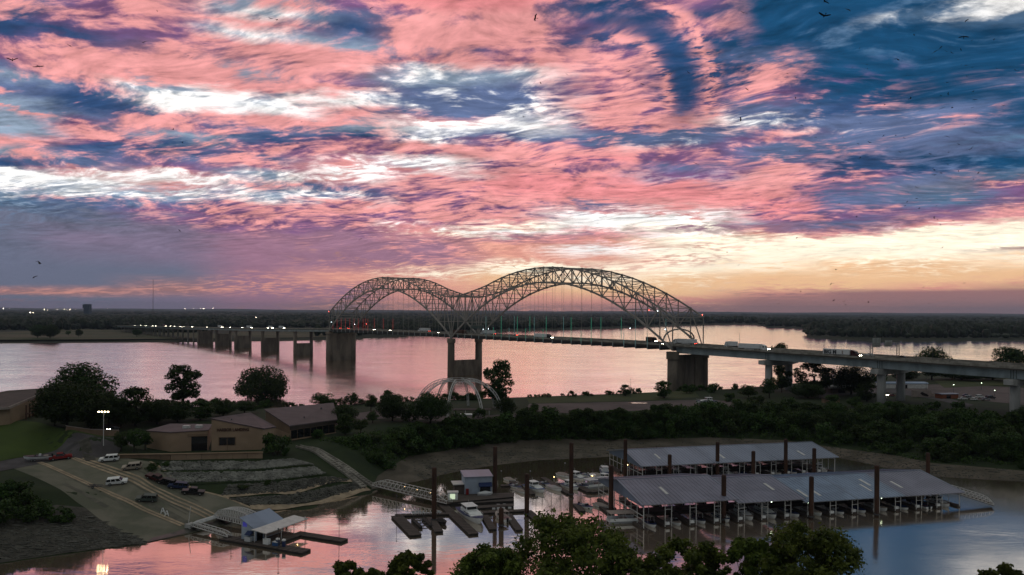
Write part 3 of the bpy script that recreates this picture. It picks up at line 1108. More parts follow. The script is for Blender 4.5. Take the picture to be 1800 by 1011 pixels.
for sg in (-1, 1):
    s = sg * TR
    Bn = [(i * PANEL, s, zb(i)) for i in range(2 * NP_ + 1)]
    Tn = [(i * PANEL, s, ztop(i)) for i in range(2 * NP_ + 1)]
    for nodes, nm, w, h in ((Bn, 'bottom_chord', 1.0, 1.25), (Tn, 'top_chord', 0.9, 1.0)):
        for span in (0, 1):
            mb = MB()
            for i in range(span * NP_, (span + 1) * NP_):
                mb.beam(nodes[i], nodes[i + 1], w, h)
            mb.build(nm, 'steel', bridge)
    g = MB()
    for i in range(1, 2 * NP_):
        g.box(Bn[i][0] - 0.9, Bn[i][0] + 0.9, s - 0.6, s + 0.6, Bn[i][2] - 0.95, Bn[i][2] + 0.95)
        g.box(Tn[i][0] - 0.6, Tn[i][0] + 0.6, s - 0.5, s + 0.5, Tn[i][2] - 0.7, Tn[i][2] + 0.7)
    tag(g.build('gusset_plates', 'steel', bridge), kind='stuff')
    for i in range(2 * NP_ + 1):
        ubeam('post', Bn[i], Tn[i], 0.55, 0.6, 'steel', bridge)
        if i < 2 * NP_:
            a, b = (Bn[i], Tn[i + 1]) if (i % 2 == 0) else (Tn[i], Bn[i + 1])
            ubeam('diagonal', a, b, 0.55, 0.6, 'steel', bridge)
        zd = zr(i * PANEL)
        if zb(i) > zd + 2:
            px = 900 + FPX * BW(i * PANEL, s).x / BW(i * PANEL, s).y
            hm = 'dark_steel'
            ztop_l = min(zb(i), 57.0)
            if sg < 0 or i % 2:
                if i <= 9:
                    hm = 'led_red'
                elif i in (30, 31, 33, 34, 36, 39, 40, 41):
                    hm = 'led_green'
                elif i in (29, 32, 35, 44, 45, 46):
                    hm = 'led_cyan'
            ubeam('hanger', (i * PANEL, s, zd - 2.6), (i * PANEL, s, zb(i)), 0.11, 0.11, 'steel', bridge)
            if hm != 'dark_steel':
                ubeam('lit_hanger_tube', (i * PANEL, s - 0.22, zd - 1.0), (i * PANEL, s - 0.22, min(zb(i) - 1, zd + (13 if i < 24 else (18 if i % 2 else 8)))), 0.16, 0.16, hm, bridge)
        ubeam('edge_stub', (i * PANEL, s, zd - 3.2), (i * PANEL, s, zd + 0.2), 0.5, 0.6, 'girder_steel', bridge)
for i in range(2 * NP_ + 1):
    t = i * PANEL
    ubeam('strut', (t, -TR, ztop(i)), (t, TR, ztop(i)), 0.45, 0.5, 'steel', bridge)
    if zb(i) > zr(t) + 9:
        ubeam('strut', (t, -TR, zb(i)), (t, TR, zb(i)), 0.5, 0.5, 'steel', bridge)
        zm = 0.5 * (zb(i) + ztop(i))
        ubeam('sway_brace', (t, -TR, zb(i)), (t, 0, ztop(i)), 0.32, 0.32, 'steel', bridge)
        ubeam('sway_brace', (t, 0, ztop(i)), (t, TR, zb(i)), 0.32, 0.32, 'steel', bridge)
    else:
        zz = 0.45 * ztop(i) + 0.55 * (zr(t) + 9)
        ubeam('strut', (t, -TR, zz), (t, TR, zz), 0.5, 0.5, 'steel', bridge)
    ubeam('floor_beam', (t, -TR, zr(t) - 2.7), (t, TR, zr(t) - 2.7), 0.5, 1.3, 'dark_steel', bridge)
    if i < 2 * NP_:
        t2 = t + PANEL
        ubeam('lateral_brace', (t, -TR, ztop(i)), (t2, TR, ztop(i + 1)), 0.35, 0.35, 'steel', bridge)
        ubeam('lateral_brace', (t, TR, ztop(i)), (t2, -TR, ztop(i + 1)), 0.35, 0.35, 'steel', bridge)
# curved portal arch over the road at both ends
for t in (8.0, 2 * SPAN - 8.0):
    mb = MB()
    for k in range(10):
        a0, a1 = math.pi * k / 10, math.pi * (k + 1) / 10
        mb.beam((t, -TR * math.cos(a0), zr(t) + 4 + 7 * math.sin(a0)), (t, -TR * math.cos(a1), zr(t) + 4 + 7 * math.sin(a1)), 0.6, 0.9)
    mb.build('portal_arch', 'steel', bridge)
for (t, s, z, mm) in ((0, -TR, 60, 'beacon_red'), (548.6, TR, 60, 'beacon_red'), (536, -TR, 62.5, 'beacon_white'), (510, -TR, 50, 'beacon_white'), (528, -TR, 63, 'beacon_red'), (6, TR, 44, 'beacon_white'), (38, TR, 45, 'beacon_red'),
                      (8, -TR, 47, 'beacon_white'), (283, TR, 44, 'beacon_white'), (292, TR, 44.5, 'beacon_white'), (268, TR, 46, 'beacon_white'), (543, -TR, 50, 'beacon_white')):
    MB().sphere((t, s - 0.8, z), 0.26, 6, 4).build('marker_lamp', mm, bridge)


def oval(cx_, sy, rx, ry, z, n=16):
    return [(cx_ + rx * math.cos(2 * math.pi * k / n), sy + ry * math.sin(2 * math.pi * k / n), z) for k in range(n)]


def column(mb, t, s, r0, r1, z0, z1, n=14, ry=1.0):
    mb.loft([oval(t, s, r0, r0 * ry, z0, n), oval(t, s, r1, r1 * ry, z1, n)])


def pier(t, half, r, z_wall, ztop_, zbase=-5.0, cap=2.2, m='pier_concrete', wall_t=None, ribs=0):
    """two columns joined by a wall, each under its own flared cap"""
    p = bpy.data.objects.new('pier', None)
    COL.objects.link(p)
    p.parent = bridge
    for s in (-half, half):
        mb = MB()
        column(mb, t, s, r * 1.06, r, zbase, ztop_ - cap)
        mb.build('column', m, p, True)
        mb = MB()
        column(mb, t, s, r * 1.22, r * 1.22, ztop_ - cap, ztop_)
        mb.build('cap', m, p)
    wt = wall_t or r * 1.3
    mb = MB().box(t - wt / 2, t + wt / 2, -half, half, zbase, z_wall)
    for k in range(ribs):
        s = -half + 2 * half * (k + 1) / (ribs + 1)
        mb.box(t - wt / 2 - 0.5, t + wt / 2 + 0.5, s - 0.9, s + 0.9, zbase, z_wall - 1.2)
    mb.build('wall', m, p)
    return p


pier(0, 15.6, 3.9, 33.0, 35.2, cap=3.0)
pier(SPAN, 15.9, 3.3, 14.6, 35.4, cap=4.0, wall_t=5)
pier(2 * SPAN, 15.6, 3.6, 32.6, 35.0, cap=5.0, ribs=2)
for t, zw in ((-118, 16.5), (-241, 20.0), (-361, 19.5), (-459, 20.0), (-562, 22.0)):
    pier(t, 11.5, 2.3, zw, zr(t) - 3.4, cap=1.5, wall_t=2.4)
t = -600.0
while t > -1240:
    p = bpy.data.objects.new('bent', None)
    COL.objects.link(p)
    p.parent = bridge
    for s in (-10.5, 0, 10.5):
        ubeam('column', (t, s, -2), (t, s, zr(t) - 4.4), 1.3, 1.3, 'concrete', p)
    ubeam('cap', (t, -13.5, zr(t) - 3.9), (t, 13.5, zr(t) - 3.9), 1.5, 1.2, 'concrete', p)
    t -= 36.0
for t in (t_of(1352, -10.4), t_of(1550, -10.4), t_of(1785, -10.4), t_of(1785, -10.4) + 68):
    p = bpy.data.objects.new('bent', None)
    COL.objects.link(p)
    p.parent = bridge
    for s in (-10.4, 10.4):
        mb = MB()
        column(mb, t, s, 2.25, 2.2, 8, zr(t) - 8.0)
        mb.build('column', 'pale_concrete', p, True)
    zc = zr(t) - 5.1
    mb = MB().loft([[(t - 2.1, -18, zc - 2.4), (t + 2.1, -18, zc - 2.4), (t + 2.1, -18, zc), (t - 2.1, -18, zc)],
                    [(t - 2.1, -12, zc - 3.2), (t + 2.1, -12, zc - 3.2), (t + 2.1, -12, zc), (t - 2.1, -12, zc)],
                    [(t - 2.1, 12, zc - 3.2), (t + 2.1, 12, zc - 3.2), (t + 2.1, 12, zc), (t - 2.1, 12, zc)],
                    [(t - 2.1, 18, zc - 2.4), (t + 2.1, 18, zc - 2.4), (t + 2.1, 18, zc), (t - 2.1, 18, zc)]])
    mb.build('cap', 'pale_concrete', p)
    st = MB()
    for k in (-1.2, 0, 1.2):
        st.box(t + k - 0.15, t + k + 0.15, -12.25, -12.11, zr(t) - 4.8, zr(t) - 0.8)
    st.build('stiffener_plates', 'green_paint', bridge)

# overhead direction sign over the road just right of the middle pier
sgp = BW(SPAN + 16, 3, 0)
ovs = thing('overhead_sign', 'pale overhead road sign hanging above the deck right of the middle pier', 'sign', (sgp.x, sgp.y, zr(SPAN + 16) + 0.004), BANG)
MB().box(-0.12, 0.12, -7, 7, 5.6, 8.6).build('panel', 'sign_green', ovs)
for y in (-7.4, 7.4):
    MB().box(-0.2, 0.2, y - 0.2, y + 0.2, 0, 9.0).build('post', 'steel', ovs)
MB().box(-0.18, 0.18, -7.4, 7.4, 8.7, 9.0).build('beam', 'steel', ovs)
# ================================================================== VEGETATION
def leaf_cloud(blobs, n, size, rng, shell=0.45, flat=0.5):
    """n leaf-sized quads spread through the outer part of a set of spheres (x, y, z, r)"""
    B = np.array(blobs, dtype=float)
    w = B[:, 3] ** 2
    k = rng.choice(len(B), n, p=w / w.sum())
    d = rng.normal(size=(n, 3))
    d /= np.linalg.norm(d, axis=1, keepdims=True)
    rad = B[k, 3] * (1 - shell * rng.random(n) ** 1.5)
    if shell > 0.6:
        rad *= np.where(rng.random(n) < 0.22, rng.uniform(1.0, 1.55, n), 1.0)      # sprigs that stand out of the crown
    c = B[k, :3] + d * rad[:, None] * np.array([1, 1, 0.85])
    nrm = d * 0.6 + rng.normal(size=(n, 3)) * 0.7 + np.array([0, 0, flat])
    nrm /= np.linalg.norm(nrm, axis=1, keepdims=True)
    a = np.cross(nrm, rng.normal(size=(n, 3)))
    a /= np.linalg.norm(a, axis=1, keepdims=True)
    b = np.cross(nrm, a)
    s = size * rng.uniform(0.6, 1.35, n)[:, None]
    V = np.stack([c - a * s * 0.6, c - b * s * 0.38 + nrm * s * 0.1, c + a * s * 0.6, c + b * s * 0.38 + nrm * s * 0.1], 1).reshape(-1, 3)
    return V, np.arange(4 * n).reshape(n, 4)


def tree_proto(seed, height, width, base, nb, n, leaf, m, br=(0.15, 0.26), lean=0.0, shell=0.45):
    """(trunk mesh, crown mesh) of a broadleaf tree standing at the origin"""
    rng = np.random.default_rng(seed)
    rnd = random.Random(seed)
    blobs = []
    ch, cz = height - base, (height + base) / 2
    for i in range(nb):
        th = rnd.uniform(0, 2 * math.pi)
        zf = rnd.uniform(-1, 1)
        rr = math.sqrt(max(0.05, 1 - zf * zf * 0.9)) * (1.0 if i % 2 else rnd.random() ** 0.6)
        r = width * rnd.uniform(*br)
        x, y = math.cos(th) * rr * (width / 2 - r * 0.7), math.sin(th) * rr * (width / 2 - r * 0.7)
        z = cz + zf * (ch / 2 - r * 0.6)
        blobs.append((x + lean * (z - base), y, z, r))
    V, Q = leaf_cloud(blobs, n, leaf, rng, shell)
    if shell > 0.6:
        V2, Q2 = leaf_cloud([(x, y, z, r * 0.60) for x, y, z, r in blobs], n // 14, leaf * 2.2, rng, 0.6)
        V, Q = np.concatenate([V, V2]), np.concatenate([Q, Q2 + len(V)])
    crown = np_mesh('crown', V, Q, m)
    mb = MB()
    r0 = max(0.25, width * 0.022)
    mb.cyl((0, 0, -0.6), (0.1, 0, base * 0.6), r0 * 1.25, r0, 7)
    mb.cyl((0.1, 0, base * 0.6), (lean * ch * 0.4, 0, cz), r0, r0 * 0.55, 7)
    for b in sorted(blobs, key=lambda b: -b[3])[:10]:
        z0 = rnd.uniform(base * 0.6, cz * 0.9)
        mid = Vector((b[0] * 0.5, b[1] * 0.5, (z0 + b[2]) / 2 - 0.3))
        mb.cyl((0.1, 0, z0), mid, r0 * 0.5, r0 * 0.3, 5, False)
        mb.cyl(mid, b[:3], r0 * 0.3, r0 * 0.08, 5, False)
    return mb.mesh('trunk', 'bark'), crown


def plant(name, proto, loc, sx, sz, rz, label, cat, group=None, parts=('trunk', 'crown')):
    r = thing(name, label, cat, loc, rz, group)
    r.scale = (sx, sx, sz)
    for nm, me in zip(parts, proto):
        link(nm, me, r)
    return r


TP = [tree_proto(11, 20, 20, 3.0, 44, 8500, 0.75, 'leaf_dark'), tree_proto(12, 20, 17, 4.0, 30, 5500, 0.75, 'leaf_dark'),
      tree_proto(13, 20, 24, 2.6, 60, 10500, 0.78, 'leaf_dark', (0.13, 0.22)), tree_proto(14, 12, 9, 2.5, 18, 2600, 0.55, 'leaf_mid'),
      tree_proto(15, 14, 8, 1.2, 22, 3200, 0.55, 'leaf_mid', (0.16, 0.28)), tree_proto(16, 20, 15, 3.4, 34, 5200, 0.72, 'leaf_dark', (0.10, 0.18))]
TDIM = [(20, 20), (20, 17), (20, 24), (12, 9), (14, 8), (20, 15)]
# px, base py (on the ground), top py, width px, prototype, label
HERO = [
 (142, 724, 641, 108, 0, 'tall dark tree behind the brown roofed lodge'),
 (118, 752, 672, 110, 2, 'broad black crowned tree between lodge and floodlight'),
 (192, 748, 690, 70, 1, 'dark bushy tree just behind the lit floodlight'),
 (238, 748, 680, 62, 4, 'rounded dark green tree standing beside the floodlight'),
 (322, 716, 640, 76, 5, 'tall uneven tree against the river beside a lower hedge'),
 (460, 716, 644, 92, 2, 'broad round tree against the river behind the tan gabled hall'),
 (876, 718, 632, 64, 5, 'tall tree against the river beside the white steel dome'),
 (1432, 692, 634, 72, 5, 'open crowned tree under the viaduct against the bright river'),
 (1374, 690, 644, 40, 5, 'slim tree seen between the two columns of the first bent'),
 (1496, 694, 642, 76, 2, 'dense dark tree left of the second viaduct bent'),
 (1524, 706, 674, 40, 4, 'dark cone shaped tree at the foot of the viaduct'),
 (1638, 668, 612, 62, 0, 'dark rounded tree whose top shows above the viaduct deck'),
 (1776, 672, 611, 70, 1, 'leafy tree above the viaduct deck near the photo edge'),
 (1545, 680, 632, 36, 5, 'small tree peeking over the deck by the sign gantry'),
 (1370, 668, 604, 40, 1, 'thin tree showing above the deck behind the plain white semi'),
 (568, 716, 690, 48, 3, 'spreading low tree behind the dark roofed hall'),
 (605, 752, 712, 50, 0, 'grey green tree in front of the parking path'),
 (607, 764, 727, 34, 4, 'pale green young tree beside the dark windows of the hall'),
 (634, 762, 735, 26, 3, 'small young tree on the path by the harbour bank'),
 (655, 744, 722, 24, 3, 'round small tree standing in the parking path'),
 (690, 740, 694, 62, 0, 'dense tree left of the white steel dome'),
 (757, 744, 690, 72, 2, 'broad black tree inside the left half of the steel dome'),
 (652, 724, 692, 26, 3, 'bright topped bushy tree at the river edge'),
 (690, 722, 692, 40, 3, 'rounded tree by the river left of the dome'),
 (888, 736, 700, 40, 1, 'dark tree at the right foot of the steel dome'),
 (213, 793, 757, 26, 3, 'first of three small trees on the retaining wall end'),
 (236, 794, 752, 30, 3, 'middle one of three small trees by the retaining wall'),
 (255, 791, 756, 26, 3, 'small tree nearest the tan blank wall'),
 (1352, 700, 664, 30, 3, 'brownish open tree left of the first viaduct bent'),
 (1316, 700, 676, 38, 3, 'spreading tree right of the tall solid pier'),
 (1168, 700, 670, 34, 4, 'pointed dark tree left of the tall solid pier'),
 (1100, 696, 676, 22, 4, 'small pointed tree standing above the riverside hedge'),
 (1590, 672, 640, 46, 0, 'dark tree behind the second viaduct bent'),
 (1690, 668, 650, 80, 2, 'wide dark tree below the deck between two bents'),
 (1745, 668, 648, 60, 0, 'dark tree below the deck above the floodlit lawn'),
 (1806, 742, 716, 50, 2, 'low dark tree at the foot of the last viaduct column'),
 (1420, 700, 674, 60, 2, 'low dark tree in front of the first viaduct bent'),

 (96, 748, 676, 60, 0, 'dark tree touching the stair end of the brown roofed lodge'),
 (160, 756, 694, 62, 4, 'dark leafy tree directly left of the floodlight pole'),
 (212, 752, 704, 54, 0, 'dark tree directly right of the floodlight pole'),
 (276, 746, 702, 62, 2, 'wide dark tree behind the three small wall trees'),
 (312, 742, 706, 56, 0, 'dark tree behind the low tan wing roof'),
 (352, 738, 704, 50, 4, 'dark tree between the wing roof and the river hedge'),
 (392, 732, 704, 48, 0, 'dark tree behind the left end of the gabled hall'),
 (430, 728, 706, 50, 1, 'dark tree under the broad round tree'),
]
k_ = 0
for px, by, ty, wpx, pr, lab in HERO:
    p = on(px, by, 14)
    zt = atY(px, ty, p.y).z
    hgt, wid = max(3.0, zt - p.z), wpx / FPX * p.y
    k_ += 1
    plant('broadleaf_tree', TP[pr], p, wid / TDIM[pr][1], hgt / TDIM[pr][0], k_ * 1.3, lab, 'tree', 'trees on the island')

# foreground crowns on the near bank
FRONT = [
 (1000, 908, 262, 116, 21, 'largest leafy tree in front of the marina'),
 (862, 962, 132, 112, 22, 'leafy tree leaning towards the white motor cruiser'),
 (722, 972, 80, 110, 23, 'small leafy treetop just below the lone dock pile'),
 (606, 992, 80, 106, 24, 'leafy treetop lowest under the pink water'),
 (1215, 950, 140, 119, 25, 'leafy treetop in front of the boat shed end slips'),
 (1322, 948, 104, 121, 26, 'leafy treetop between two wider crowns below the boat shed'),
 (1418, 925, 205, 118, 27, 'wide leafy crown below the middle of the long boat shed'),
 (1764, 996, 90, 104, 28, 'tip of a treetop alone under the grey water'),
 (1120, 972, 120, 113, 29, 'low leafy crown joining the largest tree'),
 (660, 1000, 60, 104, 30, 'tiny leafy treetop between two others over the pink water'),
]
for px, ty, wpx, Y, seed, lab in FRONT:
    top = atY(px, ty, Y)
    base = Vector((top.x, Y, 8.8))
    hgt, wid = top.z - 8.8, wpx / FPX * Y
    ch = max(6.0, wid * 0.85)
    pr = tree_proto(seed, hgt, wid, max(3.0, hgt - ch), int(30 + 3.2 * wid), int(3000 + 800 * wid), 0.46, 'leaf_front', (0.055, 0.135), 0.0, 0.65)
    plant('cottonwood_tree', pr, base, 1, 1, 0, lab, 'tree', 'treetops in front of the marina')

# shrubs: four prototypes about 1 m in radius, scaled
SP = []
for s in range(5):
    rnd = random.Random(40 + s)
    bl = [(rnd.uniform(-0.6, 0.6), rnd.uniform(-0.6, 0.6), rnd.uniform(0.25, 1.05), rnd.uniform(0.25, 0.45)) for _ in range(11)]
    V, Q = leaf_cloud(bl, 900, 0.15, np.random.default_rng(40 + s), 0.5)
    foliage = np_mesh('foliage', V, Q, 'leaf_bush')
    mb = MB()
    for b in bl[:6]:
        mb.cyl((b[0] * 0.2, b[1] * 0.2, -0.15), b[:3], 0.035, 0.012, 4, False)
    SP.append((mb.mesh('stems', 'bark'), foliage))


def shrub(p, r, h, lab, name='shrub', group=None):
    return plant(name, random.choice(SP), p, r, h, random.uniform(0, 6.28), lab, 'shrub', group, ('stem', 'foliage'))


n_ = 0
while n_ < 285:
    px = random.uniform(560, 1900)
    f = random.random()
    sy, cyy = interp(SANDTOP, px), interp(CREST, px)
    a, b = at(px, sy, 2.2), at(px, cyy, 13.5)
    x, y = a.x + (b.x - a.x) * f, a.y + (b.y - a.y) * f
    if f < 0.05 and random.random() < 0.4:
        continue
    if px < 690 and f < (690 - px) / 130:
        continue
    r = random.uniform(3.8, 6.6) * (0.75 if f < 0.12 else 1.0)
    if px < 700:
        r *= 0.7
    h = r * random.uniform(0.75, 1.15) * (0.62 if f > 0.8 else 1)
    shrub(Vector((x, y, hz(x, y) - 0.5)), r, h, 'dense green shrub covering the slope above the harbour beach', 'bank_shrub', 'shrubs on the harbour slope')
    n_ += 1
px = -60.0
while px < 1340:
    by = interp(RIVER, px) + random.uniform(-1.5, 3)
    p = on(px, by, 13.5)
    r = random.uniform(2.0, 3.6) * (1.0 if random.random() < 0.8 else 1.35) * (0.8 if px > 880 else 1)
    shrub(p, r, r * random.uniform(0.6, 1.15), 'low dark shrub in the hedge along the river edge', 'hedge_shrub', 'shrubs along the river edge')
    px += random.uniform(4.5, 9)
for px, by, r, h, lab in ((485, 800, 5.6, 6.2, 'big dark bush at the corner of the tan gabled hall'), (352, 788, 3.4, 4.6, 'dark bush beside the recessed hall entrance'),
                          (560, 770, 3.2, 2.8, 'small bush under the dark window band of the hall'), (268, 826, 2.6, 1.9, 'bush at the end of the stone terraces'),
                          (291, 820, 1.9, 1.6, 'small round bush on the top stone terrace'), (936, 724, 3.6, 3.4, 'round dark bush beside the empty parking lot'),
                          (840, 735, 3.8, 3.6, 'dark bush right of the white kiosk under the dome'), (470, 852, 1.6, 1.3, 'weedy bush growing between the middle terraces'),
                          (430, 858, 3.0, 0.8, 'low weeds spreading on a stone terrace'), (500, 800, 2.2, 2.2, 'bush between the hall and the stone terraces'),
                          (720, 740, 4.6, 4.2, 'rounded bush at the left foot of the steel dome'), (1330, 712, 5.0, 4.0, 'wide dark bush near the boat on land'),
                          (1280, 706, 4.4, 3.6, 'dark bush touching the stern of the boat on land'), (1460, 712, 5.2, 4.2, 'bush below the low white roof by the viaduct'),
                          (1250, 690, 5.5, 4.6, 'bush at the base of the tall solid pier'), (1210, 692, 5.0, 4.4, 'bush hiding the near foot of the solid pier'),
                          (1640, 720, 4.5, 3.4, 'bush beside the small service road')):
    p = on(px, by, 12)
    shrub(p, r, h, lab)
for px, by, r, h in ((10, 880, 5.0, 4.2), (45, 892, 4.8, 4.0), (80, 905, 4.6, 3.6), (20, 908, 5.2, 4.0), (60, 915, 4.6, 3.4), (105, 914, 4.2, 2.8), (-10, 925, 5.0, 3.6), (30, 870, 4.4, 3.6), (118, 918, 2.8, 2.0), (-40, 890, 6, 4.4)):
    p = on(px, by, 6)
    shrub(p, r * 0.92, h, 'leafy green bush in the clump beside the boat ramp', 'ramp_bush', 'bushes beside the boat ramp')
for px, by in ((1300, 716), (1390, 716), (1360, 722), (1500, 716), (1560, 722), (1700, 735), (1750, 738), (1680, 726), (1430, 722), (1610, 728), (1780, 745), (1250, 720)):
    p = on(px, by, 14)
    shrub(p, random.uniform(4.5, 6), random.uniform(3.2, 4.6), 'tall dark shrub along the crest under the viaduct', 'crest_shrub', 'shrubs along the crest under the viaduct')
for i in range(84):
    px = 720 + 1180 * (i + random.random()) / 84
    f = random.uniform(0.15, 0.75) if px > 1450 else random.uniform(0.28, 0.55)
    a, b = at(px, interp(SANDTOP, px), 2.2), at(px, interp(CREST, px), 13.5)
    x, y = a.x + (b.x - a.x) * f, a.y + (b.y - a.y) * f
    hh = random.uniform(7.5, 11.5) if px > 1450 else random.uniform(7.5, 10.5) * (0.72 if px < 900 else 1)
    k = random.choice((3, 4))
    plant('bank_tree', TP[k], (x, y, hz(x, y) - 0.3), hh / TDIM[k][0] * random.uniform(1.0, 1.5), hh / TDIM[k][0], random.uniform(0, 6.28), 'young green tree rising among the shrubs on the harbour slope', 'tree', 'young trees on the harbour slope')
# undergrowth: leaves scattered over the whole slope
gl = []
for _ in range(2600):
    px = random.uniform(560, 1950)
    f = random.random() ** 0.8
    a, b = at(px, interp(SANDTOP, px), 2.2), at(px, interp(CREST, px), 13.5)
    if px < 690 and f < (690 - px) / 130:
        continue
    x, y = a.x + (b.x - a.x) * f, a.y + (b.y - a.y) * f
    gl.append((x, y, hz(x, y) + 0.3, random.uniform(0.9, 2.2)))
V, Q = leaf_cloud(gl, 90000, 0.62, np.random.default_rng(5), 0.7)
link('undergrowth', np_mesh('undergrowth', V, Q, 'leaf_bush'), kind='stuff', label='tangled green undergrowth over the slope above the harbour', cat='undergrowth')
# far bank trees one can tell apart
for px, by, ty, wpx, pr, lab in ((66, 594, 571, 26, 0, 'first of two dark round trees on the far river bank'), (88, 595, 570, 32, 2, 'wider of two dark round trees on the far bank'),
                                 (120, 590, 581, 9, 3, 'tiny tree alone in the far field'), (138, 593, 579, 14, 1, 'small dark tree near the tiny one in the far field'),
                                 (240, 592, 579, 18, 1, 'dark tree where the viaduct meets the far bank')):
    p = at(px, by, 5)
    plant('far_tree', TP[pr], p, wpx / FPX * p.y / TDIM[pr][1], (atY(px, ty, p.y).z - 5) / TDIM[pr][0], 0.4, lab, 'tree', 'trees on the far bank')

# riprap stones on the terraces
TER = [([(287, 812), (460, 811), (515, 807), (550, 817)], [(283, 827), (450, 825), (545, 816)]),
       ([(290, 831), (450, 830), (552, 821)], [(300, 849), (470, 845), (572, 833)]),
       ([(400, 853), (475, 849), (580, 838)], [(390, 871), (500, 866), (612, 844)]),
       ([(400, 877), (500, 871), (622, 849)], [(440, 889), (540, 884), (640, 858)])]
rk = MB().sphere((0, 0, 0), 1, 5, 3)
RV, RF = np.array(rk.v), rk.f


def lerp_poly(lst, f):
    g = f * (len(lst) - 1)
    i = min(int(g), len(lst) - 2)
    return (lst[i][0] + (lst[i + 1][0] - lst[i][0]) * (g - i), lst[i][1] + (lst[i + 1][1] - lst[i][1]) * (g - i))


for ti, (up, lo) in enumerate(TER):
    V, F, o = [], [], 0
    for _ in range((2600, 2600, 1500, 1500)[ti]):
        f, g = random.random(), random.random()
        a, b = lerp_poly(up, f), lerp_poly(lo, f)
        p = on(a[0] + (b[0] - a[0]) * g, a[1] + (b[1] - a[1]) * g, 8)
        s = random.uniform(0.18, 0.55)
        V.append(RV * np.array([s * random.uniform(0.8, 1.5), s, s * 0.7]) * (1 + RNG.uniform(-0.3, 0.3, (len(RV), 1))) + np.array([p.x, p.y, p.z + s * 0.2]))
        F += [tuple(i + o for i in q) for q in RF]
        o += len(RV)
    me = bpy.data.meshes.new('riprap')
    me.from_pydata(np.concatenate(V).tolist(), [], F)
    me.materials.append(MATS['stone' if ti < 2 else 'stone_dark'])
    me.update()
    link('riprap_stones', me, kind='stuff', cat='stones', label=('loose grey stones on the highest terrace by the wall', 'loose grey stones on the second terrace from the wall',
                                                              'weedy brown stones on the third terrace', 'dark stones on the lowest terrace by the water')[ti])
for ti, ln in enumerate(([(283, 829), (450, 827), (552, 819)], [(300, 851), (470, 847), (580, 835)], [(392, 873), (500, 868), (618, 846)], [(440, 893), (540, 888), (648, 860)])):
    drape('terrace_path_and_shade', band(line(ln), (0.9, 0.9, 1.3, 2.6)[ti]), 'strip_concrete' if ti > 1 else 'earth', 0.22, 1.2)  # upper dark strips stand for shadow lines; the paler lower ones are paths
# loose rocks and driftwood on the shores
for nm, up, lo, n, mm, lab in (('shore_rocks', [(-60, 905), (0, 905), (100, 900), (160, 905), (250, 950)], [(-60, 985), (0, 988), (100, 973), (180, 964), (252, 956)], 2200, 'stone_dark', 'loose dark rocks on the gravel shore left of the boat ramp'),
                           ('beach_rocks', SANDTOP[1:-2], SHORE[13:-2], 2600, 'stone_dark', 'scattered rocks and driftwood on the bare beach below the green slope')):
    V, F, o = [], [], 0
    for _ in range(n):
        f, g = random.random(), random.random() ** 0.8
        a, b = lerp_poly(up, f), lerp_poly(lo, f)
        p = on(a[0] + (b[0] - a[0]) * g, a[1] + (b[1] - a[1]) * g, 2)
        s = random.uniform(0.10, 0.38)
        k = random.uniform(0.8, 1.6) if random.random() < 0.9 else random.uniform(4, 8)
        V.append(RV * np.array([s * k, s, s * 0.6]) * (1 + RNG.uniform(-0.3, 0.3, (len(RV), 1))) + np.array([p.x, p.y, p.z + s * 0.25 + 0.05]))
        F += [tuple(i + o for i in q) for q in RF]
        o += len(RV)
    me = bpy.data.meshes.new(nm)
    me.from_pydata(np.concatenate(V).tolist(), [], F)
    me.materials.append(MATS[mm])
    me.update()
    link(nm, me, kind='stuff', cat='rocks', label=lab)
# two stairways with stepped treads down the end of the terraces
for ti, (a, b) in enumerate((((524, 786), (640, 858)), ((545, 790), (660, 858)))):
    st = thing('concrete_stair', ('long concrete stair ramp beside the stone terraces', 'second concrete stair ramp next to the slope shrubs')[ti], 'stairs', (0, 0, 0))
    p, q = on(*a, 11), on(*b, 2)
    n = 26
    d = (q - p)
    s = Vector((-d.y, d.x, 0)).normalized() * 0.9
    for k in range(n):
        c0, c1 = p + d * (k / n), p + d * ((k + 1) / n)
        z = hz(c0.x, c0.y) + 0.25
        MB().box8([(*(c0 - s)[:2], z - 1), (*(c1 - s)[:2], z - 1), (*(c1 + s)[:2], z - 1), (*(c0 + s)[:2], z - 1)][::1],
                  [(*(c0 - s)[:2], z), (*(c1 - s)[:2], z), (*(c1 + s)[:2], z), (*(c0 + s)[:2], z)]).build('step', 'concrete', st)
    for sg in (-1, 1):
        mb = MB()
        for k in range(n):
            c0, c1 = p + d * (k / n) + s * sg * 1.15, p + d * ((k + 1) / n) + s * sg * 1.15
            mb.beam((c0.x, c0.y, hz(c0.x, c0.y) + 0.4), (c1.x, c1.y, hz(c1.x, c1.y) + 0.4), 0.35, 0.7)
        mb.build('curb', 'concrete', st)

# ================================================================== BUILDINGS
def block(root, corners, zb_, m, roof, names=('wall', 'roof'), over=0.35, thick=0.4):
    """walls under a sloped roof; corners are roof points (x, y, z) counter-clockwise from above"""
    n = len(corners)
    c = [Vector(p) for p in corners]
    mb = MB()
    mb.box8([(p.x, p.y, zb_) for p in c], [(p.x, p.y, p.z) for p in c])
    w = mb.build(names[0], m, root)
    ctr = sum(c, Vector()) / n
    o = []
    for p in c:
        e = (p - ctr)
        e.z = 0
        o.append(p + e.normalized() * over + Vector((0, 0, 0.02)))
    mb = MB()
    mb.box8([tuple(p) for p in o], [(p.x, p.y, p.z + thick) for p in o])
    r = mb.build(names[1], roof, root)
    return w, r


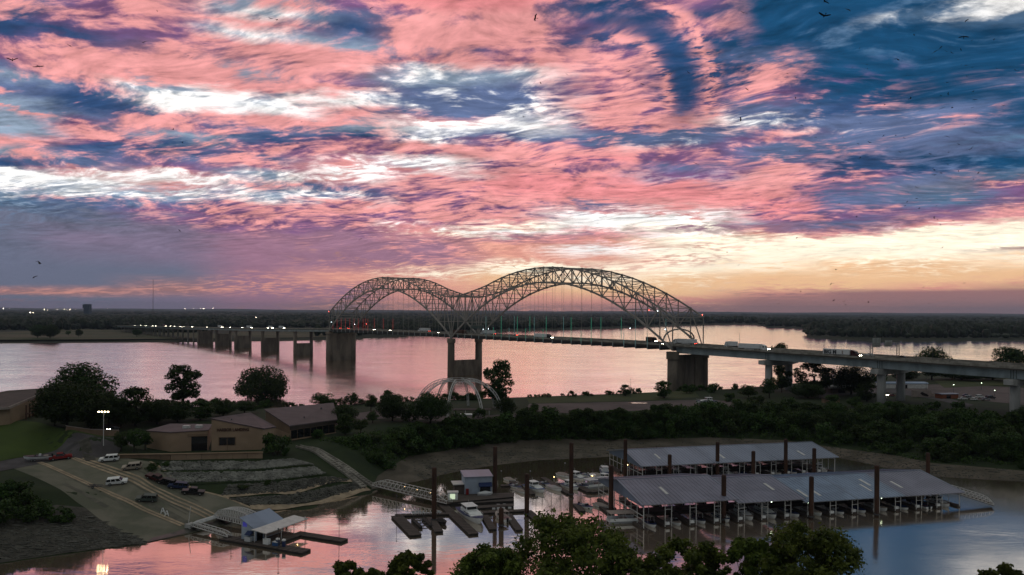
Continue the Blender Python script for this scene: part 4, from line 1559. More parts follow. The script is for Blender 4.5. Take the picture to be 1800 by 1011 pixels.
def quad_on(root, name, m, a, b, z0, z1, f0, f1, proud=0.06, depth=0.12):
    """a panel on the wall from a to b (world xy), between fractions f0..f1 and heights z0..z1, standing proud of it"""
    a, b = Vector((a[0], a[1])), Vector((b[0], b[1]))
    d = (b - a)
    nrm = Vector((d.y, -d.x)).normalized()
    p, q = a + d * f0, a + d * f1
    i0, o0 = p - nrm * depth, p + nrm * proud
    i1, o1 = q - nrm * depth, q + nrm * proud
    return MB().box8([(o0.x, o0.y, z0), (o1.x, o1.y, z0), (i1.x, i1.y, z0), (i0.x, i0.y, z0)],
                     [(o0.x, o0.y, z1), (o1.x, o1.y, z1), (i1.x, i1.y, z1), (i0.x, i0.y, z1)]).build(name, m, root)


ZB = 11.5
hall = thing('harbor_hall', 'tan hall with sloping brown roof and red lettering above a small window', 'building', (0, 0, 0))
A1, A4, A3, A2 = atY(372, 737, 278), atY(463, 755, 281), atY(484, 752, 298), atY(440, 727, 300)
block(hall, [A1, A4, A3, A2], ZB, 'tan_wall', 'brown_roof')
wn = quad_on(hall, 'window_frame', 'tan_wall_dark', A1, A4, 14.4, 17.4, 0.13, 0.47, 0.10)
quad_on(hall, 'window_pane', 'glass_dark', A1, A4, 14.6, 17.2, 0.15, 0.295, 0.14)
quad_on(hall, 'window_pane', 'glass_dark', A1, A4, 14.6, 17.2, 0.305, 0.45, 0.14)
quad_on(hall, 'drain_pipe', 'tan_wall_dark', A1, A4, 12.6, 14.4, 0.30, 0.312, 0.12)
quad_on(hall, 'siding_band', 'tan_wall_dark', A1, A4, 12.0, 12.6, 0.02, 0.98, 0.05)
tm = text_mesh('HARBOR LANDING', 1.5, 0.06, 'letter', 0.03)
lt = link('lettering', tm, hall)
dA = (Vector(A4) - Vector(A1))
dA.z = 0
nA = Vector((dA.y, -dA.x, 0)).normalized()
pA = Vector(A1) + dA * 0.10 + nA * 0.16
lt.location = (pA.x, pA.y, 19.4)
lt.rotation_euler = (math.pi / 2, 0.0, math.atan2(dA.y, dA.x))
wmax = max(v.co.x for v in tm.vertices)
lt.scale = (dA.length * 0.62 / wmax, 1, 1)
hall2 = thing('harbor_hall', 'larger dark roofed hall with a long black window band', 'building', (0, 0, 0))
B1, B2, B3, B4 = atY(510, 750, 298), atY(590, 739, 316), atY(585, 710, 342), atY(467, 721, 322)
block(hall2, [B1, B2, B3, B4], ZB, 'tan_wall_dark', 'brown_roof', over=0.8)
quad_on(hall2, 'fascia', 'brown_roof_dark', B1, B2, 17.0, 18.6, 0.0, 1.0, 0.25)
for k in range(7):
    quad_on(hall2, 'window_pane', 'glass_dark', B1, B2, 13.6, 16.8, 0.02 + k * 0.138, 0.02 + k * 0.138 + 0.128, 0.08)
quad_on(hall2, 'sill', 'tan_wall', B1, B2, 13.1, 13.5, 0.0, 1.0, 0.3)
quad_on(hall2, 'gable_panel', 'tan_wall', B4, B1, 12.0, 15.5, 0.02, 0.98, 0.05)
wing = thing('hall_wing', 'low tan wing with blank walls and flat pale roof', 'building', (0, 0, 0))
C1, C2, C3, C4, C5 = atY(258, 758, 283), atY(300, 761, 276), atY(366, 757, 279), atY(372, 747, 300), atY(300, 746, 304)
block(wing, [C1, C2, C3, C4, C5], ZB, 'tan_wall', 'brown_roof', thick=0.25)
quad_on(wing, 'entrance_shade_panel', 'glass_dark', C2, C3, 12.3, 17.6, 0.55, 0.98, 0.04)  # flat dark panel stands for the shade inside the entrance
for fx, fy in ((0.35, 0.5), (0.7, 0.45)):
    q = Vector(C2) + (Vector(C3) - Vector(C2)) * fx + (Vector(C4) - Vector(C3)) * fy
    MB().box(q.x - 1.1, q.x + 1.1, q.y - 0.9, q.y + 0.9, q.z + 0.2, q.z + 1.3).build('roof_unit', 'white_steel', wing)
for br in (hall, hall2):
    for k in (0.3, 0.7):
        qa, qb = ((A1, A3) if br is hall else (B1, B3))
        q = Vector(qa) + (Vector(qb) - Vector(qa)) * k
        MB().cyl((q.x, q.y, q.z - 0.3), (q.x, q.y, q.z + 1.1), 0.25, 0.25, 8).build('roof_vent', 'dark_steel', br)
quad_on(wing, 'canopy_beam', 'tan_wall_dark', C2, C3, 17.8, 18.6, 0.45, 1.0, 0.5)
rw = thing('retaining_wall', 'long tan retaining wall under the harbour halls', 'wall', (0, 0, 0))
w0, w1, w2 = on(193, 806, 11.5), on(300, 809, 11.2), on(462, 806, 11.2)
for a, b, mm in ((w0, w1, 'tan_wall_dark'), (w1, w2, 'tan_wall')):
    d = (b - a)
    n = 6
    for k in range(n):
        p, q = a + d * (k / n), a + d * ((k + 1) / n) - d.normalized() * 0.12
        s = Vector((-d.y, d.x, 0)).normalized() * 0.5
        MB().box8([(*(p)[:2], 8), (*(q)[:2], 8), (*(q + s)[:2], 8), (*(p + s)[:2], 8)], [(*(p)[:2], 13.3), (*(q)[:2], 13.3), (*(q + s)[:2], 13.3), (*(p + s)[:2], 13.3)]).build('panel', mm, rw)
    MB().beam((a.x, a.y, 13.42), (b.x, b.y, 13.42), 0.9, 0.22).build('coping', 'tan_wall', rw)
lw_ = thing('low_wall', 'low pale wall along the lawn below the floodlight', 'wall', (0, 0, 0))
for (pa, pb) in (((116, 757), (160, 763)), ((160, 763), (208, 764))):
    a, b = on(*pa, 19.5), on(*pb, 19)
    MB().beam((a.x, a.y, a.z + 0.5), (b.x, b.y, b.z + 0.5), 0.5, 2.2).build('panel', 'tan_wall_dark', lw_)
    MB().beam((a.x, a.y, a.z + 1.72), (b.x, b.y, b.z + 1.72), 0.7, 0.22).build('coping', 'beige', lw_)
lodge = thing('lodge', 'tan lodge with big sloping brown roof behind the lawn', 'building', (0, 0, 0))
L1, L2, L3, L4, L5, L6 = atY(-70, 722, 290), atY(18, 717, 294), atY(44, 706, 306), atY(88, 684, 346), atY(14, 689, 346), atY(-70, 704, 338)
mb = MB()
mb.box8([(*L1[:2], 16), (*L2[:2], 16), (*L3[:2], 16), (*L4[:2], 16), (*L6[:2], 16)], [tuple(p - Vector((0, 0, 0.3))) for p in (L1, L2, L3, L4, L6)])
mb.build('wall', 'tan_wall', lodge)
mb = MB()
ro = [L1 + Vector((0, -1.2, -0.1)), L2 + Vector((0.3, -1.2, -0.1)), atY(70, 695, 324), L4, L5, L6]
mb.box8([tuple(p) for p in ro], [tuple(p + Vector((0, 0, 0.6))) for p in ro])
mb.build('roof', 'brown_roof_dark', lodge)
mb = MB()
for a, b in ((ro[0], ro[1]), (ro[1], ro[2])):
    mb.beam(a + Vector((0, -0.3, 0.2)), b + Vector((0.2, -0.3, 0.2)), 0.3, 0.9)
mb.build('fascia', 'beige', lodge)
for k in range(3):
    quad_on(lodge, 'wall_panel', 'tan_wall', L1, L2, 17.2, 23.4, 0.05 + k * 0.32, 0.05 + k * 0.32 + 0.30, 0.05)
dk = MB()
for k in range(6):
    dk.beam(atY(46 + k * 6, 742, 304 + k * 4), atY(46 + k * 6, 712 - k, 304 + k * 4), 0.35)
dk.beam(atY(45, 728, 303), atY(82, 722, 325), 0.3, 0.5)
dk.beam(atY(45, 738, 303), atY(82, 733, 325), 0.3, 0.5)
dk.build('stair_deck', 'brown_trailer', lodge)

# floodlight on its pole
p = on(182, 768, 15)
p = Vector((atY(182, 765, 272).x, 272, hz(atY(182, 765, 272).x, 272)))
fl = thing('floodlight', 'lit floodlight bank on a thin pole above the lawn', 'floodlight', p)
zl = H + uv(181, 725)[1] * 272 - p.z
MB().cyl((0, 0, 0), (0, 0, zl), 0.14, 0.09, 8).build('pole', 'white_steel', fl)
MB().beam((-1.9, 0, zl), (1.9, 0.3, zl), 0.15).build('crossbar', 'white_steel', fl)
for k in range(4):
    x = -1.6 + k * 1.05
    h_ = MB().box(x - 0.42, x + 0.42, -0.1, 0.25, zl - 0.1, zl + 0.6).build('lamp_housing', 'dark_steel', fl)
    MB().box(x - 0.22, x + 0.22, -0.16, -0.104, zl + 0.06, zl + 0.36).build('lamp_face', 'lamp_flood', h_)
# white steel dome of arched trusses
dc = at(806, 722, 14)
dome = thing('steel_dome', 'open white dome of eight arched steel trusses by the river', 'pavilion', (dc.x, dc.y, hz(dc.x, dc.y) - 0.5), 0.22)
RD, RH, RR = 20.5, 15.0, 5.2


def dome_pt(a, f, off):
    th = f * math.pi / 2
    r = RR + (RD - RR) * math.cos(th) + off * math.cos(th)
    return Vector((r * math.cos(a), r * math.sin(a), (RH + off) * math.sin(th)))


for k in range(8):
    a = 2 * math.pi * (k + 0.5) / 8
    mb = MB()
    n = 12
    tang = Vector((-math.sin(a), math.cos(a), 0))
    for i in range(n):
        f0, f1 = i / n, (i + 1) / n
        for sg in (-0.45, 0.45):
            mb.beam(dome_pt(a, f0, 0) + tang * sg, dome_pt(a, f1, 0) + tang * sg, 0.24)
        mb.beam(dome_pt(a, f0, 1.0), dome_pt(a, f1, 1.0), 0.28)
        for sg in (-0.45, 0.45):
            mb.beam(dome_pt(a, f0, 0) + tang * sg, dome_pt(a, f1, 1.0), 0.13)
    mb.build('arched_rib', 'white_steel', dome)
mb = MB()
for k in range(24):
    a0, a1 = 2 * math.pi * k / 24, 2 * math.pi * (k + 1) / 24
    mb.beam((RR * math.cos(a0), RR * math.sin(a0), RH), (RR * math.cos(a1), RR * math.sin(a1), RH), 0.3)
    mb.beam((RR * math.cos(a0), RR * math.sin(a0), RH + 1), (RR * math.cos(a1), RR * math.sin(a1), RH + 1), 0.2)
mb.build('crown_ring', 'white_steel', dome)
kp = at(818, 737, 14)
kz = hz(kp.x, kp.y)
ks = thing('kiosk', 'small pale kiosk with green door under the dome', 'kiosk', (kp.x, kp.y, kz), 0.1)
MB().box(-2.8, 2.8, -1.5, 1.5, -0.3, 2.6).build('wall', 'beige', ks)
MB().box(-3.0, 3.0, -1.8, 1.8, 2.6, 2.9).build('roof', 'white_paint', ks)
MB().box(-0.8, 0.6, -1.58, -1.503, 0, 2.2).build('door', 'green_door', ks)
sh = thing('shelter', 'low long shelter roof behind the kiosk', 'shelter', (kp.x + 2, kp.y + 18, hz(kp.x + 2, kp.y + 18)), 0.05)
MB().box(-9, 9, -2, 2, 2.2, 2.6).build('roof', 'lot_asphalt', sh)
for x in (-8, -3, 3, 8):
    MB().box(x - 0.15, x + 0.15, -1.8, -1.5, -0.4, 2.2).build('post', 'white_steel', sh)
# far tower, mast, town lights
tp = atY(154, 545, 5800)
tw = thing('far_tower', 'lone hazy tower block on the far horizon', 'building', (tp.x, tp.y, 0))
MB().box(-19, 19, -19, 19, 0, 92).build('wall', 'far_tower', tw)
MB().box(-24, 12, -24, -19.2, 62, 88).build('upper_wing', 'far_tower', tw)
mp = atY(269, 545, 3600)
ms = thing('radio_mast', 'thin tall radio mast rising above the far woods', 'mast', (mp.x, mp.y, 0))
MB().cyl((0, 0, 0), (0, 0, 62 + 52 / 1400 * 3600), 1.1, 0.7, 5).build('lattice', 'dark_steel', ms)
for px, py, Y, r in ((6, 542.5, 5000, 5), (53, 549.5, 3400, 5.5), (58, 549.8, 3400, 4), (78, 544, 4800, 4), (84, 545, 4700, 3), (101, 544, 5200, 5.5), (113, 544, 5000, 4), (118, 545, 5000, 3), (123, 544.5, 5000, 5), (132, 544.5, 5000, 3),
                     (16, 542, 5200, 2.5), (80, 538.5, 6000, 2.5), (190, 543, 5600, 2.5), (200, 543, 5600, 2), (222, 542, 5700, 2), (325, 542.5, 5000, 5), (340, 543, 5000, 3.5), (352, 542.5, 5300, 4.5), (358, 542.5, 5300, 5), (374, 542, 5300, 5), (195, 568, 2300, 2.5), (450, 558, 2400, 2.2)):
    p = atY(px, py, Y)
    lp = thing('far_lamp', 'tiny bright lamp in the town beyond the river', 'lamp', (p.x, p.y, 5), 0, 'lamps of the far town')
    MB().cyl((0, 0, 0), (0, 0, p.z - 5), 0.4, 0.3, 4).build('pole', 'dark_steel', lp)
    MB().sphere((0, 0, p.z - 5), r * 0.24, 6, 4, 0.6).build('lamp', 'lamp_far', lp)
# ================================================================== VEHICLES
def wheel_mesh(r=0.36, w=0.26):
    k = ('wheel', r)
    if k not in UNIT:
        mb = MB().use('rubber')
        mb.cyl((0, -w / 2, 0), (0, w / 2, 0), r, r, 12)
        mb.use('silver_paint').cyl((0, -w / 2 - 0.01, 0), (0, w / 2 + 0.01, 0), r * 0.55, r * 0.55, 10)
        UNIT[k] = mb.mesh('wheel')
    return UNIT[k]


def car(kind, paint, name, label, cat, loc, rz, group=None, lights=False, sc=1.0):
    """a car, sport utility or pickup; x is forwards"""
    L, Wd, Ht = {'suv': (5.3, 2.0, 1.85), 'sedan': (4.8, 1.85, 1.45), 'pickup': (6.0, 2.05, 1.9), 'van': (5.4, 2.0, 2.1)}[kind]
    r = thing(name, label, cat, loc, rz, group)
    if sc != 1.0:
        r.scale = (sc,) * 3
    h, w = L / 2, Wd / 2
    belt = Ht * 0.56
    if kind == 'pickup':
        low = [(-h, 0.45), (h, 0.45), (h, 0.85), (h - 0.2, belt), (h - 1.7, belt + 0.06), (-h, belt + 0.02)]
        cab = [(h - 1.75, belt), (h - 2.45, Ht), (-h + 2.0, Ht), (-h + 1.75, belt)]
    elif kind == 'sedan':
        low = [(-h, 0.4), (h, 0.35), (h, 0.7), (h - 0.15, belt - 0.08), (h - 1.3, belt + 0.02), (-h + 0.7, belt + 0.04), (-h, belt)]
        cab = [(h - 1.35, belt), (h - 2.15, Ht), (-h + 1.35, Ht - 0.03), (-h + 0.55, belt)]
    else:
        low = [(-h, 0.42), (h, 0.4), (h, 0.85), (h - 0.15, belt - 0.05), (h - 1.2, belt + 0.02), (-h, belt + 0.02)]
        cab = [(h - 1.15, belt), (h - (1.95 if kind == 'suv' else 1.6), Ht), (-h + 0.35, Ht - 0.03), (-h + 0.06, belt)]

    def ext(prof, w0, w1, zsplit):
        mb = MB()
        n = len(prof)
        ring = []
        for s in (-1, 1):
            ring.append([(x, s * (w0 if z <= zsplit else w1), z) for x, z in prof])
        mb.loft([ring[1], ring[0]])
        return mb
    ext(low, w, w * 0.96, 0.6).build('body', paint, r)
    ext(cab, w * 0.94, w * 0.78, belt + 0.01).build('cabin', paint, r)
    # windows stand a little proud of the cabin
    (x0, z0), (x1, z1), (x2, z2), (x3, z3) = cab
    zl_, zh = belt + 0.07, z1 - 0.1

    def edge(xa, za, xb, zb_, z):
        return xa + (xb - xa) * (z - za) / (zb_ - za)
    for s in (-1, 1):
        wn = MB()
        fl_, fh = edge(x0, z0, x1, z1, zl_), edge(x0, z0, x1, z1, zh)
        rl, rh = edge(x3, z3, x2, z2, zl_), edge(x3, z3, x2, z2, zh)
        wz = lambda z: s * (w * 0.94 + (w * 0.78 - w * 0.94) * (z - belt) / (z1 - belt) + 0.015)
        n = 3 if kind in ('suv', 'van') else 2
        for k in range(n):
            a, b = k / n + 0.03, (k + 1) / n - 0.02
            q = [(fl_ + (rl - fl_) * a - 0.1, wz(zl_), zl_), (fl_ + (rl - fl_) * b - 0.1, wz(zl_), zl_), (fh + (rh - fh) * b, wz(zh), zh), (fh + (rh - fh) * a, wz(zh), zh)]
            q2 = [(x, y - s * 0.05, z) for x, y, z in q]
            wn.box8(q2 if s > 0 else q, q if s > 0 else q2)
        wn.build('side_window', 'glass_dark', r)
    for xa, za, xb, zb_, sg in ((x0, z0, x1, z1, 1), (x3, z3, x2, z2, -1)):
        a, b = edge(xa, za, xb, zb_, zl_) + 0.02 * sg, edge(xa, za, xb, zb_, zh) + 0.02 * sg
        q = [(a, -w * 0.82, zl_), (a, w * 0.82, zl_), (b, w * 0.72, zh), (b, -w * 0.72, zh)]
        q2 = [(x - 0.05 * sg, y, z) for x, y, z in q]
        MB().box8(q2, q).build('windshield' if sg > 0 else 'rear_window', 'glass_dark', r)
    if kind == 'pickup':
        MB().box(-h + 0.12, -h + 1.7, -w * 0.82, w * 0.82, belt + 0.024, belt + 0.03).build('cargo_bed', 'black_paint', r)
    for x in (h - 1.0, -h + 1.05):
        for s in (-1, 1):
            link('wheel', wheel_mesh(0.38 if kind != 'sedan' else 0.33), r, (x, s * (w - 0.1), 0.38 if kind != 'sedan' else 0.33))
    for s in (-1, 1):
        q = MB().box(h - 0.02, h + 0.03, s * w * 0.72 - 0.2, s * w * 0.72 + 0.2, 0.66, 0.84)
        q.build('headlight', 'lamp_head' if lights == 'head' else 'trim_white', r)
        q = MB().box(-h - 0.03, -h + 0.02, s * w * 0.8 - 0.14, s * w * 0.8 + 0.14, 0.75, 1.05)
        q.build('taillight', 'lamp_tail' if lights == 'tail' else 'red_paint', r)
    return r


def truck(name, label, loc, rz, trailer='white_paint', cab='white_paint', lights='head', box_only=False, length=16.0, text=None):
    """a tractor with a box trailer; x is forwards"""
    r = thing(name, label, 'truck', loc, rz, 'trucks on the bridge')
    Lt = length
    if box_only:
        Lt = 6.5
    MB().box(-Lt, 0, -1.3, 1.3, 1.25, 4.1).build('trailer', trailer, r)
    MB().box(-Lt + 0.1, -0.1, -1.1, 1.1, 0.95, 1.246).build('chassis', 'black_paint', r)
    if not box_only:
        MB().box(-Lt + 4.6, -4.5, -1.22, 1.22, 0.5, 0.94).build('side_skirt', 'white_paint', r)
    c = [(0.5, 0.6), (5.6 if not box_only else 2.6, 0.6), (5.6 if not box_only else 2.6, 1.7), (3.9 if not box_only else 2.3, 2.0), (3.2 if not box_only else 1.9, 3.2), (1.6, 3.9), (0.5, 3.9)]
    mb = MB()
    mb.loft([[(x, 1.2, z) for x, z in c], [(x, -1.2, z) for x, z in c]])
    mb.build('cab', cab, r)
    xa, xb = (3.9, 3.2) if not box_only else (2.3, 1.9)
    q = [(xa + 0.02, -1.05, 2.08), (xa + 0.02, 1.05, 2.08), (xb + 0.05, 1.0, 3.1), (xb + 0.05, -1.0, 3.1)]
    MB().box8([(x - 0.06, y, z) for x, y, z in q], q).build('windshield', 'glass_dark', r)
    for s in (-1, 1):
        MB().box(1.9, 3.0 if not box_only else 1.85 + 0.3, s * 1.2 - 0.02, s * 1.2 + 0.02, 2.1, 2.95).build('side_window', 'glass_dark', r)
        for x in (([4.5, 1.4, 0.2] if not box_only else [1.7]) + [-Lt + 1.2, -Lt + 2.4]):
            link('wheel', wheel_mesh(0.5, 0.35), r, (x, s * 1.05, 0.5))
        fx = 5.6 if not box_only else 2.6
        MB().box(fx - 0.05, fx + 0.04, s * 0.9 - 0.25, s * 0.9 + 0.25, 0.95, 1.3).build('headlight', 'lamp_head' if lights == 'head' else 'trim_white', r)
        MB().box(-Lt - 0.04, -Lt + 0.05, s * 1.0 - 0.15, s * 1.0 + 0.15, 1.0, 1.25).build('taillight', 'lamp_tail' if lights == 'tail' else 'red_paint', r)
    if text:
        for s in (-1,):
            me = text_mesh('BIG M', 2.9, 0.02, 'letter_dark', 0.13)
            wmax = max(v.co.x for v in me.vertices)
            o = link('lettering', me, r)
            o.location = (-Lt + 0.5, s * 1.325, 1.55)
            o.rotation_euler = (math.pi / 2, 0, 0)
            o.scale = (7.6 / wmax, 1, 1)
            MB().box(-4.6, -3.9, s * 1.34, s * 1.305, 1.6, 3.4).build('door_decal', 'beige', r)
    return r


ANG_R = BANG            # towards the near end (right in view)
ANG_L = BANG + math.pi


def on_deck(px, s):
    t = t_of(px, s)
    p = BW(t, s)
    p.z = zr(t) + 0.004
    return p


NEAR, NEAR2, FAR, FAR2 = -10.5, -6.5, 6.0, 10.0
for px, s, d, kw in (
    (1496, NEAR, 'R', dict(label='white semi trailer with bold dark lettering and maroon cab', cab='maroon_paint', text=True)),
    (1338, NEAR2, 'R', dict(label='plain white semi heading away from the arches with white cab')),
    (1192, FAR, 'L', dict(label='white semi beside the end of the truss above the solid pier', lights='tail')),
    (963, NEAR, 'R', dict(label='white semi with dark cab under the middle of the big arch', cab='black_paint')),
    (852, FAR, 'L', dict(label='white box semi just right of the middle pier', lights='tail')),
    (741, FAR, 'L', dict(label='white box semi under the right part of the small arch', lights='tail')),
    (815, NEAR, 'R', dict(label='brown trailer semi directly over the middle pier', trailer='brown_trailer', cab='brown_trailer', lights=None)),
    (1149, FAR2, 'R', dict(label='dark brown box truck at the end of the big arch', trailer='brown_trailer', cab='black_paint', box_only=True)),
    (1281, FAR, 'L', dict(label='small white box van ahead of the plain white semi', box_only=True, lights=None)),
    (497, FAR, 'R', dict(label='white truck nearest the small arch on the left viaduct', length=12)),
    (477, FAR2, 'R', dict(label='second white truck from the small arch on the left viaduct', length=10)),
    (389, FAR, 'R', dict(label='white semi over the third left viaduct pier', length=15)),
    (440, FAR2, 'R', dict(label='grey white semi with bright lamps between two left piers', length=14)),
    (290, FAR, 'R', dict(label='red brown semi far back in the queue of lights', trailer='maroon_paint', cab='maroon_paint', length=14))):
    truck('semi_truck', kw.pop('label'), on_deck(px, s), ANG_R if d == 'R' else ANG_L, **kw)
far_cars = [(236, FAR), (247, FAR2), (256, FAR), (268, FAR), (273, FAR2), (307, FAR2), (317, FAR), (322, FAR2), (337, FAR), (299, FAR), (403, FAR), (425, FAR2), (470, FAR), (363, FAR2)]
for px, s in far_cars:
    car('suv', 'silver_paint', 'approaching_car', 'car with bright headlamps in the queue on the left viaduct', 'car', on_deck(px, s), ANG_R, 'cars queueing on the left viaduct', 'head', 1.15)
for px, s, d, lt_, lab in ((597, FAR, 'L', 'tail', 'car with red tail lamps at the start of the small arch'), (656, NEAR2, 'R', 'head', 'car with bright headlamps under the left part of the small arch'),
                           (684, NEAR2, 'R', 'head', 'car with headlamps under the middle of the small arch'), (768, NEAR, 'R', 'head', 'car with headlamps under the right side of the small arch'),
                           (735, FAR, 'L', 'tail', 'car with dim red tail lamps by the white box semi'), (611, FAR2, 'L', 'tail', 'car with red tail lamps behind the first tail lamps'),
                           (1160, NEAR, 'R', 'head', 'car with bright headlamps at the end of the big arch'), (1586, FAR, 'L', None, 'dark car on the viaduct right of the sign gantry'),
                           (906, FAR, 'L', 'tail', 'dark car between two white semis on the big span'), (1528, FAR2, 'L', None, 'white car on the viaduct under the sign gantry')):
    car('sedan', 'white_paint' if 'white car' in lab else 'black_paint', 'bridge_car', lab, 'car', on_deck(px, s), ANG_R if d == 'R' else ANG_L, 'cars on the bridge', lt_, 1.1)
# gantry with two sign panels seen from behind
gp = on_deck(1556, 0)
tg = t_of(1556, 0)
gan = thing('sign_gantry', 'steel gantry with two sign backs spanning the viaduct', 'sign', gp, BANG)
for s in (-14.2, 14.2):
    for dx_ in (-0.7, 0.7):
        MB().beam((dx_, s, 0), (dx_, s, 8.2), 0.3).build('post', 'steel', gan)
    for k in range(5):
        MB().beam((-0.7, s, k * 1.6), (0.7, s, k * 1.6 + 1.6), 0.15).build('brace', 'steel', gan)
for z in (7.0, 8.2):
    for dx_ in (-0.7, 0.7):
        MB().beam((dx_, -14.2, z), (dx_, 14.2, z), 0.2).build('chord', 'steel', gan)
for s0, s1, hh in ((-11.5, -3.5, 4.8), (1.5, 9.0, 3.2)):
    MB().box(-1.1, -0.9, s0, s1, 6.2, 6.2 + hh).build('sign_panel', 'sign_green', gan)
    rb = MB()
    n = 6
    for k in range(n):
        y = s0 + 0.4 + (s1 - s0 - 0.8) * k / (n - 1)
        rb.box(-0.898, -0.6, y - 0.12, y + 0.12, 6.1, 6.3 + hh)
    rb.build('sign_stiffener', 'white_steel', gan)
for px, s in ((1449, 14.3), (1468, -14.3), (1658, 14.3), (1670, -14.3), (1300, 14.3), (1640, 14.3)):
    p = on_deck(px, s)
    lp = thing('viaduct_lamp', 'thin unlit lamp post on the viaduct parapet', 'street lamp', p, BANG, 'lamp posts on the viaduct')
    MB().cyl((0, 0, 0), (0, 0, 9.5), 0.10, 0.07, 6).build('pole', 'dark_steel', lp)
    MB().beam((0, 0, 9.5), (0, -1.8 if s > 0 else 1.8, 9.8), 0.09).build('arm', 'dark_steel', lp)
    MB().box(-0.15, 0.15, (-2.3 if s > 0 else 1.7), (-1.7 if s > 0 else 2.3), 9.72, 9.88).build('lamp_head', 'dark_steel', lp)

# parked and driving vehicles at the boat ramp
def slope_place(o, p, rz):
    """seat a vehicle on the sloping ground"""
    d = Vector((math.cos(rz), math.sin(rz), 0))
    n = Vector((-d.y, d.x, 0))
    zx = (hz(p.x + d.x * 2, p.y + d.y * 2) - hz(p.x - d.x * 2, p.y - d.y * 2)) / 4
    zy = (hz(p.x + n.x * 2, p.y + n.y * 2) - hz(p.x - n.x * 2, p.y - n.y * 2)) / 4
    X = Vector((d.x, d.y, zx)).normalized()
    Y = Vector((n.x, n.y, zy)).normalized()
    Z = X.cross(Y).normalized()
    Y = Z.cross(X)
    s = o.scale.copy()
    M = Matrix((X, Y, Z)).transposed().to_4x4()
    M.translation = Vector((p.x, p.y, hz(p.x, p.y) + 0.17))
    o.matrix_basis = M @ Matrix.Diagonal((*s, 1))


R15 = math.radians
for kind, paint, px, py, a, lab in (
    ('pickup', 'red_paint', 107, 808, 28, 'bright red pickup towing a white boat along the road'),
    ('suv', 'white_paint', 192, 811, 196, 'white sport utility parked highest beside the ramp'),
    ('suv', 'tan_paint', 232, 825, 192, 'beige sport utility parked on the ramp verge'),
    ('suv', 'white_paint', 206, 851, 14, 'white sport utility with a trailer on the ramp lanes'),
    ('suv', 'green_paint', 258, 881, 194, 'grey green car driving low on the ramp lanes'),
    ('pickup', 'maroon_paint', 274, 845, 172, 'dark maroon pickup highest in the row of parked cars'),
    ('suv', 'black_paint', 292, 852, 176, 'black car between the maroon pickup and blue car'),
    ('suv', 'darkblue_paint', 313, 859, 190, 'dark blue car second from the bottom of the row'),
    ('pickup', 'black_paint', 339, 869, 194, 'black pickup lowest in the row of parked cars')):
    p = on(px, py, 8)
    o = car(kind, paint, 'parked_car', lab, 'pickup' if kind == 'pickup' else 'car', p, 0, 'vehicles at the boat ramp', None, 1.12)
    slope_place(o, p, R15(a))
tl = thing('boat_trailer', 'small dark empty trailer behind the white sport utility', 'trailer', (0, 0, 0))
MB().beam((-2.2, 0, 0.55), (3.6, 0, 0.5), 0.14).build('tongue', 'dark_steel', tl)
for y in (-0.75, 0.75):
    MB().beam((-2.6, y, 0.6), (1.2, y, 0.6), 0.16).build('rail', 'dark_steel', tl)
    link('wheel', wheel_mesh(), tl, (-1.2, y * 1.25, 0.38))
MB().beam((-1.2, -0.9, 0.5), (-1.2, 0.9, 0.5), 0.12).build('axle', 'dark_steel', tl)
p = on(172, 858, 7)
slope_place(tl, p, R15(16))
for px, py, lab in ((286, 902, 'white folding barricade nearer the ramp top'), (293, 907, 'white folding barricade nearer the water')):
    p = on(px, py, 3)
    b = thing('barricade', lab, 'barricade', p, 0.4)
    for s in (-1, 1):
        MB().beam((s * 0.5, -0.5, 0), (s * 0.1, 0, 1.5), 0.14).build('leg', 'white_paint', b)
        MB().beam((s * 0.5, 0.5, 0), (s * 0.1, 0, 1.5), 0.14).build('leg', 'white_paint', b)
    MB().box(-0.5, 0.5, -0.4, -0.32, 0.5, 0.75).build('board', 'white_paint', b)

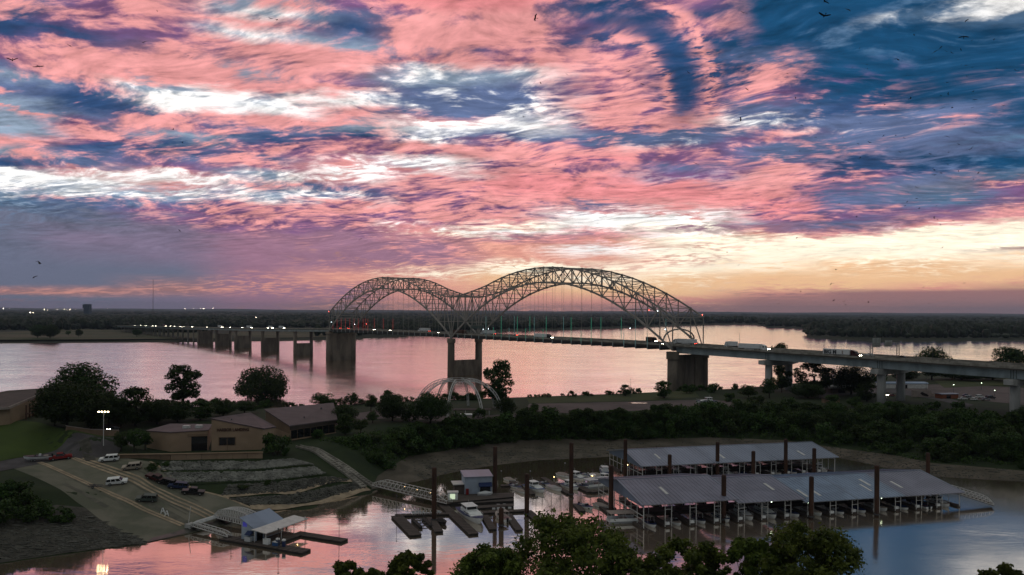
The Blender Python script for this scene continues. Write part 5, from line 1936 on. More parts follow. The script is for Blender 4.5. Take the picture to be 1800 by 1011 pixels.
# ================================================================== MARINA
def boat(kind, L, B, name, label, loc, rz, group=None, hull='white_paint', trim='navy', sc=1.0):
    """a motor boat; x is forwards, z = 0 the waterline"""
    r = thing(name, label, 'boat', loc, rz, group)
    h, b = L / 2, B / 2
    fb = 0.12 * L ** 0.85 + 0.15
    rings = []
    for f, wv, k, sh in ((-1, 0.88, -0.15, 1.0), (-0.5, 0.98, -0.25, 1.0), (0.1, 1.0, -0.28, 1.04), (0.5, 0.80, -0.22, 1.14), (0.8, 0.42, -0.08, 1.28), (0.98, 0.05, 0.35, 1.42)):
        x = f * h
        z = fb * sh
        rings.append([(x, -b * wv, z), (x - 0.02 * L * (f > 0.4), -b * wv * 0.86, z * 0.45), (x - 0.05 * L * (f > 0.4), -b * wv * 0.55, k * 0.6), (x - 0.06 * L * (f > 0.4), 0, k - 0.1),
                      (x - 0.05 * L * (f > 0.4), b * wv * 0.55, k * 0.6), (x - 0.02 * L * (f > 0.4), b * wv * 0.86, z * 0.45), (x, b * wv, z)])
    MB().loft(rings).build('hull', hull, r, False)
    MB().loft([[(p[0], p[1] * 1.02, p[2] - 0.10) for p in (rg[0], rg[6])] + [(p[0], p[1] * 1.02, p[2] + 0.03) for p in (rg[6], rg[0])] for rg in rings]).build('rub_rail', trim, r)
    if kind == 'cruiser':
        z0 = fb + 0.02
        c = [(-0.55 * h, z0), (0.55 * h, z0 + 0.12), (0.30 * h, z0 + 0.11 * L ** 0.7), (-0.55 * h, z0 + 0.13 * L ** 0.7)]
        zc = c[3][1]
        MB().loft([[(x, b * 0.72, z) for x, z in c], [(x, -b * 0.72, z) for x, z in c]]).build('cabin', 'white_paint', r)
        c2 = [(-0.50 * h, zc), (0.08 * h, zc - 0.02), (-0.04 * h, zc + 1.0), (-0.50 * h, zc + 1.0)]
        MB().loft([[(x, b * 0.62, z + 0.01) for x, z in c2], [(x, -b * 0.62, z + 0.01) for x, z in c2]]).build('pilothouse', 'white_paint', r)
        MB().box(-0.56 * h, 0.06 * h, -b * 0.7, b * 0.7, zc + 1.02, zc + 1.12).build('hardtop', 'white_paint', r)
        q = [(0.055 * h + 0.06, -b * 0.56, zc + 0.2), (0.055 * h + 0.06, b * 0.56, zc + 0.2), (-0.02 * h + 0.06, b * 0.56, zc + 0.9), (-0.02 * h + 0.06, -b * 0.56, zc + 0.9)]
        MB().box8([(x - 0.12, y, z) for x, y, z in q], q).build('windshield', 'glass_dark', r)
        for s in (-1, 1):
            for k in range(2):
                MB().box(-0.45 * h + k * 0.22 * h, -0.27 * h + k * 0.22 * h, s * b * 0.62 - 0.03, s * b * 0.62 + 0.03, zc + 0.25, zc + 0.85).build('side_window', 'glass_dark', r)
            MB().box(-0.2 * h, 0.25 * h, s * b * 0.72 - 0.02, s * b * 0.72 + 0.02, z0 + 0.25, z0 + 0.5).build('cabin_window', 'glass_dark', r)
        rl = MB()
        pr = [(rg[0][0], rg[0][1] * 0.92, rg[0][2]) for rg in rings[2:]]
        for a_, b_ in zip(pr[:-1], pr[1:]):
            for s in (1, -1):
                rl.beam((a_[0], s * a_[1], a_[2] + 0.7), (b_[0], s * b_[1], b_[2] + 0.7), 0.06)
                rl.beam((a_[0], s * a_[1], a_[2]), (a_[0], s * a_[1], a_[2] + 0.7), 0.05)
        rl.build('bow_rail', 'white_steel', r)
        MB().cyl((-0.3 * h, 0, zc + 1.1), (-0.34 * h, 0, zc + 2.4), 0.04, 0.03, 5).build('antenna', 'white_steel', r)
    elif kind == 'runabout':
        z0 = fb
        MB().box(-0.75 * h, 0.12 * h, -b * 0.7, b * 0.7, z0 - 0.25, z0 + 0.035).build('cockpit', 'beige', r)
        q = [(0.22 * h, -b * 0.7, z0 + 0.05), (0.22 * h, b * 0.7, z0 + 0.05), (0.06 * h, b * 0.6, z0 + 0.6), (0.06 * h, -b * 0.6, z0 + 0.6)]
        MB().box8([(x - 0.08, y, z) for x, y, z in q], q).build('windshield', 'glass_dark', r)
        for y in (-0.3, 0.3):
            MB().box(-0.25 * h, -0.08 * h, y * B - 0.28, y * B + 0.28, z0 + 0.04, z0 + 0.55).build('seat', 'trim_white', r)
        MB().box(-h - 0.35, -h + 0.15, -0.22, 0.22, 0.1, fb + 0.5).build('outboard_motor', 'black_paint', r)
    elif kind == 'covered':
        z0 = fb
        MB().loft([[(-0.9 * h, -b * 0.8, z0 + 0.03), (-0.9 * h, 0, z0 + 0.3), (-0.9 * h, b * 0.8, z0 + 0.03)], [(0, -b * 0.95, z0 + 0.03), (0, 0, z0 + 0.75), (0, b * 0.95, z0 + 0.03)],
                   [(0.9 * h, -b * 0.12, z0 * 1.3), (0.9 * h, 0, z0 * 1.3 + 0.15), (0.9 * h, b * 0.12, z0 * 1.3)]]).build('canvas_cover', trim, r)
    elif kind == 'canopy':
        z0 = fb
        MB().box(-0.8 * h, 0.3 * h, -b * 0.72, b * 0.72, z0 - 0.25, z0 + 0.035).build('cockpit', 'maroon_paint', r)
        MB().loft([[(-0.6 * h, -b * 0.8, z0 + 1.7), (-0.6 * h, 0, z0 + 1.95), (-0.6 * h, b * 0.8, z0 + 1.7)], [(0.15 * h, -b * 0.8, z0 + 1.7), (0.15 * h, 0, z0 + 1.95), (0.15 * h, b * 0.8, z0 + 1.7)]]).build('canopy', 'beige', r)
        for x in (-0.55, 0.1):
            for s in (-1, 1):
                MB().beam((x * h, s * b * 0.78, z0), (x * h, s * b * 0.78, z0 + 1.72), 0.07).build('canopy_post', 'white_steel', r)
        q = [(0.34 * h, -b * 0.6, z0 + 0.05), (0.34 * h, b * 0.6, z0 + 0.05), (0.2 * h, b * 0.55, z0 + 0.6), (0.2 * h, -b * 0.55, z0 + 0.6)]
        MB().box8([(x - 0.08, y, z) for x, y, z in q], q).build('windshield', 'glass_dark', r)
        MB().box(-h - 0.35, -h + 0.15, -0.25, 0.25, 0.1, fb + 0.5).build('outboard_motor', 'black_paint', r)
    if sc != 1:
        r.scale = (sc,) * 3
    return r


def pontoon(label, loc, rz, L=9.0, B=3.2, roof='beige'):
    r = thing('pontoon_boat', label, 'boat', loc, rz)
    for s in (-1, 1):
        MB().cyl((-L / 2, s * B * 0.36, 0.2), (L / 2 - 0.6, s * B * 0.36, 0.2), 0.4, 0.4, 8).build('pontoon', 'silver_paint', r)
    MB().box(-L / 2, L / 2 - 0.4, -B / 2, B / 2, 0.62, 0.76).build('platform', 'trim_white', r)
    for s in (-1, 1):
        MB().box(-L / 2 + 0.3, L / 2 - 0.9, s * (B / 2 - 0.1) - 0.04, s * (B / 2 - 0.1) + 0.04, 0.76, 1.5).build('side_rail', 'white_paint', r)
    MB().box(-L / 2 + 0.2, L / 2 - 0.8, -B / 2 - 0.1, B / 2 + 0.1, 2.95, 3.1).build('canopy', roof, r)
    for x in (-L / 2 + 0.4, 0, L / 2 - 1.2):
        for s in (-1, 1):
            MB().beam((x, s * B * 0.46, 0.76), (x, s * B * 0.46, 2.95), 0.09).build('canopy_post', 'white_steel', r)
    MB().box(-1.5, 0.5, -0.8, 0.8, 0.762, 1.45).build('bench', 'beige', r)
    return r


def dpt(px, py, z=0.6):
    p = at(px, py, z)
    return Vector((p.x, p.y))


def plank_run(root, name, a, b, w, z=0.6):
    """a float with plank deck from a to b (world xy)"""
    a, b = Vector(a), Vector(b)
    d = (b - a)
    L = d.length
    u = d / L
    s = Vector((-u.y, u.x)) * (w / 2)
    P = lambda p, q, zz: (p.x + q.x, p.y + q.y, zz)
    mb = MB()
    mb.box8([P(a, -s * 0.92, -0.3), P(b, -s * 0.92, -0.3), P(b, s * 0.92, -0.3), P(a, s * 0.92, -0.3)],
            [P(a, -s * 0.92, z - 0.18), P(b, -s * 0.92, z - 0.18), P(b, s * 0.92, z - 0.18), P(a, s * 0.92, z - 0.18)])
    f = mb.build(name, 'dock_float', root)
    n = max(2, int(L / 1.6))
    k_ = ('plank', name, round(L / n, 2), w)
    for i in range(n):
        p, q = a + d * (i / n + 0.004), a + d * ((i + 1) / n - 0.004)
        zz = z + (i % 3) * 0.008
        MB().box8([P(p, -s, z - 0.176), P(q, -s, z - 0.176), P(q, s, z - 0.176), P(p, s, z - 0.176)], [P(p, -s, zz), P(q, -s, zz), P(q, s, zz), P(p, s, zz)]).build('deck_board', 'dock_wood', f)
    return f


# finger dock nearest the foreground trees
da = thing('finger_dock', 'brown floating finger dock with the big white cruiser', 'dock', (0, 0, 0))
plank_run(da, 'walkway', dpt(694, 905), dpt(793, 902), 2.2)
plank_run(da, 'walkway', dpt(848, 900), dpt(930, 896), 2.4)
for a, b, w in (((697, 906), (731, 940), 3.4), ((757, 909), (772, 934), 2.4), ((776, 884), (833, 938), 2.8), ((851, 905), (867, 930), 2.2), ((893, 903), (913, 931), 2.2), ((927, 897), (956, 922), 2.6)):
    plank_run(da, 'finger', dpt(*a), dpt(*b), w)
db = thing('finger_dock', 'brown floating dock with small fingers behind the boathouse', 'dock', (0, 0, 0))
plank_run(db, 'walkway', dpt(880, 853), dpt(1003, 849), 2.2)
for a, b, w in (((893, 838), (922, 864), 2.0), ((955, 839), (1001, 867), 2.0), ((925, 858), (937, 868), 1.8), ((1004, 848), (1038, 864), 2.6), ((1038, 864), (1068, 860), 2.0), ((1012, 885), (1024, 898), 2.0), ((1052, 884), (1075, 903), 2.0)):
    plank_run(db, 'finger', dpt(*a), dpt(*b), w)
bz = thing('work_barge', 'stepped dark work barge in front of the blue boathouse', 'barge', (0, 0, 0))
for k, (pl, z0, z1, mm) in enumerate(((((781, 884), (903, 873), (903, 866), (800, 868)), -0.3, 1.4, 'dock_wood'), (((805, 885), (903, 880), (903, 875), (803, 880)), -0.3, 0.9, 'dock_wood'),
                                      (((838, 893), (903, 889), (903, 885), (836, 889)), -0.3, 0.7, 'dock_wood'))):
    pts_ = [dpt(x, y, z1) for x, y in pl]
    MB().prism(pts_, z0, z1 - 0.12).build('float', 'dock_float', bz)
    ctr = sum(pts_, Vector((0, 0))) / 4
    MB().prism([ctr + (p - ctr) * 1.01 for p in pts_], z1 - 0.118, z1).build('deck', mm, bz)
for px, py in ((876, 887), (887, 886.5), (876, 893), (885, 892.5), (896, 892), (868, 893.5)):
    p = dpt(px, py, 0.4)
    MB().box(p.x - 0.5, p.x + 0.5, p.y - 0.7, p.y - 0.3, 0.15, 0.65).build('fender', 'trim_white', bz)
# boathouse on the barge
q0, q1 = dpt(817, 869, 1.4), dpt(865, 867, 1.4)
bh = thing('boathouse', 'pale blue metal boathouse with navy awning on a barge', 'building', (q0.x, q0.y, 1.4), math.atan2(q1.y - q0.y, q1.x - q0.x))
BL = (q1 - q0).length
MB().box(0, BL, 0, 7.5, 0, 5.6).build('wall', 'wall_metal', bh)
rb = MB()
for k in range(18):
    rb.box(k * BL / 18, k * BL / 18 + 0.08, -0.07, -0.003, 0, 5.6)
tag(rb.build('siding_rib', 'wall_metal', bh), kind='stuff')
MB().box8([(-0.4, -0.5, 5.6), (BL + 0.3, -0.5, 5.6), (BL + 0.3, 8, 5.6), (-0.4, 8, 5.6)], [(-0.4, -0.5, 5.8), (BL + 0.3, -0.5, 5.8), (BL + 0.3, 8, 6.4), (-0.4, 8, 6.4)]).build('roof', 'roof_metal', bh)
MB().box8([(BL * 0.5, -1.5, 2.5), (BL * 0.98, -1.5, 2.5), (BL * 0.98, -0.08, 3.0), (BL * 0.5, -0.08, 3.0)], [(BL * 0.5, -1.5, 2.8), (BL * 0.98, -1.5, 2.8), (BL * 0.98, -0.08, 3.7), (BL * 0.5, -0.08, 3.7)]).build('awning', 'navy', bh)
MB().box(BL * 0.55, BL * 0.93, -0.1, -0.003, 0.1, 2.5).build('door_opening', 'glass_dark', bh)
MB().box(-3.2, -0.05, 1.0, 6.0, 0, 3.0).build('side_shed', 'dock_wood', bh)
MB().box(-3.8, -0.05, 0.6, 6.4, 3.0, 3.25).build('shed_roof', 'white_steel', bh)
MB().box(0.3, 1.2, -0.8, -0.1, 0, 1.9).build('red_cabinet', 'red_paint', bh)
lb = thing('lit_booth', 'small booth glowing greenish white at the gangway foot', 'booth', (*dpt(796, 879, 1.4), 1.4), 0.1)
MB().box(-1.6, 1.6, 0, 2.4, 0, 2.3).build('wall', 'white_paint', lb)
MB().box(-1.8, 1.8, -0.2, 2.6, 2.3, 2.45).build('roof', 'white_steel', lb)
MB().box(-0.9, 0.7, -0.10, -0.003, 0.3, 1.9).build('lit_window', glow('panel_glow', (0.85, 1.0, 0.7), 0.7).name, lb)
wbt = boat('covered', 5, 1.9, 'rowing_boat', 'white upturned dinghy in front of the boathouse awning', (*dpt(853, 870, 1.5), 1.5), 0.1, trim='trim_white')

# covered docks
def boat_shed(name, label, pl, pr, depth, eave, ridge, sections, posts, upper=False):
    """gabled metal roof on posts over two rows of slips; origin at the front corner, x along the front"""
    L = (pr - pl).length
    r = thing(name, label, 'boat shed', (pl.x, pl.y, 0), math.atan2(pr.y - pl.y, pr.x - pl.x))
    x0 = 0.0

    def drop(x):
        for fr, mm, dz in sections:
            if x <= L * fr + 1e-6:
                return dz
        return sections[-1][2]
    ov = 0.9
    for k, (fr, mm, dz) in enumerate(sections):
        x1 = L * fr
        e, g = eave + dz, ridge + dz
        xa, xb = x0 - (ov if k == 0 else 0), x1 + (ov if fr == 1 else 0.35)
        th = 0.15
        prof = lambda x: [(x, -ov, e), (x, depth / 2, g), (x, depth + ov, e), (x, depth + ov, e - th), (x, depth / 2, g - th), (x, -ov, e - th)]
        rf = MB().loft([prof(xa), prof(xb)]).build('roof', mm, r)
        sm = MB()
        n = int((x1 - x0) / 1.25)
        for i in range(n + 1):
            x = x0 + (x1 - x0) * i / n
            for y0, z0, y1, z1 in ((-ov, e, depth / 2, g), (depth + ov, e, depth / 2, g)):
                sm.beam((x, y0, z0 + 0.03), (x, y1, z1 + 0.03), 0.10, 0.12)
        tag(sm.build('standing_seam', mm, rf), kind='stuff')
        tr = MB()
        for x in (xa + 0.1, xb - 0.1):
            tr.beam((x, -ov, e + 0.05), (x, depth / 2, g + 0.05), 0.28, 0.16)
            tr.beam((x, depth + ov, e + 0.05), (x, depth / 2, g + 0.05), 0.28, 0.16)
        tr.beam((xa, depth / 2, g + 0.06), (xb, depth / 2, g + 0.06), 0.5, 0.14)
        tr.build('roof_trim', 'roof_metal', rf)
        sk = random.Random(k * 7 + int(L))
        for _ in range(2 if 'blue' in mm else 1):
            xs, f0 = x0 + (x1 - x0) * sk.uniform(0.12, 0.85), sk.uniform(0.15, 0.55)
            P = lambda x, f: (x, -ov + (depth / 2 + ov) * f, e + (g - e) * f + 0.02)
            b4 = [P(xs, f0), P(xs + 0.9, f0), P(xs + 0.9, f0 + 0.28), P(xs, f0 + 0.28)]
            MB().box8(b4, [(x, y, z + 0.08) for x, y, z in b4]).build('patch_sheet', 'white_steel', rf)
        x0 = x1
    for x in (0.02, L - 0.14):
        mb = MB()
        eave_, ridge_ = eave + drop(x), ridge + drop(x)
        mb.add([(x, 0, eave_ - 1.0), (x, depth, eave_ - 1.0), (x, depth, eave_ - 0.17), (x, depth / 2, ridge_ - 0.17), (x, 0, eave_ - 0.17),
                (x + 0.12, 0, eave_ - 1.0), (x + 0.12, depth, eave_ - 1.0), (x + 0.12, depth, eave_ - 0.17), (x + 0.12, depth / 2, ridge_ - 0.17), (x + 0.12, 0, eave_ - 0.17)],
               [(0, 1, 2, 3, 4), (9, 8, 7, 6, 5), (0, 5, 6, 1), (1, 6, 7, 2), (2, 7, 8, 3), (3, 8, 9, 4), (4, 9, 5, 0)])
        mb.build('gable_panel', 'roof_metal_blue', r)
    n = posts
    for i in range(n + 1):
        x = min(max(L * i / n, 0.2), L - 0.2)
        for y in (0.2, depth * 0.38, depth * 0.62, depth - 0.2):
            for dx_ in ((-1.0, 1.0) if (y < 1 and 0 < i < n) else (0,)):
                zt = eave + drop(x + dx_) - 0.16 + (ridge - eave) * (1 - abs(y / depth - 0.5) * 2)
                ubeam('post', (x + dx_, y, 0.3), (x + dx_, y, zt), 0.16, 0.16, 'white_steel', r)
        ubeam('slip_finger', (x, 0.4, 0.35), (x, depth * 0.38, 0.35), 2.0 if 0 < i < n else 1.2, 0.7, 'dock_wood', r)
        ubeam('slip_finger', (x, depth * 0.62, 0.35), (x, depth - 0.4, 0.35), 1.4, 0.7, 'dock_wood', r)
        ubeam('roof_tie', (x, 0.2, eave + drop(x) - 0.7), (x, depth - 0.2, eave + drop(x) - 0.7), 0.14, 0.2, 'white_steel', r)
        if 0 < i < n:
            ubeam('post_brace', (x - 1.0, 0.2, eave + drop(x) - 1.9), (x + 1.0, 0.2, eave + drop(x) - 1.9), 0.12, 0.12, 'white_steel', r)
            MB().box(x - 0.6, x + 0.6, 0.5, 1.2, 0.7, 1.5).build('dock_box', 'white_paint', r)
    MB().box(0, L, depth * 0.42, depth * 0.58, -0.2, 0.68).build('centre_walkway', 'dock_wood', r)
    xq = 0.1
    for fr, mm, dz in sections:
        MB().box(xq, L * fr - 0.1, 0.12, 0.28, eave + dz - 0.5, eave + dz - 0.2).build('eave_beam', 'white_steel', r)
        xq = L * fr + 0.1
    for k in range(9):                                  # posts along the open end
        y = 0.2 + (depth - 0.4) * k / 8
        ubeam('end_post', (0.1, y, 0.3), (0.1, y, eave - 1.0), 0.15, 0.15, 'white_steel', r)
        ubeam('end_post', (L - 0.1, y, 0.3), (L - 0.1, y, eave + drop(L) - 1.0), 0.12, 0.12, 'white_steel', r)
    ubeam('end_rail', (0.0, 0.2, eave * 0.52), (0.0, depth - 0.2, eave * 0.52), 0.14, 0.16, 'white_steel', r)
    if upper:
        ubeam('end_rail', (0.0, 0.2, eave * 0.36), (0.0, depth - 0.2, eave * 0.36), 0.12, 0.12, 'white_steel', r)
    for y in (depth * 0.40, depth * 0.60):
        ubeam('inner_rail', (0, y, eave - 4.0), (L, y, eave - 4.0), 0.1, 0.12, 'white_steel', r)
    return r


FL, FR = dpt(1131, 931, 0), dpt(1688, 892, 0)
DSH = 36.0
shed1 = boat_shed('boat_shed', 'long front boat shed with grey blue and tan metal roof', FL, FR, DSH, 7.2, 10.6,
                  [(0.27, 'roof_metal_tan', 0.0), (0.475, 'roof_metal_tan', -1.1), (0.64, 'roof_metal_blue', -2.1), (0.80, 'roof_metal_blue', -2.15), (1.0, 'roof_metal_tan', -2.2)], 14, True)
sa = math.atan2(FR.y - FL.y, FR.x - FL.x)
su, sv = Vector((math.cos(sa), math.sin(sa))), Vector((-math.sin(sa), math.cos(sa)))
BLf = dpt(1129, 850, 0)
BLr = BLf + su * 80
kx = (1470 - 900) / FPX
tL = (kx * BLf.y - BLf.x) / (su.x - kx * su.y)
BRr = BLf + su * tL
shed2 = boat_shed('boat_shed', 'shorter back boat shed with plain blue grey metal roof', BLf, BRr, 32.0, 6.4, 9.6, [(0.35, 'roof_metal', 0.0), (0.68, 'roof_metal', -0.06), (1.0, 'roof_metal', -0.12)], 12)
LS = (FR - FL).length
SHAPES = [('runabout', 7, 2.5, 'open boat'), ('cruiser', 11, 3.6, 'cabin cruiser'), ('covered', 8, 2.7, 'canvas covered boat')]
slot = ['first', 'second', 'third', 'fourth', 'fifth', 'sixth', 'seventh', 'eighth', 'ninth', 'tenth', 'eleventh', 'twelfth', 'thirteenth', 'fourteenth']
for i, (kd, L_, B_) in enumerate((('canopy', 7.5, 2.6), ('runabout', 7.5, 2.6), ('canopy', 8, 2.8), ('cruiser', 9, 3.0), ('cruiser', 11.5, 3.6), ('cruiser', 13, 4.0), ('runabout', 9.5, 2.9), ('covered', 9, 2.8),
                                  ('runabout', 7, 2.5), ('covered', 7, 2.5), ('runabout', 9.5, 2.8), ('covered', 6.5, 2.4), ('canopy', 8, 2.9), ('cruiser', 9, 3.1))):
    p = FL + su * (LS * (i + 0.5) / 14) + sv * (L_ / 2 + 0.2)
    nm = {'canopy': 'white canopy boat', 'runabout': 'low open white boat', 'cruiser': 'white cabin cruiser', 'covered': 'canvas covered boat'}[kd]
    boat(kd, L_, B_, 'berthed_boat', nm + ' in the %s front slip of the long boat shed' % slot[i], (p.x, p.y, 0), sa - math.pi / 2 + (math.pi if kd in ('canopy',) and i > 10 else 0), 'boats in the front slips of the long boat shed',
         trim=('navy', 'beige', 'darkblue_paint')[i % 3])
L2_ = (BRr - BLf).length
for i, (kd, L_, B_) in enumerate((('runabout', 7, 2.5), ('cruiser', 9.5, 3.1), ('covered', 7, 2.5), ('cruiser', 9, 3.0), ('covered', 7, 2.4), ('runabout', 7, 2.5), ('covered', 7.5, 2.5), ('cruiser', 8.5, 2.8))):
    p = BLf + su * (L2_ * ((0, 2, 3, 5, 6, 8, 9, 11)[i] + 0.5) / 12) + sv * (L_ / 2 + 0.3)
    nm = {'runabout': 'open white boat', 'cruiser': 'white cabin boat', 'covered': 'covered boat'}[kd]
    boat(kd, L_, B_, 'berthed_boat', nm + ', %s counted from the open gable of the back boat shed' % slot[i], (p.x, p.y, 0), sa - math.pi / 2, 'boats in the front slips of the back boat shed', trim=('navy', 'beige')[i % 2])
# boats at the open docks
hd = math.atan2(-0.927, 0.375)
p = dpt(829, 911, 0)
boat('cruiser', 17.5, 5.3, 'motor_cruiser', 'big white motor cruiser with flybridge at the finger dock', (p.x, p.y, 0), hd)
p = dpt(882, 912, 0)
boat('canopy', 9.0, 3.3, 'canopy_boat', 'boat with round beige canopy and maroon cockpit beside the cruiser', (p.x, p.y, 0), hd + math.pi, trim='beige')
p = dpt(941, 862, 0)
boat('cruiser', 11.5, 3.9, 'motor_cruiser', 'white cabin cruiser with dark blue hull stripe behind a tall pile', (p.x, p.y, 0), hd + 0.15, trim='blue_paint')
p = dpt(976, 861, 0)
boat('covered', 8.0, 2.8, 'covered_boat', 'grey canvas covered speedboat between two brown fingers', (p.x, p.y, 0), hd + 0.15, trim='silver_paint')
for kd, px, py, L_, B_, a, lab in (('cruiser', 1015, 843, 10, 3.4, hd + 0.25, 'white cabin boat lit by a dock lamp beyond the middle pile'), ('covered', 992, 838, 8, 2.7, hd + 0.2, 'small boat with pale cover left of the lit cabin boat'),
                                   ('cruiser', 1062, 832, 11, 3.6, hd + 2.8, 'white cruiser moored beyond the boat shed gable'), ('covered', 1050, 838, 7, 2.4, hd + 0.3, 'covered boat next to the outermost white cruiser'),
                                   ('runabout', 1033, 838, 7, 2.4, hd + 0.25, 'open boat between the lit cabin boat and a covered boat'), ('runabout', 907, 858, 7, 2.3, hd + 0.2, 'narrow white skiff tied right of the boathouse'),
                                   ('covered', 917, 866, 5.5, 2.0, hd + 0.2, 'small white dinghy at the end of a brown finger'),
                                   ('cruiser', 1003, 858, 9, 3.1, hd + 0.2, 'white cabin boat on the near side of the small dock by the middle pile'), ('runabout', 1024, 856, 7, 2.5, hd + 0.3, 'open white boat inside the dock corner left of the houseboat'),
                                   ('cruiser', 1040, 846, 9.5, 3.2, hd + 2.9, 'white cabin boat with its stern to the houseboat'), ('covered', 897, 846, 6.5, 2.3, hd + 0.2, 'pale covered boat close behind the blue boathouse'),
                                   ('runabout', 958, 853, 6.5, 2.3, hd + 0.2, 'open white boat between the blue striped cruiser and the grey speedboat'), ('cruiser', 1066, 846, 9, 3.1, hd + 0.3, 'white cabin boat hard against the gable pile'),
                                   ('covered', 1058, 892, 7, 2.5, hd + 0.2, 'covered boat by the short finger below the gable'), ('runabout', 1030, 893, 7, 2.4, hd + 0.2, 'low open boat beside the short middle finger')):
    p = dpt(px, py, 0)
    boat(kd, L_, B_, 'moored_boat', lab, (p.x, p.y, 0), a, trim='beige' if kd == 'covered' else 'navy')
p = dpt(1092, 918, 0)
pontoon('beige roofed pontoon boat at the corner of the boat shed', (p.x, p.y, 0), sa + math.pi * 0.97, 9.5, 4.0)
p = dpt(1052, 856, 0)
pontoon('white roofed houseboat moored near the end of the boat shed', (p.x, p.y, 0), sa + 0.2, 11.0, 4.0, 'trim_white')
# low dark lift floats by the left finger
p = dpt(742, 922, 0)
lift = thing('boat_lift', 'dark floating boat lift beside the first finger', 'boat lift', (p.x, p.y, 0), hd)
for s in (-1, 1):
    MB().box(-4.5, 4.5, s * 1.6 - 0.5, s * 1.6 + 0.5, -0.2, 0.7).build('float', 'dock_float', lift)
for x in (-3, 0, 3):
    MB().box(x - 0.15, x + 0.15, -1.1, 1.1, 0.3, 0.5).build('cross_bar', 'dark_steel', lift)
for x in (-4, 4):
    for s in (-1, 1):
        MB().beam((x, s * 1.6, 0.7), (x, s * 1.6, 2.2), 0.12).build('guide_post', 'dark_steel', lift)
p = dpt(777, 920, 0)
boat('covered', 6.5, 2.4, 'dark_boat', 'low dark covered boat right of the second finger', (p.x, p.y, 0), hd, hull='black_paint', trim='dock_float')
for px, py, lab in ((727, 905, 'purple white ski rack on the walkway corner'),):
    p = dpt(px, py, 0.62)
    g_ = thing('deck_chair', 'row end deck chair with pale seat on the finger dock', 'chair', (p.x, p.y, 0.62), 0.3)
    MB().box(-0.4, 0.4, -0.4, 0.4, 0.35, 0.45).build('seat', 'trim_white', g_)
    MB().box(-0.4, 0.4, 0.36, 0.44, 0.45, 1.1).build('backrest', 'trim_white', g_)
    for x in (-0.35, 0.35):
        for y in (-0.35, 0.35):
            MB().box(x - 0.04, x + 0.04, y - 0.04, y + 0.04, 0.0, 0.35).build('leg', 'white_steel', g_)
    cols_ = ['trim_white', 'maroon_paint', 'navy', 'beige', 'trim_white', 'navy', 'maroon_paint']
    for k in range(7):
        q = dpt(733 + k * 6.5, 904.5 - k * 0.25, 0.62)
        c = dup(g_, (q.x, q.y, 0.62), 0.3 + k * 0.4, ('%s deck chair in the row on the finger dock walkway' % slot[k + 1]), 'deck chairs on the finger dock')
    tag(g_, group='deck chairs on the finger dock')
# piles: tall rusty steel posts that hold the docks
PILES = [(763, 822, 917, 'lone pile in front of the finger dock'), (870, 785, 873, 'pile beside the blue boathouse'), (926, 833, 907, 'pile at the right end of the finger dock'), (1004, 778, 872, 'pile by the grey covered speedboat'),
         (1074, 818, 902, 'pile at the near gable corner of the long boat shed'), (1099, 772, 842, 'pile at the gable of the back boat shed'), (1177, 799, 848, 'short pile on the front side of the back boat shed'),
         (1261, 777, 842, 'tall pile in the middle of the back boat shed'), (1324, 793, 846, 'short pile right of the tall middle pile of the back boat shed'), (1381, 772, 838, 'tall pile behind the junction of the two sheds'),
         (1431, 788, 848, 'pile near the far gable of the back boat shed'), (1272, 835, 917, 'pile in front of the long shed between two tan roofs'), (1426, 838, 912, 'pile in front of the long shed at the blue roof'),
         (1541, 818, 908, 'pile in front of the long shed nearest its far gable'), (1631, 796, 842, 'dark pile behind the far gable of the long shed'), (881, 893, 927, 'low pile between the cruiser fingers')]
for px, ty, by, lab in PILES:
    p = dpt(px, by, 0)
    zt = H + uv(px, ty)[1] * p.y
    pl_ = thing('dock_pile', 'rusty dark steel ' + lab, 'pile', (p.x, p.y, 0), 0, 'piles of the marina')
    rr = 0.72
    MB().cyl((0, 0, -5.5), (0, 0, zt - 0.3), rr, rr, 14, False).build('shaft', 'pile_rust', pl_, True)
    MB().cyl((0, 0, zt - 0.3), (0, 0, zt), rr, rr * 0.75, 14).build('cap', 'pile_rust', pl_)
    MB().cyl((0, 0, 0.55), (0, 0, 0.95), rr + 0.22, rr + 0.22, 12).build('collar', 'dark_steel', pl_)

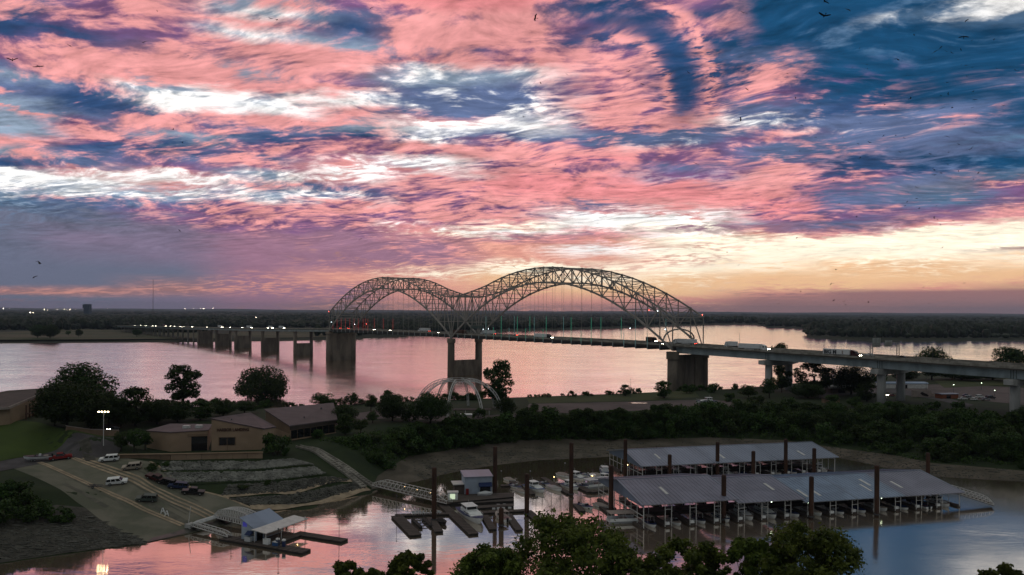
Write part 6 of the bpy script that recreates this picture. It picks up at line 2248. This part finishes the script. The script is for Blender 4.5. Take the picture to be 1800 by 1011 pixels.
# gangways
def gangway(label, a, b, w, hgt, arch=0.0, bays=14, lamps=0, m='white_steel', deck='dock_wood', name='gangway'):
    """a truss footbridge from a to b"""
    a, b = Vector(a), Vector(b)
    d = b - a
    L = d.length
    u = d.normalized()
    s = Vector((-u.y, u.x, 0)).normalized() * (w / 2)
    r = thing(name, label, 'gangway', (0, 0, 0))
    hh = lambda f: hgt * (0.35 + 0.65 * min(1, f / 0.12, (1 - f) / 0.12)) + arch * math.sin(math.pi * f)
    P = lambda f, sg, up: a + d * f + s * sg + Vector((0, 0, up))
    mb = MB()
    mb.box8([P(0, -1, -0.25), P(1, -1, -0.25), P(1, 1, -0.25), P(0, 1, -0.25)], [P(0, -1, 0), P(1, -1, 0), P(1, 1, 0), P(0, 1, 0)])
    mb.build('deck', deck, r)
    for sg in (-1, 1):
        lo, hi = MB(), MB()
        for k in range(bays):
            lo.beam(P(k / bays, sg, 0.05), P((k + 1) / bays, sg, 0.05), 0.16)
            hi.beam(P(k / bays, sg, hh(k / bays)), P((k + 1) / bays, sg, hh((k + 1) / bays)), 0.17)
        lo.build('bottom_rail', m, r)
        hi.build('top_rail', m, r)
        for k in range(bays + 1):
            ubeam('upright', P(k / bays, sg, 0), P(k / bays, sg, hh(k / bays)), 0.11, 0.11, m, r)
            if k < bays:
                ubeam('diagonal', P(k / bays, sg, 0), P((k + 1) / bays, sg, hh((k + 1) / bays)), 0.10, 0.10, m, r)
                if arch:
                    ubeam('diagonal', P((k + 1) / bays, sg, 0), P(k / bays, sg, hh(k / bays)), 0.10, 0.10, m, r)
    if arch:
        for k in range(bays + 1):
            ubeam('top_tie', P(k / bays, -1, hh(k / bays)), P(k / bays, 1, hh(k / bays)), 0.1, 0.1, m, r)
            if k < bays:
                ubeam('top_brace', P(k / bays, -1, hh(k / bays)), P((k + 1) / bays, 1, hh((k + 1) / bays)), 0.09, 0.09, m, r)
    for k in range(lamps):
        f = 0.44 + 0.17 * k
        MB().sphere(P(f, -0.6, hh(f) - 0.25), 0.13, 6, 4).build('lamp', 'lamp_warm', r)
    return r


g0, g1 = on(660, 862, 1.5), dpt(790, 885, 1.2)
gangway('white truss gangway with warm lamps leading to the boathouse', (g0.x, g0.y, 1.8), (g1.x, g1.y, 1.3), 2.6, 2.4, 0, 18, 3)
g0, g1 = on(384, 912, 1.4), dpt(462, 928, 1.0)
gangway('arched white lattice gangway behind the fuel dock', (g0.x, g0.y, 1.7), (g1.x, g1.y, 1.1), 3.2, 2.0, 1.6, 18)
g0, g1 = on(338, 928, 1.0), dpt(404, 944, 0.8)
gangway('thin white gangway from ramp foot to the fuel dock', (g0.x, g0.y, 1.4), (g1.x, g1.y, 0.9), 1.4, 1.1, 0, 10)
g2 = on(386, 913, 1.4)
gangway('straight white boom between ramp foot and lattice gangway', (g0.x, g0.y + 0.5, 1.5), (g2.x, g2.y - 1.2, 2.0), 0.7, 0.5, 0, 6, m='white_paint', deck='white_paint')
ab = thing('gangway_abutment', 'small pale landing block at the ramp foot', 'abutment', (g0.x, g0.y, hz(g0.x, g0.y)), -0.4)
MB().box(-1.6, 0.4, -1.2, 1.2, -0.8, 1.2).build('block', 'pale_concrete', ab)
MB().beam((-1.4, 0, 1.2), (-0.6, 0, 6.0), 0.12).build('mast', 'white_steel', ab)

# fuel dock
O_ = dpt(384, 947)
Q_ = dpt(530, 972)
fu = (Q_ - O_).normalized()
fv = Vector((-fu.y, fu.x))
FD = lambda x, y: O_ + fu * x + fv * y
LQ = (Q_ - O_).length
fd = thing('fuel_dock', 'grey floating fuel dock with two long arms', 'dock', (0, 0, 0))
plank_run(fd, 'walkway', FD(0, 1.9), FD(LQ, 1.9), 3.6)
plank_run(fd, 'walkway', FD(3, 8.6), FD(14.5, 8.6), 9.6)
plank_run(fd, 'cross_walk', FD(15.9, 3.9), FD(15.9, 15.6), 2.6)
plank_run(fd, 'arm', FD(17.3, 14.0), FD(31.0, 14.0), 3.0)
fa = math.atan2(fu.y, fu.x)
st = thing('fuel_station', 'white blue fuel shack with sloping roof and wide flat canopy', 'building', (*FD(5.6, 2.6), 0.62), fa)
MB().box8([(0, 0, 0), (5.0, 0, 0), (5.0, 10.5, 0), (0, 10.5, 0)], [(0, 0, 5.4), (5.0, 0, 3.1), (5.0, 10.5, 3.1), (0, 10.5, 5.4)]).build('wall', 'wall_metal', st)
MB().box8([(-0.4, -0.4, 5.6), (5.3, -0.4, 2.98), (5.3, 11, 2.98), (-0.4, 11, 5.6)], [(-0.4, -0.4, 5.75), (5.3, -0.4, 3.13), (5.3, 11, 3.13), (-0.4, 11, 5.75)]).build('roof', 'roof_metal_blue', st)
MB().box8([(4.6, -1.2, 3.18), (9.6, -1.2, 2.75), (9.6, 15.5, 2.75), (4.6, 15.5, 3.18)], [(4.6, -1.2, 3.36), (9.6, -1.2, 2.93), (9.6, 15.5, 2.93), (4.6, 15.5, 3.36)]).build('canopy', 'white_steel', st)
for x, y in ((9.3, -0.9), (9.3, 5), (9.3, 10), (9.3, 15), (5.4, -0.9)):
    MB().beam((x, y, 0), (x, y, 2.8), 0.14).build('canopy_post', 'white_steel', st)
MB().box(5.0, 5.08, 0.4, 2.6, 0, 2.3).build('door_opening', 'glass_dark', st)
MB().box(5.003, 5.08, 3.2, 10.0, 0.2, 2.6).build('side_panel', 'beige', st)
MB().box(0.5, 1.9, -0.08, -0.003, 3.4, 4.6).build('sign_panel', glow('sign_violet_glow', (0.03, 0.03, 0.16), 1.0).name, st)  # sign colour is emitted by the panel itself, not lit paint
MB().box(3.0, 4.5, -0.08, -0.003, 1.3, 2.6).build('window_pane', 'glass_dark', st)
MB().box8([(2.2, -1.2, 1.6), (4.0, -1.2, 1.6), (4.0, -0.05, 1.9), (2.2, -0.05, 1.9)], [(2.2, -1.2, 1.75), (4.0, -1.2, 1.75), (4.0, -0.05, 2.5), (2.2, -0.05, 2.5)]).build('awning', 'navy', st)
for k, (x, y) in enumerate(((8.0, 8.5), (8.4, 12.5))):
    MB().sphere((x, y, 2.5), 0.16, 6, 4).build('canopy_lamp', 'lamp_warm', st)
for x, y, w, h_, mm, lab, nm in ((10.0, 0.7, 1.7, 1.3, 'white_paint', 'white ice chest on the fuel dock near the post', 'ice_chest'), (13.0, 0.8, 1.6, 0.9, 'blue_paint', 'blue bin on the fuel dock beyond the ice chest', 'storage_bin'),
                                 (8.9, 0.5, 1.9, 1.0, 'trim_white', 'white locker in front of the fuel shack awning', 'dock_locker')):
    p = FD(x + 5 if nm != 'dock_locker' else x, y + 1.2)
    b = thing(nm, lab, nm.replace('_', ' '), (p.x, p.y, 0.62), fa)
    MB().box(-w / 2, w / 2, -0.5, 0.5, 0, h_).build('box', mm, b)
    MB().box(-w / 2 - 0.03, w / 2 + 0.03, -0.53, 0.53, h_, h_ + 0.12).build('lid', 'trim_white', b)
for k in range(2):
    p = FD(18.5 + k * 2.0, 2.2)
    b = thing('fuel_pump', ('white topped fuel pump nearer the shack', 'white topped fuel pump nearer the dock tip')[k], 'fuel pump', (p.x, p.y, 0.62), fa)
    MB().box(-0.35, 0.35, -0.3, 0.3, 0, 1.5).build('body', 'navy', b)
    MB().box(-0.4, 0.4, -0.35, 0.35, 1.5, 1.9).build('head', 'white_paint', b)
for px, by, ty, lab, lit in ((406, 944, 917, 'thin dock lamp post at the near end of the fuel dock', 0), (536, 940, 911, 'thin dock lamp post with pale globe behind the canopy', 1), (596, 947, 914, 'thin dock lamp post at the tip of the right arm', 0),
                             (489, 965, 931, 'thin post at the front of the fuel canopy', 0), (697, 908, 872, 'thin dock lamp post at the corner of the finger dock', 0), (942, 905, 878, 'thin dock lamp post at the right end of the finger dock', 0),
                             (932, 846, 829, 'pale topped dock lamp beside the boathouse dock', 1), (993, 838, 815, 'lamp post at the back of the small dock', 1), (881, 846, 829, 'lamp post right of the boathouse', 1)):
    p = dpt(px, by)
    zt = H + uv(px, ty)[1] * p.y
    l_ = thing('dock_lamp', lab, 'lamp post', (p.x, p.y, 0.6), fa)
    MB().cyl((0, 0, 0), (0, 0, zt - 0.6), 0.07, 0.05, 6).build('pole', 'dark_steel', l_)
    MB().beam((0, 0, zt - 0.7), (0.6, 0, zt - 0.6), 0.08).build('arm', 'dark_steel', l_)
    MB().sphere((0, 0, zt - 0.4), 0.22, 6, 4).build('globe', 'trim_white' if lit else 'dark_steel', l_)
for px, py, z, lab, mm in ((974, 843, 2.0, 'glowing orange dock pedestal lamp', 'lamp_warm'), (1007, 845, 2.2, 'warm dock lamp left of the lit cabin boat', 'lamp_warm'), (1041, 843, 2.4, 'warm dock lamp near the houseboat', 'lamp_warm'),
                           (1103, 841, 6.0, 'small white lamp between the two shed roofs', 'lamp_warm'), (1225, 834, 5.6, 'white lamp under the back shed eave', 'lamp_white')):
    p = dpt(px, py + 3)
    l_ = thing('pedestal_lamp', lab, 'lamp', (p.x, p.y, 0.3))
    MB().cyl((0, 0, 0), (0, 0, z - 0.3), 0.1, 0.1, 6).build('pedestal', 'white_steel', l_)
    MB().sphere((0, 0, z - 0.15), 0.17, 6, 4).build('lamp', mm, l_)
for x, lab in ((0.385, 'bright lamp under the front shed eave by the twin tan roofs'), (0.50, 'warm lamp under the front shed eave at the blue roof start'), (0.74, 'lamp inside the long shed below the blue roof')):
    p = FL + su * (LS * x) + sv * 1.5
    l_ = thing('eave_lamp', lab, 'lamp', (p.x, p.y, 5.2 if x < 0.45 else 4.2))
    MB().cyl((0, 0, 0.3), (0, 0, 0.08), 0.05, 0.05, 5).build('stem', 'white_steel', l_)
    MB().sphere((0, 0, 0), 0.14, 6, 4).build('lamp', 'lamp_green_white', l_)
# right-end gangway of the long boat shed
e0, e1 = FR + sv * 6, dpt(1745, 888, 0.6)
gangway('white railed ramp at the far end of the long boat shed', (e0.x, e0.y, 4.6), (e1.x, e1.y, 1.0), 4.0, 1.6, 0, 12, name='shed_ramp')

# boats and kit on land
p = on(1241, 711, 14)
boat('cruiser', 11.5, 3.6, 'stored_boat', 'white cabin boat stored on land by the parking lot', (p.x, p.y, p.z + 0.7), R15(190), trim='navy')
bt_ = thing('boat_cradle', 'low dark cradle under the boat stored on land', 'cradle', (p.x, p.y, p.z), R15(190))
for x in (-3, 2.5):
    MB().box(x - 0.2, x + 0.2, -1.4, 1.4, -0.2, 0.55).build('beam', 'dark_steel', bt_)
p = on(66, 811, 12)
o = boat('runabout', 8.2, 2.6, 'trailered_boat', 'white open boat riding on a trailer behind the red pickup', (p.x, p.y, p.z + 1.0), R15(208), trim='black_paint', sc=1.0)
slope_place(o, p, R15(208))
o.matrix_basis.translation += Vector((0, 0, 0.75))
o = thing('boat_trailer', 'dark two axle trailer carrying the white open boat', 'trailer', (0, 0, 0))
MB().beam((-3.0, 0, 0.6), (5.4, 0, 0.5), 0.16).build('tongue', 'dark_steel', o)
for y in (-0.8, 0.8):
    MB().beam((-3.6, y, 0.65), (2.5, y, 0.65), 0.16).build('rail', 'dark_steel', o)
    for x in (-1.6, -0.7):
        link('wheel', wheel_mesh(), o, (x, y * 1.35, 0.38))
slope_place(o, p, R15(28))
# under the viaduct: low white roof, mural wall, kiosk, cars, lamps
def hut(name, label, cat, px, py, w, d, h, rz, wall, roof, vault=0.0):
    p = on(px, py, 14)
    r = thing(name, label, cat, (p.x, p.y, p.z - 0.2), rz)
    MB().box(-w / 2, w / 2, -d / 2, d / 2, 0, h).build('wall', wall, r)
    n = 8
    mb = MB()
    rings = []
    for x in (-w / 2 - 0.3, w / 2 + 0.3):
        rings.append([(x, -(d / 2 + 0.3) * math.cos(math.pi * k / n), h + 0.003 + vault * math.sin(math.pi * k / n)) for k in range(n + 1)] + [(x, d / 2 + 0.3, h - 0.2), (x, -d / 2 - 0.3, h - 0.2)])
    mb.loft(rings)
    mb.build('roof', roof, r)
    MB().box(-w * 0.2, w * 0.05, -d / 2 - 0.06, -d / 2 - 0.003, 0.2, h * 0.75).build('door', 'glass_dark', r)
    return r


hut('low_store', 'low store with vaulted pale roof left of the viaduct columns', 'building', 1478, 690, 17, 7, 3.2, 0.1, 'pier_concrete', 'white_steel', 1.6)
hut('open_shed', 'small dark open shed among bushes below the vaulted store', 'building', 1460, 708, 8, 4, 2.6, 0.1, 'tan_wall_dark', 'brown_roof_dark', 0.4)
hut('red_kiosk', 'low orange red kiosk on the lot under the viaduct', 'kiosk', 1664, 700, 11, 5, 2.8, 0.2, 'red_brick', 'roof_metal_tan', 0.3)
hut('long_shed', 'long low shed with blue grey roof behind the second bent', 'building', 1585, 682, 30, 8, 3.4, 0.05, 'white_steel', 'roof_metal_blue', 0.8)
p = on(1623, 698, 14)
mw = thing('mural_wall', 'tan wall with one black leaping shape painted on it', 'wall', (p.x, p.y, p.z), 0.12)
MB().box(-7, 5, 0, 0.4, 0, 4.0).build('panel', 'beige', mw)
MB().box(5.1, 10, 0, 0.4, 0, 2.0).build('panel', 'beige', mw)
mb = MB()
mb.box8([(-0.6, -0.04, 0.9), (2.6, -0.04, 0.3), (3.4, -0.04, 0.9), (1.6, -0.04, 2.0)], [(-0.6, -0.002, 0.9), (2.6, -0.002, 0.3), (3.4, -0.002, 0.9), (1.6, -0.002, 2.0)])
mb.box8([(-2.0, -0.04, 2.2), (-0.6, -0.04, 1.0), (1.4, -0.04, 1.9), (-0.8, -0.04, 3.0)], [(-2.0, -0.002, 2.2), (-0.6, -0.002, 1.0), (1.4, -0.002, 1.9), (-0.8, -0.002, 3.0)])
mb.build('painted_shape', 'black_paint', mw)
for px, py, kd, pt, lab in ((1692, 703, 'sedan', 'white_paint', 'white car parked first in the lot under the viaduct'), (1703, 701, 'suv', 'silver_paint', 'silver car parked second in the viaduct lot'), (1712, 704, 'sedan', 'white_paint', 'white car parked third in the viaduct lot'),
                            (1722, 700, 'suv', 'white_paint', 'white sport utility at the back of the viaduct lot'), (1733, 704, 'sedan', 'silver_paint', 'silver car parked fifth in the viaduct lot'), (1741, 701, 'suv', 'black_paint', 'black car parked last in the viaduct lot'),
                            (1566, 697, 'sedan', 'red_paint', 'red car with lit lamps behind the second bent'), (1699, 697, 'sedan', 'darkblue_paint', 'dark blue car in the second row of the viaduct lot')):
    p = on(px, py, 14)
    car(kd, pt, 'parked_car', lab, 'car', (p.x, p.y, p.z + 0.12), random.uniform(-0.4, 0.6) + (math.pi if 'red' in lab else 0), 'cars under the viaduct', 'head' if 'red' in lab else None)
for px, ty, by, lab, mm in ((1676, 676, 692, 'greenish lit lamp nearest the columns under the viaduct', 'lamp_green_white'), (1725, 673, 686, 'greenish lit lamp farthest back under the viaduct', 'lamp_green_white'), (1748, 686, 704, 'greenish lit lamp beside the parked cars', 'lamp_green_white'),
                            (1482, 679, 690, 'small white lamp on the vaulted store front', 'lamp_white'), (1628, 664, 690, 'thin unlit lamp post right of the second bent', 'dark_steel'), (1108, 666, 700, 'thin unlit pole standing on the grass by the river', 'dark_steel'),
                            (1465, 660, 700, 'thin unlit pole left of the vaulted store', 'dark_steel')):
    p = on(px, by, 14)
    zt = H + uv(px, ty)[1] * p.y - p.z
    l_ = thing('street_lamp', lab, 'street lamp', p)
    MB().cyl((0, 0, -0.2), (0, 0, zt), 0.09, 0.06, 6).build('pole', 'dark_steel', l_)
    MB().sphere((0, -0.25, zt - 0.1), 0.24, 6, 4, 0.6).build('lamp', mm, l_)
pd = on(1121, 709, 14)
mb = MB()
mb.add([(pd.x + 5.2 * math.cos(a), pd.y + 3.0 * math.sin(a) * (0.8 + 0.2 * math.cos(3 * a)), 0) for a in [2 * math.pi * k / 20 for k in range(20)]], [tuple(range(20))])
for i, v in enumerate(mb.v):
    mb.v[i] = (v[0], v[1], pd.z + 0.16)
mb.build('puddle', 'water', kind='structure')
# umbrella seen between the trees and a car with lit lamps by the low wall
p = on(262, 733, 14)
um = thing('sun_umbrella', 'small teal umbrella among the trees beside the floodlight', 'umbrella', p)
MB().cyl((0, 0, 0), (0, 0, 2.5), 0.05, 0.04, 5).build('pole', 'dark_steel', um)
MB().cyl((0, 0, 2.1), (0, 0, 2.9), 1.7, 0.05, 8).build('canopy', glow('teal_cloth_glow', (0.02, 0.12, 0.13), 0.4).name, um)  # canopy cloth is given a faint glow of its own, it is no lamp
p = on(200, 757, 14)
car('sedan', 'black_paint', 'parked_car', 'dark car with lit headlamps behind the low wall', 'car', (p.x, p.y, p.z + 0.1), -1.9, None, 'head')

# ------------------------------------------------------------------ birds
def bird_mesh(seed):
    rnd = random.Random(seed)
    up = rnd.uniform(-0.25, 0.55)
    mb = MB()
    mb.loft([[(-0.26, 0, 0), (-0.26, 0.01, 0.01), (-0.26, -0.01, 0.01)], [(-0.08, 0.06, 0), (-0.08, 0, 0.07), (-0.08, -0.06, 0)], [(0.12, 0.05, 0), (0.12, 0, 0.06), (0.12, -0.05, 0)], [(0.26, 0.0, 0), (0.26, 0, 0.01), (0.26, -0.01, 0)]])
    for s in (-1, 1):
        mb.box8([(0.10, s * 0.03, 0.02), (-0.08, s * 0.03, 0.02), (-0.10, s * 0.28, 0.02 + up * 0.25), (0.13, s * 0.28, 0.02 + up * 0.25)], [(0.10, s * 0.03, 0.035), (-0.08, s * 0.03, 0.035), (-0.10, s * 0.28, 0.035 + up * 0.25), (0.13, s * 0.28, 0.035 + up * 0.25)])
        mb.box8([(0.13, s * 0.28, 0.02 + up * 0.25), (-0.10, s * 0.28, 0.02 + up * 0.25), (-0.16, s * 0.55, 0.02 + up * 0.35), (-0.05, s * 0.58, 0.02 + up * 0.35)], [(0.13, s * 0.28, 0.035 + up * 0.25), (-0.10, s * 0.28, 0.035 + up * 0.25), (-0.16, s * 0.55, 0.03 + up * 0.35), (-0.05, s * 0.58, 0.03 + up * 0.35)])
    mb.box8([(-0.24, 0.02, 0), (-0.24, -0.02, 0), (-0.40, -0.07, 0), (-0.40, 0.07, 0)], [(-0.24, 0.02, 0.015), (-0.24, -0.02, 0.015), (-0.40, -0.07, 0.01), (-0.40, 0.07, 0.01)])
    return mb.mesh('bird', 'bird_black')


BM = [bird_mesh(s) for s in range(6)]
BIRDS = [(1449, 28, 11), (1491, 17, 8), (1450, 3, 9), (1644, 91, 10), (1694, 65, 9), (1307, 23, 8), (941, 32, 8), (68, 117, 9), (22, 106, 9), (61, 487, 8), (69, 462, 9), (1302, 210, 6), (1707, 262, 8), (122, 80, 6), (251, 75, 8), (331, 98, 5), (337, 101, 6), (423, 279, 5), (304, 228, 5),
         (653, 14, 5), (475, 33, 4), (487, 35, 5), (1224, 288, 6), (1786, 124, 5), (1600, 174, 6), (1656, 190, 6), (1674, 190, 6), (1699, 36, 5), (1698, 115, 5), (1537, 210, 5), (1583, 268, 5), (1665, 240, 5), (1105, 126, 4), (1129, 148, 5), (1313, 157, 5), (996, 131, 4), (1062, 220, 4), (1693, 525, 4), (1484, 530, 4)]
rb_ = random.Random(99)
for _ in range(135):
    if rb_.random() < 0.72:
        x, y = rb_.triangular(1350, 1800, 1690), rb_.uniform(60, 400)
    elif rb_.random() < 0.4:
        x, y = rb_.uniform(1250, 1800), rb_.uniform(400, 545)
    else:
        x, y = rb_.uniform(20, 1300), rb_.uniform(10, 470)
    BIRDS.append((x, y, rb_.uniform(2.2, 4.2)))
for i, (x, y, s) in enumerate(BIRDS):
    Y = 0.95 * FPX / (s * 1.6) * rb_.uniform(0.9, 1.1)
    o = link('bird', BM[i % 6], None, atY(x, y, Y), None, 'small black bird flying in the open sky above the river', 'bird', 'birds in the sky')
    o.rotation_euler = (rb_.uniform(-0.7, 0.7), rb_.uniform(-0.4, 0.4), rb_.uniform(0, 6.28))
# ------------------------------------------------------------------ haze over the plain
hb = MB().box(-17000, 17000, -400, 27000, -7.6, 240)
hm = bpy.data.materials.new('haze')
hm.use_nodes = True
hm.node_tree.nodes.clear()
t = NT(hm.node_tree)
pv = t.n('ShaderNodeVolumePrincipled')
pv.inputs['Color'].default_value = (0.62, 0.74, 1.0, 1)
pv.inputs['Density'].default_value = 0.00003
pv.inputs['Anisotropy'].default_value = 0.0
ho = t.n('ShaderNodeOutputMaterial')
t.link(pv.outputs[0], ho.inputs['Volume'])
MATS['haze'] = hm
hz_o = hb.build('haze', 'haze', kind='stuff')
tag(hz_o, 'thin evening haze over the river plain', 'haze')
